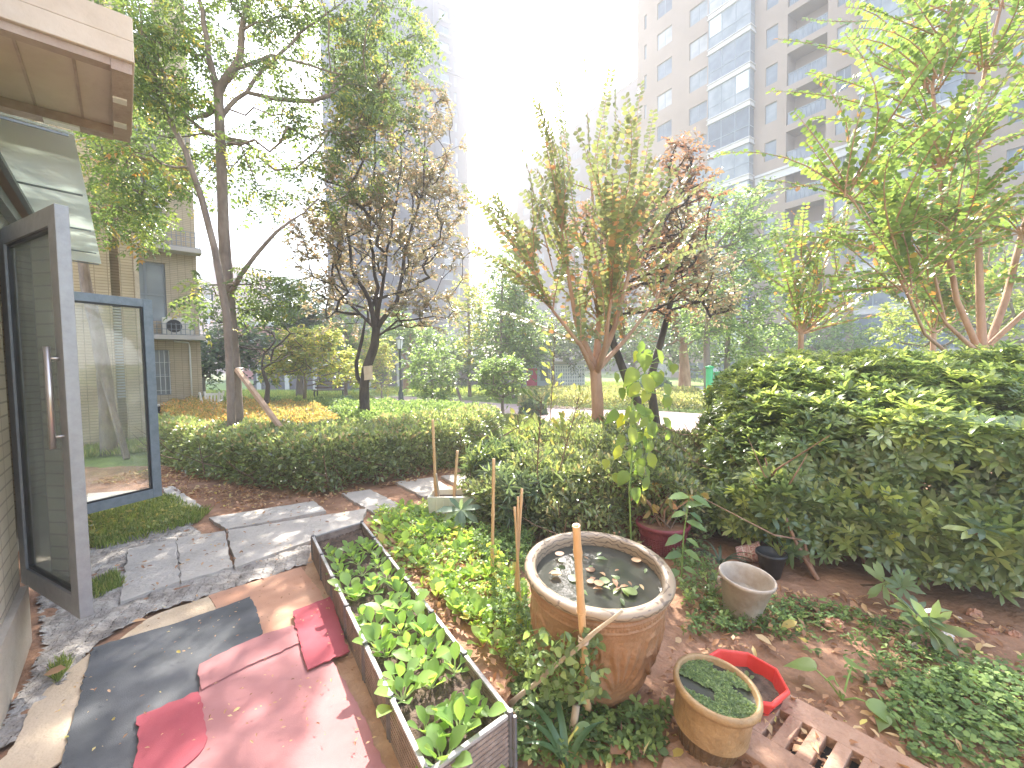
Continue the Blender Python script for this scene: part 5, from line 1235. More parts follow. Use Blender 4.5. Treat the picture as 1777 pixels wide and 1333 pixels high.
# dark leaning trunk by the tiled wing, seen through the door
tree("shade_tree", "leaning tree in front of the tiled wing, seen through the glass door", "tree",
    trunk_from([(188, 752), (186, 700), (180, 640), (168, 570), (150, 500), (142, 440), (160, 360), (185, 300)], 8.0), [.13, .13, .12, .11, .1, .085, .07, .05, .045],
    [blob(205, 300, 7.9, 35, 45, 16), blob(225, 385, 7.8, 45, 26, 18), blob(180, 200, 7.9, 50, 60, 20), blob(210, 120, 8, 40, 60, 16)],
    "crape", .3, tl=.36, nl=4, twigs=2, seed=43, bark=bark_grey, tmpl=PIN, tip=.006, first=28, grav=.4)
m = MB(); a, b = P(180, 655, 7.9), P(218, 757, 7.6); b.z = 0; m.bar(b, a, .08, .07); pr = thing("wooden_prop", "timber prop leaning on the tree in front of the tiled wing", "tree prop", b); m.build("post", bark_grey, pr)
# brown-leaved tree
Y2 = 9.2
BL = [t_diamond(.55, .14), t_oval(.5)]
t2 = tree("plum_tree", "brown-leaved tree with crooked dark trunk and a paper note", "tree",
    trunk_from([(633, 716), (632, 668), (636, 640), (650, 600), (653, 572)], Y2), [.115, .11, .1, .095, .09, .085],
    [blob(650, 440, Y2, 110, 80, 90), blob(730, 390, Y2, 80, 100, 80), blob(600, 370, Y2, 85, 80, 80), blob(555, 440, Y2 - .2, 50, 60, 36), blob(655, 280, Y2, 90, 90, 70), blob(745, 250, Y2 + .2, 50, 90, 40), blob(740, 540, Y2 - .2, 65, 35, 36), blob(790, 420, Y2, 35, 80, 20), blob(590, 530, Y2 + .2, 65, 45, 36), blob(650, 170, Y2, 70, 60, 34)],
    "brown", .085, tl=.4, nl=12, twigs=3, seed=44, bark=bark_dark, tmpl=BL, tip=.0042, first=14, spread=.7, step=.3, maxr=.6, lift=.05, crook=.03, zpen=1.6,
    limbs=[([PP(653, 572, Y2), PP(640, 520, Y2), PP(612, 470, Y2), PP(600, 380, Y2), PP(610, 300, Y2)], [.06, .045, .035, .025, .012]), ([PP(653, 572, Y2), PP(655, 500, Y2 + .2), PP(640, 400, Y2 + .3), PP(650, 280, Y2 + .3), PP(655, 170, Y2 + .3)], [.05, .04, .03, .022, .008]), ([PP(655, 570, Y2), PP(690, 520, Y2), PP(705, 430, Y2), PP(735, 330, Y2), PP(740, 200, Y2)], [.055, .042, .032, .022, .008]), ([PP(655, 580, Y2), PP(690, 558, Y2 - .1), PP(750, 550, Y2 - .2), PP(800, 560, Y2 - .2)], [.03, .022, .016, .006]), ([PP(650, 575, Y2), PP(600, 520, Y2 + .2), PP(560, 470, Y2 + .1)], [.035, .025, .01]), ([PP(655, 560, Y2), PP(668, 460, Y2 - .3), PP(690, 340, Y2 - .4), PP(700, 230, Y2 - .4)], [.04, .03, .02, .008])])
MB().tube([P(632, 672, Y2), P(620, 655, Y2), P(618, 630, Y2), P(628, 590, Y2), P(634, 555, Y2)], [.05, .045, .04, .035, .02], 8, cap=False).build("side_branch", bark_dark, t2, smooth=True)
sg = thing("paper_note", "wrinkled beige paper note taped to the crooked dark trunk", "note", P(637, 662, Y2 - .13))
m = MB(); a, b = P(631, 636, Y2 - .13), P(647, 660, Y2 - .13); n_ = 7
for i in range(n_):
    for j in range(n_): m.v.append((a.x + (b.x - a.x) * i / (n_ - 1), Y2 - .13 + .01 * math.sin(i * 2 + j) - .03 * abs(i / 6 - .5) * 0, b.z + (a.z - b.z) * j / (n_ - 1) + .02 * (i / 6)))
for i in range(n_ - 1):
    for j in range(n_ - 1): m.f.append((i * n_ + j, (i + 1) * n_ + j, (i + 1) * n_ + j + 1, i * n_ + j + 1))
po = m.build("sheet", pm("paper", (.55, .42, .32), (.66, .54, .43), 9, .8), sg); md = po.modifiers.new("t", 'SOLIDIFY'); md.thickness = .004
# ------------------------------------------------------------------ wand trees (crape myrtle)
ROW = t_oval(.62, .05, .1, .3, .7)
def wands(name, label, base, main, wands_, leaf, lsize, seed, bark=bark_red, spacing=.045, cat="tree", extra=None, val=None, group=None):
    """main: list of (polyline, radii); wands_: list of polylines carrying two rows of leaves"""
    rg = np.random.default_rng(seed); t = thing(name, label, cat, base, group=group); mb = MB()
    for pts, rr in main: mb.tube(pts, rr, 10, cap=False)
    mb.build("trunk", bark, t, smooth=True); mb = MB(); Pp = []; Dd = []; Nn = []; Sz = []
    for w_ in wands_:
        pts = [np.array(p, float) for p in w_]; L = sum(np.linalg.norm(pts[i + 1] - pts[i]) for i in range(len(pts) - 1))
        mb.tube(pts, [.009 - .007 * i / (len(pts) - 1) for i in range(len(pts))], 5, cap=False)
        sacc = 0; k = 0; pl_ = rg.normal(size=3); pl_[2] = abs(pl_[2]) + .8
        for i in range(len(pts) - 1):
            a, b = pts[i], pts[i + 1]; l = np.linalg.norm(b - a); d = (b - a) / l; s = (spacing - sacc % spacing) % spacing
            side = np.cross(d, pl_); side /= np.linalg.norm(side) + 1e-6; nn = np.cross(side, d)
            while s < l:
                t_ = (sacc + s) / L
                if t_ > .08:
                    for sg_ in (-1, 1):
                        if rg.random() < .06: continue
                        Pp.append(a + d * s); Dd.append(side * sg_ + d * .35 + rg.normal(0, .18, 3)); Nn.append(nn + rg.normal(0, .25, 3)); Sz.append(lsize * (1.1 - .3 * t_ ** 2) * rg.uniform(.8, 1.15) * (.8 if t_ < .2 else 1))
                s += spacing; k += 1
            sacc += l
    mb.build("wands", bark, t)
    leafmesh("leaves", LM[leaf], t, Pp, Dd, Nn, np.array(Sz), ROW, seed=seed, val=val(np.array(Pp), rg) if val else None)
    return t
def arc(p0, p1, sag=.0, n=7, rg=None):
    p0, p1 = np.array(p0, float), np.array(p1, float); L = np.linalg.norm(p1 - p0); out = []
    j = rg.normal(0, .05 * L, 3) if rg is not None else 0
    for i in range(n): t = i / (n - 1); out.append(p0 + (p1 - p0) * t + (np.array([0, 0, -sag * L]) + j) * 4 * t * (1 - t))
    return out
# centre tree
Y3 = 6.2; rgw = np.random.default_rng(51)
cb = PP(1037, 742, Y3); cb = (cb[0], cb[1], 0)
fork = PP(1033, 640, Y3)
limbs = [([PP(1033, 640, Y3), PP(1000, 560, Y3), PP(985, 470, Y3), PP(975, 400, Y3)], [.055, .035, .025, .015]), ([PP(1034, 640, Y3), PP(1040, 560, Y3 + .2), PP(1035, 460, Y3 + .3), PP(1028, 330, Y3 + .3)], [.06, .045, .03, .015]),
         ([PP(1036, 640, Y3), PP(1066, 570, Y3 - .1), PP(1090, 480, Y3 - .2), PP(1100, 390, Y3 - .2)], [.055, .035, .024, .014]), ([PP(1030, 645, Y3), PP(1008, 600, Y3 - .3), PP(960, 540, Y3 - .5), PP(925, 470, Y3 - .6)], [.045, .028, .018, .01]),
         ([PP(1038, 640, Y3), PP(1085, 590, Y3 + .3), PP(1140, 520, Y3 + .5), PP(1170, 450, Y3 + .6)], [.045, .028, .018, .01]), ([PP(1035, 650, Y3), PP(1050, 600, Y3 - .4), PP(1060, 520, Y3 - .6), PP(1065, 430, Y3 - .6)], [.045, .03, .02, .012])]
main = [([cb, PP(1037, 700, Y3), fork], [.10, .085, .08])] + limbs
wl = [arc(PP(1030, 400, Y3 + .2), PP(1013, 90, Y3 + .3), -.02), arc(PP(1028, 300, Y3 + .2), PP(1062, 118, Y3 + .2)), arc(PP(985, 420, Y3), PP(928, 165, Y3 - .2)), arc(PP(1000, 400, Y3), PP(968, 140, Y3 + .3)), arc(PP(1070, 420, Y3), PP(1068, 155, Y3)), arc(PP(1085, 420, Y3), PP(1112, 145, Y3 + .1)), arc(PP(1095, 430, Y3 - .2), PP(1135, 190, Y3 - .1)),
      arc(PP(960, 470, Y3 - .4), PP(905, 250, Y3 - .6)), arc(PP(950, 430, Y3 - .5), PP(812, 345, Y3 - .7), -.04), arc(PP(940, 440, Y3 - .5), PP(850, 340, Y3 - .4), -.05), arc(PP(960, 520, Y3 - .5), PP(822, 432, Y3 - .9), -.04), arc(PP(945, 460, Y3 - .3), PP(880, 410, Y3 - .3)), arc(PP(1110, 400, Y3), PP(1240, 310, Y3 + .2), -.03), arc(PP(1090, 390, Y3), PP(1140, 292, Y3)), arc(PP(1120, 470, Y3), PP(1240, 420, Y3 - .2), -.04)]
allp = [np.array(p) for l, _ in limbs for p in l[1:]]
for i in range(105):
    b = allp[int(rgw.integers(len(allp)))]; out = np.array([b[0] - fork[0], b[1] - fork[1], 0]) ; d = out * .5 + rgw.normal(0, .45, 3); d[2] = abs(d[2]) + .55; d /= np.linalg.norm(d)
    wl.append(arc(b, b + d * rgw.uniform(.6, 1.7), -.03, 6, rgw))
wands("crape_myrtle", "central crape myrtle with reddish fluted trunk and upright leafy wands", cb, main, wl, "crapec", .085, 52, spacing=.05,
      val=lambda p, rg: np.clip(rg.normal(.5, .25, len(p)) + .25 * (p[:, 2] < 3.4) * rg.random(len(p)), 0, 1))
# right tree
Y4 = 4.9; rb = (PP(1690, 612, Y4)[0], Y4, 0)
R4 = lambda x, y, d=0: PP(x, y, Y4 + d)
main = [([rb, R4(1700, 640), R4(1705, 600)], [.09, .08, .075]),
        ([R4(1700, 612), R4(1660, 520, -.1), R4(1640, 400, -.2), R4(1630, 290, -.2), R4(1618, 150, -.2), R4(1640, 40, -.2)], [.035, .028, .024, .02, .016, .01]),
        ([R4(1705, 610), R4(1700, 500), R4(1697, 380, .1), R4(1690, 250, .1), R4(1710, 120, .1), R4(1740, 0, .1)], [.045, .035, .03, .026, .02, .012]),
        ([R4(1712, 610), R4(1745, 520, .1), R4(1775, 400, .2), R4(1830, 230, .3), R4(1870, 60, .3)], [.04, .034, .03, .022, .012]),
        ([R4(1715, 600), R4(1770, 550, -.1), R4(1850, 480, -.2), R4(1930, 360, -.3)], [.03, .026, .022, .012]),
        ([R4(1650, 618, -.1), R4(1605, 580, -.2), R4(1570, 500, -.4), R4(1530, 430, -.5), R4(1470, 330, -.6)], [.02, .016, .014, .011, .007]),
        ([R4(1690, 606, -.1), R4(1640, 560, -.2), R4(1620, 470, -.2), R4(1570, 410, -.3)], [.025, .018, .013, .008])]
wl = [arc(R4(1600, 150, -.2), R4(1350, 68, -.6), -.05), arc(R4(1590, 190, -.2), R4(1400, 125, -.4), -.03), arc(R4(1570, 205, -.2), R4(1335, 158, -.5), -.04), arc(R4(1600, 220, -.2), R4(1410, 205, -.2)), arc(R4(1480, 350, -.6), R4(1395, 243, -.7)), arc(R4(1500, 355, -.5), R4(1320, 312, -.7), -.04),
      arc(R4(1640, 560, -.2), R4(1480, 310, -.6), -.02), arc(R4(1600, 440, -.3), R4(1490, 280, -.4)), arc(R4(1560, 480, -.4), R4(1450, 500, -.6), -.1), arc(R4(1540, 300, -.3), R4(1590, 265, -.4), -.04), arc(R4(1620, 60, -.2), R4(1500, 10, -.3)), arc(R4(1640, 80, -.2), R4(1560, -40, -.2))]
allp = [np.array(p) for l, _ in main[1:] for p in l[2:]]
for i in range(230):
    b = allp[int(rgw.integers(len(allp)))] + rgw.normal(0, .05, 3); d = rgw.normal(0, .6, 3); d[2] = d[2] * .6 + .5; d[0] -= .15; d /= np.linalg.norm(d)
    wl.append(arc(b, b + d * rgw.uniform(.6, 1.35), -.05, 7, rgw))
wands("crape_myrtle", "crape myrtle spreading over the big hedge at the right edge", rb, main, wl, "crape", .072, 53, spacing=.04,
      val=lambda p, rg: np.clip(rg.normal(.55, .2, len(p)), 0, 1))
# small ones between
def small_crape(px, py, Y, tips, label, seed, extra=24, ls=.075):
    rg = np.random.default_rng(seed); b = P(px, py, Y); b0 = (b.x, Y, 0); c = P(px, py - 20, Y); wl = [arc(c, PP(x, y, Y + rg.normal(0, .3)), -.03) for x, y in tips]
    mains = [([b0, tuple(c)], [.05, .04])]
    for w_ in wl: mains.append(([w_[0], w_[2], w_[3]], [.018, .012, .008]))
    for i in range(extra):
        w_ = wl[int(rg.integers(len(wl)))]; p = w_[int(rg.integers(1, 4))]; d = rg.normal(0, .5, 3); d[2] = abs(d[2]) + .4; d /= np.linalg.norm(d); wl.append(arc(p, p + d * rg.uniform(.4, 1.0), -.04, 5, rg))
    wands("crape_myrtle", label, b0, mains, wl, "crape", ls, seed, spacing=.05, val=lambda p, rg: np.clip(rg.normal(.6, .25, len(p)), 0, 1))
small_crape(1390, 600, 6.8, [(1362, 370), (1340, 400), (1480, 330), (1520, 400), (1550, 470), (1440, 400), (1500, 520), (1420, 480), (1330, 520), (1460, 560), (1570, 540)], "bushy young crape myrtle rising behind the left end of the big hedge", 61, 60)
small_crape(1620, 600, 7.6, [(1560, 480), (1600, 440), (1660, 430), (1700, 470), (1640, 500), (1580, 560), (1740, 520)], "bright green young crape myrtle behind the spreading one", 62, 110, .09)

DM = t_diamond(.55, .14)
def bg(name, label, px, ybase, Y, stems, blobs, leaf, size, seed, cat="tree", bark=bark_grey, tr=.08, nl=8, twigs=3, tl=.5, tmpl=DM, tip=.01, group=None, first=None, **kw):
    pts = trunk_from([(px, ybase)] + stems, Y); r = [tr * (1 - .55 * i / (len(pts) - 1)) for i in range(len(pts))]
    return tree(name, label, cat, pts, r, [blob(*b) if len(b) == 6 else blob(*b[:6]) for b in blobs], leaf, size, tl=tl, nl=nl, twigs=twigs, seed=seed, bark=bark, tmpl=tmpl, tip=tip, twiggeo=False, group=group, first=first, **kw)
# dark double trunk with red-brown crown
bg("plum_tree", "dark slanting double-trunked tree with reddish crown, right of centre", 1125, 735, 8.2, [(1088, 660), (1062, 590), (1055, 500), (1060, 420)], [(1070, 420, 8.4, 90, 90, 70), (1180, 380, 8.6, 50, 90, 50), (1180, 290, 8.6, 30, 50, 24), (1120, 500, 8.4, 90, 60, 60)], "red", .1, 71, bark=bark_dark, tr=.1, tl=.35, crook=.02, zpen=1.8, lift=.03)
bg("plum_tree", "dark upright trunk close right of the slanting one", 1138, 735, 8.8, [(1128, 660), (1150, 580), (1170, 500)], [(1180, 450, 9, 60, 90, 60), (1230, 500, 9.2, 50, 60, 40), (1140, 390, 9, 50, 60, 40)], "brown", .11, 72, bark=bark_dark, tr=.11, tl=.35, crook=.02, zpen=1.8, lift=.03)
# camphor group right of centre
bg("camphor_tree", "slim twin-stemmed camphor tree beside the green post", 1228, 690, 15, [(1226, 600), (1232, 500), (1245, 420)], [(1250, 380, 15, 55, 50, 47), (1240, 470, 15, 60, 50, 47), (1290, 440, 15, 50, 60, 40), (1210, 540, 15, 50, 45, 34), (1270, 540, 15, 60, 40, 40), (1300, 370, 15, 35, 40, 20)], "mid", .16, 73, tr=.14, tl=.7)
bg("camphor_tree", "camphor tree filling the gap in front of the big tower", 1262, 690, 16.5, [(1262, 600), (1275, 500)], [(1310, 500, 16, 60, 60, 47), (1330, 580, 16, 60, 40, 34), (1260, 590, 16.5, 60, 40, 34), (1300, 430, 16.5, 50, 50, 27)], "mid", .17, 74, tr=.13, tl=.7)
bg("shade_tree", "thick-trunked tree standing at the plaza edge", 1188, 683, 20, [(1188, 640), (1185, 590)], [(1150, 560, 20, 60, 40, 47), (1210, 560, 20, 60, 40, 40), (1180, 500, 20, 60, 50, 40)], "dark", .2, 75, tr=.32, tl=.9, bark=bark_red)
# tall bamboo-like group left of the centre tree
for i, (px, ht, lab) in enumerate([(868, 455, "leftmost tall slim tree of the group behind the ball-shaped tree"), (890, 440, "tallest slim tree of the group behind the ball-shaped tree"), (906, 470, "rightmost tall slim tree of the group behind the ball-shaped tree")]):
    Yb = 19 + i
    bg("slim_tree", lab, px, 660, Yb, [(px + 2, 560), (px + 4, ht + 20)], [(px - 4, ht + 40, Yb, 26, 50, 26), (px + 10, ht + 110, Yb, 34, 50, 34), (px - 12, ht + 150, Yb, 30, 40, 26)], "mid" if i != 1 else "crape", .2, 90 + i, tr=.09, tl=.7, first=8, group="tall slim trees beyond the lawn")
bg("broad_tree", "dark round tree mass behind the slim trees", 850, 665, 24, [(850, 620)], [(860, 570, 24, 50, 35, 61), (920, 580, 24, 45, 35, 54), (890, 610, 24, 70, 30, 54)], "dark", .24, 95, tr=.2, tl=1.0)
# ball tree and lawn trees
bg("ball_tree", "small ball-crowned tree on the lawn by the pink path", 872, 722, 12.5, [(872, 690)], [(872, 655, 12.5, 42, 34, 88)], "mid", .13, 96, tr=.07, tl=.3, nl=8, shell=.6)
bg("bush_tree", "bushy pale green small tree beside the path, right of the lamp", 750, 700, 15, [(750, 670), (750, 640)], [(748, 640, 15, 45, 42, 74), (755, 675, 15, 26, 26, 27)], "mid", .15, 97, tr=.05, tl=.4)
bg("bush_tree", "small slanting tree on the lawn right of the pale bush", 800, 690, 19, [(790, 665), (785, 645)], [(785, 640, 19, 30, 28, 47)], "dark", .17, 98, tr=.07, tl=.5)
bg("autumn_tree", "slim tree with orange and yellow leaves in front of the tall central tower", 815, 668, 21, [(815, 600), (812, 520)], [(815, 540, 21, 25, 60, 40), (812, 600, 21, 28, 30, 27)], "yellow", .2, 99, tr=.1, tl=.6)
bg("yellow_tree", "low spreading tree with yellow-green tiers beyond the hedge", 528, 700, 13.5, [(530, 670), (528, 650)], [(500, 640, 13.5, 45, 14, 34), (560, 625, 13.5, 60, 22, 54), (540, 590, 13.5, 50, 22, 47), (590, 650, 13.5, 50, 22, 40), (520, 610, 13.5, 40, 16, 27)], "yellow", .14, 100, tr=.07, tl=.4)
bg("bare_tree", "almost leafless dark branching tree beside the wooden prop", 462, 705, 10.5, [(465, 670), (455, 640)], [(430, 590, 10.5, 45, 45, 17), (480, 590, 10.5, 40, 45, 14), (400, 570, 10.6, 30, 30, 9)], "brown", .08, 101, bark=bark_dark, tr=.08, nl=1, twigs=2, tl=.4, tip=.012)
bg("broad_tree", "dark dense tree right of the distant pinkish blocks", 520, 690, 22, [(520, 620)], [(520, 530, 22, 45, 40, 61), (500, 570, 22, 50, 35, 47), (550, 580, 22, 40, 40, 40)], "dark", .24, 102, tr=.2, tl=.9)
bg("broad_tree", "dark rounded tree next to the corner of the tiled wing", 352, 690, 20, [(352, 650)], [(355, 620, 20, 40, 30, 54), (395, 600, 20, 45, 45, 61), (340, 640, 20, 25, 28, 27), (440, 620, 20, 40, 40, 47)], "dark", .22, 103, tr=.16, tl=.9)
bg("broad_tree", "leafy tree behind the brown-leaved tree, left half", 600, 680, 21, [(600, 640)], [(590, 600, 21, 50, 40, 54), (630, 580, 21, 50, 50, 54), (655, 630, 21, 30, 40, 40)], "mid", .18, 104, tr=.12, tl=.7)
bg("bush_tree", "willowy pale shrub tree right behind the crooked trunk", 662, 690, 19, [(662, 665)], [(662, 640, 19, 24, 40, 50), (655, 610, 19, 26, 30, 40)], "yellow", .13, 105, tr=.05, tl=.5)
bg("broad_tree", "green tree beyond the lamp with its trunk on the lawn", 705, 675, 24, [(703, 640)], [(720, 600, 24, 50, 32, 54), (760, 610, 24, 45, 30, 47), (690, 580, 24, 40, 30, 40)], "mid", .24, 106, tr=.2, tl=.9, bark=bark_red)
bg("broad_tree", "far green tree between the ball tree and the central myrtle", 960, 668, 27, [(960, 620)], [(950, 590, 27, 50, 40, 61), (1000, 600, 27, 45, 35, 54), (1040, 590, 27, 50, 40, 54)], "dark", .27, 107, tr=.2, tl=1.0)
bg("broad_tree", "far dark tree behind the thick-trunked tree", 1100, 668, 27, [(1100, 630)], [(1090, 590, 27, 60, 40, 61), (1150, 600, 28, 60, 40, 54), (1215, 600, 28, 60, 50, 61)], "dark", .27, 108, tr=.2, tl=1.0)
bg("broad_tree", "far tree screening the tower foot behind the big hedge", 1330, 668, 24, [(1330, 630)], [(1320, 610, 24, 60, 35, 54), (1400, 590, 24, 60, 40, 54), (1460, 600, 23, 60, 40, 47)], "mid", .24, 109, tr=.2, tl=1.0)
bg("broad_tree", "lush tree behind the hedge's right half", 1640, 640, 12, [(1640, 600)], [(1600, 560, 12, 70, 45, 68), (1700, 520, 12, 70, 60, 74), (1660, 460, 12, 50, 50, 40), (1780, 560, 12, 60, 50, 40)], "yellow", .13, 110, tr=.12, tl=.5,
   val=lambda p, rg: np.clip(rg.normal(.3, .2, len(p)), 0, 1))
def dome(label, px, py, Y, rpx, hpx, leaf, seed, size=.1, n=5000, name="round_shrub"):
    rg = np.random.default_rng(seed); c = P(px, py, Y); c.z = 0; r = pxr(rpx, Y); h = pxr(hpx, Y); t = thing(name, label, "shrub", c)
    d = rg.normal(size=(n, 3)); d[:, 2] = abs(d[:, 2]); d /= np.linalg.norm(d, axis=1, keepdims=True); k = rg.random(n) ** .25 * (1 + .06 * np.sin(d[:, 0] * 9 + d[:, 2] * 11))
    p = np.array(c) + d * np.array([r, r, h]) * k[:, None]; nn = d + rg.normal(0, .5, d.shape)
    leafmesh("foliage", LM[leaf], t, p, rg.normal(size=d.shape), nn, size * rg.uniform(.7, 1.3, n), DM, seed=seed)
    m = MB()
    for i in range(9): a = i * .7; m.tube([c, c + Vector((r * .4 * math.cos(a), r * .4 * math.sin(a), h * .5)), c + Vector((r * .7 * math.cos(a), r * .7 * math.sin(a), h * .75))], [.03, .02, .01], 5, cap=False)
    m.build("stems", bark_twig, t)
dome("dark clipped shrub dome behind the white chairs", 345, 690, 14.5, 30, 34, "dark", 121)
dome("clipped shrub dome between the white chairs and the prop", 405, 700, 13, 34, 42, "mid", 122)
dome("grey-green low shrub dome left of the bench on the lawn", 597, 690, 16, 24, 22, "bluish", 123)
dome("dark rounded bush at the left end of the low dry hedge", 925, 708, 13.3, 24, 26, "dark", 124)
dome("pale shrub mound behind the bare tree", 475, 690, 15, 24, 28, "mid", 125)
dome("white-flecked bush left of the thick-trunked tree", 1130, 690, 19, 38, 40, "bluish", 126, .14)
# ================================================================== STREET FURNITURE IN THE GARDEN
M_iron = pm("dark_green_iron", (.02, .035, .035), (.04, .06, .06), 10, .5)
lb = P(696, 694, 17.5); lb.z = 0
lamp = thing("street_lamp", "dark garden lamp post with glass lantern beside the pink path", "lamp post", lb); HL_ = P(696, 584, 17.5).z
MB().lathe([(.17, 0), (.17, .12), (.11, .18), (.1, .5), (.065, .58), (.05, .7), (.045, HL_ - .62), (.06, HL_ - .6), (.04, HL_ - .56), (.07, HL_ - .5)], lb, 16).build("pole", M_iron, lamp, smooth=True)
m = MB(); zl = HL_ - .5; m.lathe([(.1, zl), (.15, zl + .38)], lb, 6); m.build("lantern_glass", pm("lantern_glass", (.75, .76, .74), rough=.2), lamp)
m = MB()
for k in range(6): a = k * math.pi / 3; m.tube([lb + Vector((.1 * math.cos(a), .1 * math.sin(a), zl)), lb + Vector((.155 * math.cos(a), .155 * math.sin(a), zl + .39))], .009, 5)
m.lathe([(.19, zl + .38), (.2, zl + .4), (.05, zl + .5), (.02, zl + .56), (.001, zl + .57)], lb, 6); m.build("lantern_cap", M_iron, lamp)
# two stacked white plastic chairs, seat to seat
cp = P(368, 692, 12.5); cp.z = 0
def chair(label, base, rz, flip=False, z=0):
    t = thing("plastic_chair", label, "chair", (base.x, base.y, z), group="white plastic chairs by the shrubs"); o = Vector(t.location); Mz = Matrix.Rotation(rz, 3, 'Z') @ (Matrix.Rotation(math.pi, 3, 'X') if flip else Matrix.Identity(3))
    L = lambda x, y, z_: o + Mz @ Vector((x, y, z_ - (.44 if flip else 0)))
    m = MB(); m.box(L(0, 0, .43), (.46, .44, .035), M=Mz); m.build("seat", white_paint, t, bevel=.01)
    for sx in (-1, 1):
        for sy in (-1, 1): k = MB(); k.bar(L(sx * .24, sy * .22, 0), L(sx * .19, sy * .18, .415), .04, .04); k.build("leg", white_paint, t)
    m = MB()
    for i in range(5): m.bar(L(-.18 + .09 * i, .2, .45), L(-.17 + .085 * i, .27, .8), .045, .015)
    m.bar(L(-.23, .275, .82), L(.23, .275, .82), .03, .07); m.build("backrest", white_paint, t)
    m = MB()
    for sx in (-1, 1): m.bar(L(sx * .23, -.2, .64), L(sx * .23, .24, .66), .05, .025); m.bar(L(sx * .23, -.18, .43), L(sx * .23, -.19, .63), .03, .03)
    m.build("armrests", white_paint, t)
chair("upright white plastic chair by the clipped shrubs", cp, R_(20))
chair("white plastic chair turned upside down on top of the other", cp, R_(200), True, .47)
# bench
bb = P(570, 678, 21); bb.z = 0; bn = thing("park_bench", "dark slatted park bench in the shade beyond the yellow-green tree", "bench", bb)
M_wood = pm("bench_wood", (.12, .08, .06), (.2, .14, .1), 6, .7)
for nme, rows in (("seat", [(0, .43), (.13, .43), (.26, .43)]), ("backrest", [(.34, .55), (.37, .7), (.4, .85)])):
    m = MB()
    for y, z in rows: m.box(bb + Vector((0, y, z)), (1.6, .1 if nme == "seat" else .03, .03 if nme == "seat" else .1))
    m.build(nme, M_wood, bn)
for sx in (-.7, .7):
    m = MB(); m.bar(bb + Vector((sx, 0, 0)), bb + Vector((sx, 0, .41)), .05, .05); m.bar(bb + Vector((sx, .3, 0)), bb + Vector((sx, .41, .9)), .05, .05); m.bar(bb + Vector((sx, 0, .39)), bb + Vector((sx, .3, .39)), .04, .04); m.build("leg", M_iron, bn)
# green post by the camphor tree, grey post
def post(px, y0, y1, Y, r, mat, name, label, cat):
    b = P(px, y0, Y); b.z = 0; zt = P(px, y1, Y).z; t = thing(name, label, cat, b)
    MB().lathe([(r * 1.5, 0), (r * 1.5, .06), (r, .1), (r, zt - .06)], b, 14).build("shaft", mat, t, smooth=True); MB().lathe([(r, zt - .06), (r * 1.3, zt - .05), (r * 1.3, zt), (.001, zt + .03)], b, 14).build("cap", mat, t, smooth=True); return t
M_grn = pm("bright_green_paint", (.06, .42, .16), (.09, .5, .2), 4, .5)
post(1231, 690, 636, 14.5, .11, M_grn, "green_post", "bright green painted post in front of the camphor tree", "post")
gb = P(1262, 680, 18); gb.z = 0; gt = thing("green_bin", "bright green box-shaped bin behind the camphor stems", "bin", gb)
m = MB(); m.box(gb + Vector((0, 0, .55)), (.9, .6, 1.0)); m.build("body", M_grn, gt, bevel=.03); m = MB(); m.box(gb + Vector((0, 0, 1.1)), (.98, .68, .09)); m.build("lid", M_grn, gt, bevel=.03)
# small utility house with pink door and white lattice wall beyond the lawn
Yk = 27; k0 = P(905, 668, Yk); k1 = P(1015, 668, Yk); ht = P(960, 632, Yk).z
kt = thing("garden_kiosk", "low grey kiosk with a pink door and white lattice beyond the lawn", "kiosk", (k0.x, Yk, 0))
m = MB(); Wk = k1.x - k0.x; facade(m, (k0.x, Yk, 0), (1, 0), (0, -1), 0, Wk, 0, ht, [(Wk * .08, Wk * .25, [(.02, ht - .25)]), (Wk * .3, Wk * .42, [(.5, ht - .3)])], .2)
for x in (k0.x, k1.x): m.add([(x, Yk, 0), (x, Yk + 3, 0), (x, Yk + 3, ht), (x, Yk, ht)], [(0, 1, 2, 3)])
m.build("wall", M_greyb, kt); m = MB(); m.box(((k0.x + k1.x) / 2, Yk + 1.5, ht + .08), (Wk + .4, 3.4, .16)); m.build("roof", M_cornice, kt)
m = MB(); m.box((k0.x + Wk * .165, Yk + .12, ht * .45), (Wk * .17, .05, ht - .28)); dk = m.build("door", pm("pink_door", (.62, .09, .16)), kt); m = MB(); m.box((k0.x + Wk * .15, Yk + .09, ht * .66), (Wk * .07, .02, ht * .2)); m.build("window", PANES[2], dk)
m = MB(); m.box((k0.x + Wk * .36, Yk + .12, (ht + .2) / 2), (Wk * .12, .04, ht - .8)); m.build("window", PANES[1], kt)
m = MB(); x0 = k0.x + Wk * .46; x1 = k1.x - .05
for i in range(15): m.box((x0 + (x1 - x0) * i / 14, Yk - .06, ht * .47), (.07, .05, ht * .9))
for j in range(7): m.box(((x0 + x1) / 2, Yk - .085, .15 + ht * .85 * j / 6), (x1 - x0, .04, .07))
m.build("lattice", white_paint, kt)
# boundary wall far back
bw = thing("boundary_wall", "dark low boundary wall behind the bench and the lawn trees", "wall", (0, 30, 0)); m = MB(); m.box((-7, 30, .8), (22, .25, 1.7)); m.build("wall_panel", pm("dim_wall", (.14, .12, .13), (.2, .17, .17), .8, .9), bw); m = MB(); m.box((-7, 30, 1.7), (22.2, .4, .12))
for i in range(12): m.box((-17.6 + i * 1.95, 29.86, .8), (.3, .06, 1.6))
m.build("coping", M_cornice, bw)

# ================================================================== PLANTS IN THE FOREGROUND
rgp = np.random.default_rng(303)
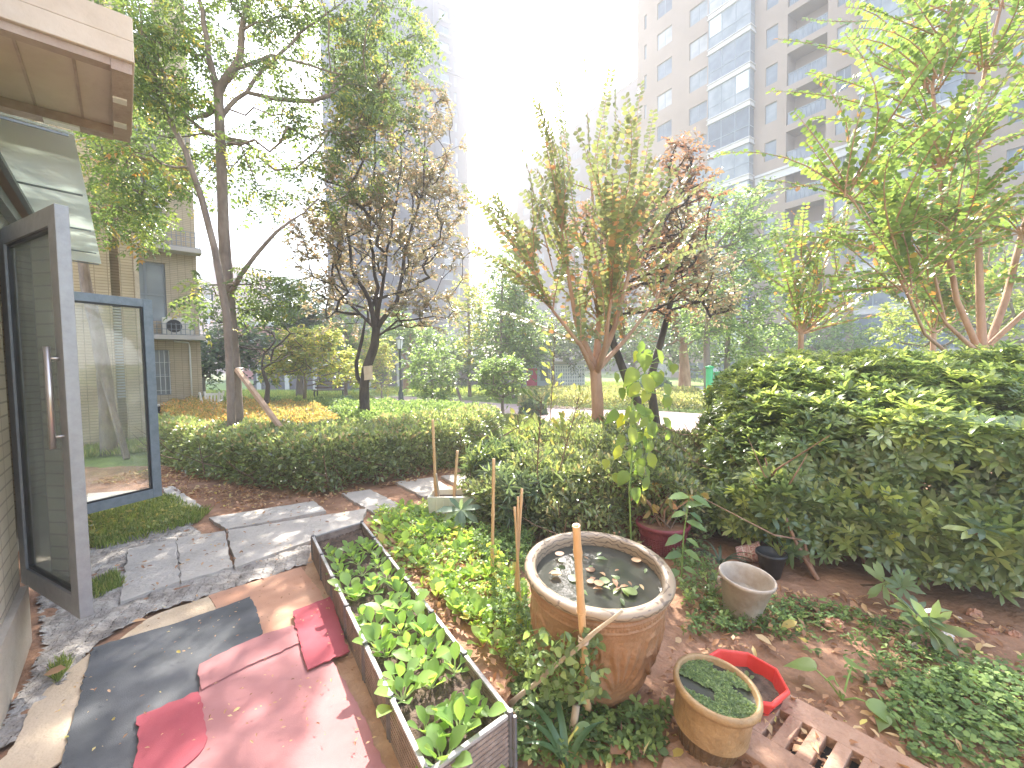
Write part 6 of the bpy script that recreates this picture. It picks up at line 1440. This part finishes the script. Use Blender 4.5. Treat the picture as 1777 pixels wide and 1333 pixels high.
# tall big-leaved climber on a thin cane
Yc = 3.35; tp_ = [(1096, 935), (1092, 850), (1098, 770), (1096, 700), (1108, 640), (1132, 610)]
pts = [P(x, y, Yc) for x, y in tp_]; pts[0].z = 0
cl = thing("climber_plant", "tall single-stemmed plant with big yellow-green heart leaves behind the clay pot", "plant", pts[0])
MB().tube(pts, [.009, .008, .007, .006, .005, .004], 7).build("stem", M_greenstem, cl, smooth=True)
lv = [(1120, 622, .15, 0), (1140, 612, .13, 1), (1158, 628, .12, 1), (1118, 660, .2, 2), (1142, 655, .17, -2), (1096, 668, .13, -1), (1105, 705, .15, 2), (1080, 722, .14, -2), (1118, 712, .17, 2), (1150, 690, .15, 2), (1130, 735, .15, 2), (1150, 730, .12, 2), (1095, 745, .17, -1), (1112, 760, .14, 2), (1075, 778, .13, -2), (1125, 790, .16, 2), (1085, 825, .15, -2), (1100, 855, .13, 1), (1118, 815, .12, 2), (1092, 790, .12, 1)]
Pp = []; Dd = []; Nn = []; Sz = []; m = MB()
for x, y, s, k in lv + [(x + rgp.normal(0, 16), y + rgp.normal(0, 12), s * .85, -k) for x, y, s, k in lv] + [(x + rgp.normal(0, 20), y + rgp.normal(8, 16), s * .75, -k) for x, y, s, k in lv]:
    q = np.array(P(x, y - 6, Yc + rgp.normal(0, .07))); j = min(range(len(pts)), key=lambda i: abs(pts[i].z - q[2])); st_ = np.array(pts[j]); st_ = st_ + np.array([0, 0, q[2] - st_[2] - .02])
    Pp.append(q); Dd.append([.25 * k + rgp.normal(0, .15), rgp.normal(-.2, .2), -1]); Nn.append([rgp.normal(.3, .3), -1, .45]); Sz.append(s); m.tube([st_, (st_ + q) / 2 + np.array([0, 0, .03]), q], [.003, .0025, .002], 5, cap=False)
leafmesh("leaves", leaf_mat("leaf_climber", [(0, (.1, .16, .05)), (.7, (.17, .22, .07)), (.92, (.34, .36, .05)), (1, (.44, .42, .06))], .5, .45, .35, 1.8, (1, 1, .35)), cl, Pp, Dd, Nn, np.array(Sz) * .95, [heart, t_oval(.6, .08, .2, .25, .6)], seed=9)
m.build("leafstalks", M_greenstem, cl)
# second thin plant with pointed leaves in front of the maroon pot
ps = [P(1182, 1010, 3.0), P(1186, 930, 3.0), P(1196, 860, 3.0)]; ps[0].z = 0
c2 = thing("bean_plant", "small plant with pointed soft green leaves in front of the maroon pot", "plant", ps[0]); MB().tube(ps, [.006, .005, .003], 6).build("stem", M_greenstem, c2)
Pp = []; Dd = []; Nn = []; m = MB()
for x, y, dx, dy in [(1196, 862, -1, -.2), (1198, 862, 1, .3), (1190, 890, -1, 0), (1196, 890, 1, .5), (1190, 905, .9, .2), (1186, 930, -1, .2), (1190, 935, 1, .4), (1184, 962, -.9, -.1), (1186, 955, .8, .3), (1188, 880, .5, -.3), (1184, 985, .9, .2), (1180, 990, -.7, .1)]:
    Pp.append(P(x, y, 3.0)); Dd.append([dx, -.3, -dy]); Nn.append([0, -.5, 1])
leafmesh("leaves", LM["strap"], c2, Pp, Dd, Nn, .135 * rgp.uniform(.8, 1.2, len(Pp)), t_oval(.5, .06, .25, .28, .65, .2), seed=4)
# bare-stem plant in maroon pot
mpl = thing("pot_plant", "drooping half-bare plant growing out of the maroon pot", "plant", MC + Vector((0, 0, .2))); m = MB(); tips = []
for k in range(6):
    a = k * 1.05 + .3; p0 = MC + Vector((.02 * math.cos(a), .02 * math.sin(a), .2)); p1 = p0 + Vector((.1 * math.cos(a), .1 * math.sin(a), .18)); p2 = p1 + Vector((.14 * math.cos(a + .4), .14 * math.sin(a + .4), .12)); m.tube([p0, p1, p2], [.011, .008, .004], 6, cap=False); tips += [p1, p2, p2]
m.build("stems", bark_red, mpl, smooth=True); n = len(tips) * 2; ix = rgp.integers(0, len(tips), n)
leafmesh("leaves", LM["autumn"], mpl, np.array([tips[i] for i in ix]) + rgp.normal(0, .03, (n, 3)), rgp.normal(0, .5, (n, 3)) + np.array([0, 0, -.8]), rgp.normal(size=(n, 3)), .1, t_oval(.5, .1, .2), seed=6)
# young saplings in the middle bed
for i, (bx_, by_, tx, ty, Y, lab, lf) in enumerate([(935, 925, 940, 690, 3.9, "thin sapling with grey-green leaves left of the clay pot's back rim", "hedge"), (945, 930, 1005, 690, 4.0, "slanting sapling whose bright leaves catch the sun above the middle hedge", "yellow"), (948, 770, 965, 560, 6.6, "slim dark-stemmed sapling with yellow top in front of the lawn", "yellow"), (918, 760, 898, 720, 5.8, "small bright shrub twig at the lawn edge", "yellow")]):
    b = P(bx_, by_, Y); b.z = 0; e = P(tx, ty, Y); t = thing("sapling", lab, "sapling", b); mid = (b + e) / 2 + Vector((rgp.normal(0, .03), 0, 0)); m = MB().tube([b, mid, e], [.009, .007, .003], 6); Pp = []; Dd = []
    for k in range(46):
        u = rgp.uniform(.4, 1); p = b.lerp(mid, u * 2) if u < .5 else mid.lerp(e, u * 2 - 1); d = Vector((rgp.normal(0, .8), rgp.normal(0, .8), rgp.uniform(.2, 1))).normalized(); q = p + d * rgp.uniform(.04, .16); m.tube([p, q], [.003, .0015], 4, cap=False); Pp.append(q); Dd.append(d + Vector((0, 0, .3)))
    m.build("stem", bark_twig, t); leafmesh("leaves", LM[lf], t, Pp, Dd, rgp.normal(size=(46, 3)), .085 * rgp.uniform(.7, 1.2, 46) * (1.3 if Y > 5 else 1), t_oval(.38), seed=i)
# big-leaved loquat-like shoot by the trough
q = P(800, 885, 4.1); t = thing("broadleaf_shoot", "shoot with large pale oblong leaves in front of the cream trough", "plant", Vector((q.x, q.y, 0))); MB().tube([(q.x, q.y, 0), tuple(q)], [.007, .005], 6).build("stem", M_greenstem, t)
leafmesh("leaves", LM["bluish"], t, np.tile(np.array(q), (9, 1)), [(-1, -.2, .1), (-.9, -.3, -.4), (1, -.1, .2), (.8, -.4, -.4), (.1, -.3, 1), (-.5, 0, .6), (.6, 0, .6), (.2, -.8, -.6), (-.3, -.8, -.8)], [(0, -.5, 1)] * 9, [.24, .2, .22, .22, .13, .17, .17, .2, .2], t_oval(.34, .06, .1, .3, .7), seed=8)
# creeper on the slanting cane
v = thing("creeper_plant", "blue-green leafy creeper wrapped round the crossing canes", "plant", P(1000, 1180, 1.9)); n = 420
cc_ = np.array([P(rgp.uniform(915, 1045), rgp.uniform(1095, 1215), rgp.uniform(1.66, 1.86)) for _ in range(n)])
leafmesh("leaves", LM["mid"], v, cc_, rgp.normal(0, .6, (n, 3)) + np.array([0, -.2, -.5]), rgp.normal(0, .5, (n, 3)) + np.array([0, -.7, .6]), .036 * rgp.uniform(.6, 1.3, n), [heart, t_oval(.55)], seed=12)
m = MB()
for k in range(26):
    a = Vector(cc_[int(rgp.integers(n))]); b = Vector(cc_[int(rgp.integers(n))]); m.tube([a, (a + b) / 2 + Vector((rgp.normal(0, .03), rgp.normal(0, .03), rgp.normal(0, .03))), b], [.0022, .002, .0015], 4, cap=False)
m.build("vines", M_greenstem, v)
v = thing("creeper_plant", "pale curly creeper hanging on the lone cane", "plant", P(862, 1000, 3.1)); n = 110
cc_ = np.array([P(rgp.normal(862, 14), rgp.uniform(940, 1060), rgp.uniform(3.0, 3.15)) for _ in range(n)])
leafmesh("leaves", LM["radish"], v, cc_, rgp.normal(0, .7, (n, 3)), rgp.normal(0, .5, (n, 3)) + np.array([0, -.5, .6]), .035 * rgp.uniform(.6, 1.3, n), t_oval(.6), seed=13)
m = MB()
for k in range(14): a = Vector(cc_[int(rgp.integers(n))]); b = Vector(cc_[int(rgp.integers(n))]); m.tube([a, (a + b) / 2 + Vector((.03, 0, 0)), b], [.002, .002, .0015], 4, cap=False)
m.build("vines", M_greenstem, v)
# strap-leaved plants
def straps(label, base, n, L, w, seed, leaf="strap", spread=.5, name="strap_leaf_plant", dirs=None):
    rg = np.random.default_rng(seed); t = thing(name, label, "plant", base); mb = MB(); V = []; 
    tm = []
    for k in range(n):
        a = rg.uniform(0, 6.28) if dirs is None else dirs[k % len(dirs)]; l = L * rg.uniform(.6, 1.1); d = Vector((math.cos(a), math.sin(a), 0)); side = Vector((-d.y, d.x, 0)); m = 8; o = len(mb.v)
        for i in range(m + 1):
            u = i / m; p = Vector(base) + d * (spread * l * (u + .6 * u * u)) + Vector((0, 0, l * (1.1 * u - .75 * u * u))); ww = w * (1 - u ** 3) * (.5 + .5 * min(1, u * 4))
            mb.v += [tuple(p - side * ww / 2 + Vector((0, 0, w * .15))), tuple(p), tuple(p + side * ww / 2 + Vector((0, 0, w * .15)))]
        for i in range(m): q = o + i * 3; mb.f += [(q, q + 1, q + 4, q + 3), (q + 1, q + 2, q + 5, q + 4)]
    mb.build("leaves", LM[leaf], t, smooth=True)
    return t
straps("arching green strap leaves at the bottom edge near the planter's front corner", G(985, 1335), 5, .34, .03, 1, dirs=[2.6, 2.3, 3.0, 1.7, .6])
straps("thin grassy clump in front of the cream bucket", G(1290, 1075), 26, .24, .008, 2, "grass")
straps("grassy clump on the soil below the hedge's left stems", G(1235, 1040), 20, .2, .008, 3, "grass")
straps("bamboo-like long blades between maroon pot and bucket", G(1250, 985), 22, .3, .018, 4, "dark")
# taro-like seedling
b = G(975, 1330); t = thing("round_leaf_seedling", "seedling with round bright leaves and yellow stalk at the bottom edge", "plant", b)
m = MB(); Pp = []; Dd = []
for x, y, s in ((1003, 1262, .13), (1040, 1310, .09), (1025, 1290, .05)):
    e = P(x, y, 1.72); m.tube([b, (b + e) / 2 + Vector((-.01, 0, .02)), e], [.008, .007, .005], 7, cap=False); Pp.append(e); Dd.append(((x - 1000) / 60 + .4, -.3, -.5))
m.build("stalks", M_yellowstem, t, smooth=True); leafmesh("leaves", LM["strap"], t, Pp, Dd, [(0, -.5, 1)] * 3, [.12, .09, .06], heart, seed=1, val=np.array([1., .9, .8]))
def seedling(label, px, py, lvs, seed, size=.13, leaf="strap"):
    b = G(px, py); t = thing("broad_leaf_seedling", label, "plant", b); m = MB(); Pp = []; Dd = []
    for dx, dy, h, s in lvs: e = b + Vector((dx, dy, h)); m.tube([b, (b + e) / 2 + Vector((0, 0, .015)), e], [.005, .004, .003], 6, cap=False); Pp.append(e); Dd.append((dx, dy, -.02))
    m.build("stalks", M_greenstem, t); n = len(Pp); leafmesh("leaves", LM[leaf], t, Pp, Dd, [(0, -.2, 1)] * n, [size * l[3] for l in lvs], heart, seed=seed, val=np.full(n, .9))
seedling("seedling with three broad toothed leaves on the bare soil right of the red tub", 1462, 1215, [(-.08, .08, .1, 1), (.09, .06, .12, .9), (.05, -.09, .06, .9), (-.02, .03, .08, .4)], 1, .14)
seedling("two-leaved seedling beside the foot of the big clay pot", 1100, 1245, [(-.03, .03, .06, 1), (.05, .0, .05, .7)], 2, .07, "mid")
seedling("sprawling seedling near the right edge of the drain cover", 1540, 1240, [(.1, .02, .05, 1), (-.06, -.05, .04, 1), (.05, -.08, .05, .8), (.0, .07, .06, .7)], 3, .08)
seedling("seedling tucked between planter corner and strap leaves", 868, 1330, [(-.03, .02, .07, 1), (.04, .02, .06, 1), (0, -.04, .04, .8)], 4, .08, "veg")
# ground cover, litter, grass: nobody could count these
def scatter(name, poly, n, size, leaf, tmpl, seed, z=.015, flat=.25, zr=.0, val=None, label=None, cat=None, up=False):
    rg = np.random.default_rng(seed); A_ = np.array(poly); P_ = np.zeros((0, 2))
    while len(P_) < n:
        q = np.stack([rg.uniform(A_[:, 0].min(), A_[:, 0].max(), 20000), rg.uniform(A_[:, 1].min(), A_[:, 1].max(), 20000)], 1)
        k = inpoly_np(q[:, 0], q[:, 1], poly); k &= (np.sin(q[:, 0] * 6 + 2 * np.sin(q[:, 1] * 4)) + np.sin(q[:, 1] * 7 + 1.7) + rg.normal(0, .9, len(q)) > -.6); P_ = np.vstack([P_, q[k]])
    P_ = P_[:n]; d = rg.normal(size=(n, 3)); d[:, 2] *= flat
    if up: d = rg.normal(0, .35, (n, 3)); d[:, 2] = 1; nn = rg.normal(size=(n, 3))
    else: nn = rg.normal(0, flat, (n, 3)); nn[:, 2] = 1
    zz = z + zr * rg.random(n); s = size * rg.uniform(.5, 1.4, n)
    o = leafmesh(name, LM[leaf], None, np.column_stack([P_, zz]), d, nn, s, tmpl, seed=seed, val=val(P_, rg) if val else None)
    tag(o, label, cat, kind='stuff'); return o
blade = t_diamond(.09, .02, .1); litter = [t_oval(.5, .1, -.15), t_diamond(.5, .15, -.1), t_oval(.35, .16, .2)]
scatter("fallen_leaves", [g2(160, 840), g2(300, 800), g2(470, 860), g2(600, 862), g2(780, 812), g2(800, 830), g2(600, 855), g2(560, 880), g2(400, 890), g2(280, 850)], 2300, .05, "litter", litter, 1, .022, .3, .02, label="brown leaf litter on the red soil along the clipped hedge", cat="leaf litter")
scatter("fallen_leaves", [g2(1180, 1333), g2(1110, 1240), g2(1180, 1100), g2(1230, 1020), g2(1500, 1040), g2(1777, 1100), (2.6, 1.6), (1.2, 1.4)], 1500, .05, "litter", litter, 2, .02, .35, .02, label="brown and yellow leaf litter on the soil under the big hedge", cat="leaf litter")
scatter("fallen_leaves", bed + [g2(1150, 1333), g2(900, 1333)], 1800, .045, "litter", litter, 3, .022, .4, .03, label="dry leaves between the seedlings and around the clay pot", cat="leaf litter")
scatter("leaf_crumbs", [g2(60, 1330), g2(150, 1100), g2(520, 985), g2(640, 1150), g2(700, 1333)], 260, .016, "litter", litter, 4, .072, .2, .0, label="tiny leaf crumbs and grit scattered over the mats and carpets", cat="debris")
scatter("leaf_crumbs", [g2(200, 1045), g2(230, 950), g2(560, 870), g2(620, 890), g2(540, 945), g2(300, 1060)], 130, .03, "litter", litter, 5, .055, .25, .0, label="scattered dry leaves on the grey stone slabs", cat="debris")
scatter("grass", [g2(152, 905), g2(160, 960), g2(250, 940), g2(345, 908), g2(362, 892), g2(300, 868), g2(220, 868), g2(152, 882)], 9000, .085, "grass", blade, 6, .0, 1, .0, up=True, label="grass and weeds tuft in front of the far glass door leaf", cat="grass")
scatter("weeds", [g2(152, 905), g2(160, 950), g2(250, 935), g2(340, 905), g2(300, 868), g2(220, 868), g2(152, 882)], 1900, .04, "yellow", t_oval(.6), 16, .03, .5, .05, label="small sunlit weeds mixed in the grass tuft by the door", cat="weeds")
scatter("grass", [g2(150, 1020), g2(165, 1045), g2(215, 1022), g2(200, 1000)], 900, .06, "grass", blade, 7, .01, 1, .0, up=True, label="little grass tuft in the crumbled concrete behind the near door leaf", cat="grass")
scatter("grass", [g2(85, 1170), g2(100, 1195), g2(125, 1160), g2(110, 1150)], 350, .05, "grass", blade, 8, .02, 1, .0, up=True, label="tiny grass tuft beside the beige mat near the wall", cat="grass")
scatter("grass", [g2(140, 800), g2(275, 782), g2(270, 745), g2(140, 752)], 9000, .13, "grass", blade, 9, .0, 1, .0, up=True, label="rough grass at the foot of the tiled wing", cat="grass")
scatter("grass", [g2(850, 762), g2(960, 745), g2(930, 728), g2(860, 722), g2(820, 718)], 16000, .12, "grass", blade, 10, .0, 1, .0, up=True, label="sunlit lawn patch between the clipped hedge and the pink path", cat="lawn")
scatter("grass", [g2(640, 686), g2(900, 690), g2(900, 664), g2(700, 662)], 24000, .2, "grass", blade, 11, .0, 1, .0, up=True, label="lawn slope beyond the pink path, around the lamp", cat="lawn")
scatter("grass", [g2(330, 705), g2(650, 706), g2(640, 684), g2(430, 680), g2(330, 682)], 20000, .2, "grass", blade, 12, .0, 1, .0, up=True, label="lawn behind the clipped hedge under the yellow-green tree", cat="lawn")
scatter("grass", [g2(900, 690), g2(1220, 690), g2(1140, 666), g2(905, 664)], 18000, .2, "grass", blade, 15, .0, 1, .0, up=True, label="lawn beyond the low dry hedge in front of the kiosk", cat="lawn")
scatter("weeds", [g2(800, 900), g2(880, 930), g2(930, 940), g2(905, 1010), g2(935, 1150), g2(925, 1230), g2(880, 1190), g2(850, 1020)], 1500, .034, "clover", [t_oval(.6), t_whorl(4, .45, 25), t_whorl(5, .3, 35)], 19, .015, .6, .14, label="tangled green weeds between the open bed and the big clay pot", cat="weeds")
scatter("weeds", [g2(1160, 950), g2(1230, 960), g2(1250, 1050), g2(1190, 1080)], 420, .04, "mid", [t_oval(.4), t_whorl(4, .4, 25)], 20, .015, .6, .12, label="small weeds between the clay pot and the cream bucket", cat="weeds")
scatter("ground_cover", [g2(1640, 1180), g2(1530, 1225), g2(1580, 1333), g2(1800, 1400), g2(1850, 1250), g2(1777, 1150)], 2200, .02, "clover", [t_oval(.9, .04, .05), t_whorl(3, .5, 8, t_oval(.9, .04, .05))], 13, .02, .3, .07, label="clover-like green ground cover in the bottom right corner", cat="ground cover")
scatter("weeds", [g2(1180, 1110), g2(1230, 1040), g2(1420, 1050), g2(1640, 1120), g2(1777, 1180), g2(1600, 1230), g2(1420, 1160), g2(1330, 1100)], 1700, .035, "clover", [t_oval(.5), t_oval(.35), t_whorl(4, .4, 15)], 14, .015, .4, .05, label="sparse green weeds on the shaded soil right of the pots", cat="weeds")
scatter("weeds", [g2(890, 1200), g2(960, 1150), g2(1080, 1230), g2(1160, 1250), g2(1150, 1333), g2(900, 1333)], 1100, .035, "clover", [t_oval(.6), t_whorl(4, .5, 15)], 17, .015, .4, .06, label="low weeds around the foot of the big clay pot", cat="weeds")
scatter("weeds", [g2(650, 890), g2(760, 880), g2(850, 950), g2(930, 1090), g2(900, 1180), g2(760, 1040)], 2600, .032, "radish", [t_oval(.6), t_whorl(4, .5, 25)], 18, .015, .5, .08, label="fine green weeds between the seedlings of the open bed", cat="weeds")
# clods and stones
M_clod = pm("clay_clod", (.3, .14, .09), (.46, .25, .17), 8, .95, .9, 40); M_pale = pm("pale_rubble", (.5, .42, .37), (.66, .6, .55), 6, .9, .5, 30)
def clod(px, py, s, mat, label, seed, cat="clod", name="clay_clod", group="clods and rubble under the hedge"):
    rg = np.random.default_rng(seed); c = G(px, py); m = MB(); n = 14
    ph = rg.uniform(0, 6, 6)
    for i in range(8):
        th_ = math.pi * i / 7
        for j in range(n):
            a = 2 * math.pi * j / n; r = s * (1 + .22 * math.sin(3 * a + ph[0] + i) + .15 * math.sin(5 * a + ph[1]) * math.sin(2 * th_ + ph[2]) + .07 * rg.normal())
            m.v.append((c.x + r * math.sin(th_) * math.cos(a), c.y + r * .8 * math.sin(th_) * math.sin(a), s * .35 + r * .6 * math.cos(th_)))
    for i in range(7):
        for j in range(n): m.f.append((i * n + j, (i + 1) * n + j, (i + 1) * n + (j + 1) % n, i * n + (j + 1) % n))
    tag(m.build(name, mat, smooth=False), label, cat, group)
CL = [(1408, 1045, .035, 0, "rounded clay clod just right of the hedge's leaning stem"), (1425, 1062, .05, 0, "long clay clod beside the rounded one"), (1445, 1090, .06, 0, "broad crumbly clod below the long one"), (1690, 1068, .04, 0, "clod under the hedge's right branches"), (1662, 1075, .018, 1, "white stone chip under the hedge"), (1720, 1100, .03, 0, "small clod near the right edge"), (1640, 1110, .045, 1, "pale crumbly lump on the soil slope"), (1760, 1105, .035, 0, "clod at the frame's right edge below the hedge"), (1590, 1130, .04, 1, "pinkish lump in the middle of the soil slope"), (1500, 1080, .03, 0, "small red clod left of the drooping sprig"), (70, 1165, .03, 1, "concrete crumb against the wall plinth"), (120, 1110, .025, 1, "concrete crumb below the near door leaf")]
for i, (x, y, s, k, l) in enumerate(CL): clod(x, y, s, M_pale if k else M_clod, l, i)
# single leaves that stand out
for i, (px, py, s, lf, v_, lab) in enumerate([(1355, 1090, .1, "yellow", 1, "bright yellow fallen leaf upright on the weeds behind the red tub"), (1385, 1105, .09, "yellow", .95, "yellow fallen leaf lying right of the bright one"), (1340, 1120, .09, "litter", .9, "ochre fallen leaf left of the yellow ones"), (255, 1075 + 0, .07, "litter", .7, "curled brown leaf on the crumbled concrete"), (75, 1172, .09, "litter", .6, "brown leaf lying along the foot of the tiled wall"), (313, 1133, .03, "yellow", 1, "small yellow leaf on the charcoal mat's centre"), (196, 1246, .025, "yellow", 1, "tiny yellow leaf near the bottom of the charcoal mat"), (404, 1236, .03, "litter", .97, "pale curled leaf on the large red carpet"), (320, 978, .05, "litter", .8, "brown leaf on the speckled slab"), (845, 1045, .12, "litter", .98, "big tan dry leaf lying among the seedlings"), (1090, 1290, .11, "litter", .3, "large brown leaf on the soil before the clay pot"), (1185, 1300, .07, "yellow", .9, "yellow leaf stuck between the orange slab and the small pot")]):
    p = G(px, py, .075 if px < 700 and py > 1000 else .05)
    o = leafmesh("fallen_leaf", LM[lf], None, [tuple(p)], [(rgp.normal(), rgp.normal(), .3 if i < 2 else .05)], [(rgp.normal(0, .3), -.3, 1)], [s], t_oval(.5, .12, -.12), seed=i, val=np.array([v_])); tag(o, lab, "fallen leaf")
# hanging pot-side label-free things: tap pipe stub by the right edge lamp
# ================================================================== AIR
hz_ = MB(); hz_.box((0, 190, 41), (560, 460, 86.5)); ho = hz_.build("haze", None); tag(ho, kind='stuff')
m_ = bpy.data.materials.new("haze_air"); m_.use_nodes = True; nt = m_.node_tree; nt.nodes.remove(nt.nodes["Principled BSDF"])
pv = nt.nodes.new("ShaderNodeVolumePrincipled"); pv.inputs["Color"].default_value = (1, .975, .95, 1); pv.inputs["Density"].default_value = HAZE['density']; pv.inputs["Anisotropy"].default_value = HAZE['g']
nt.links.new(pv.outputs[0], nt.nodes["Material Output"].inputs["Volume"]); ho.data.materials.append(m_); m_.cycles.homogeneous_volume = True
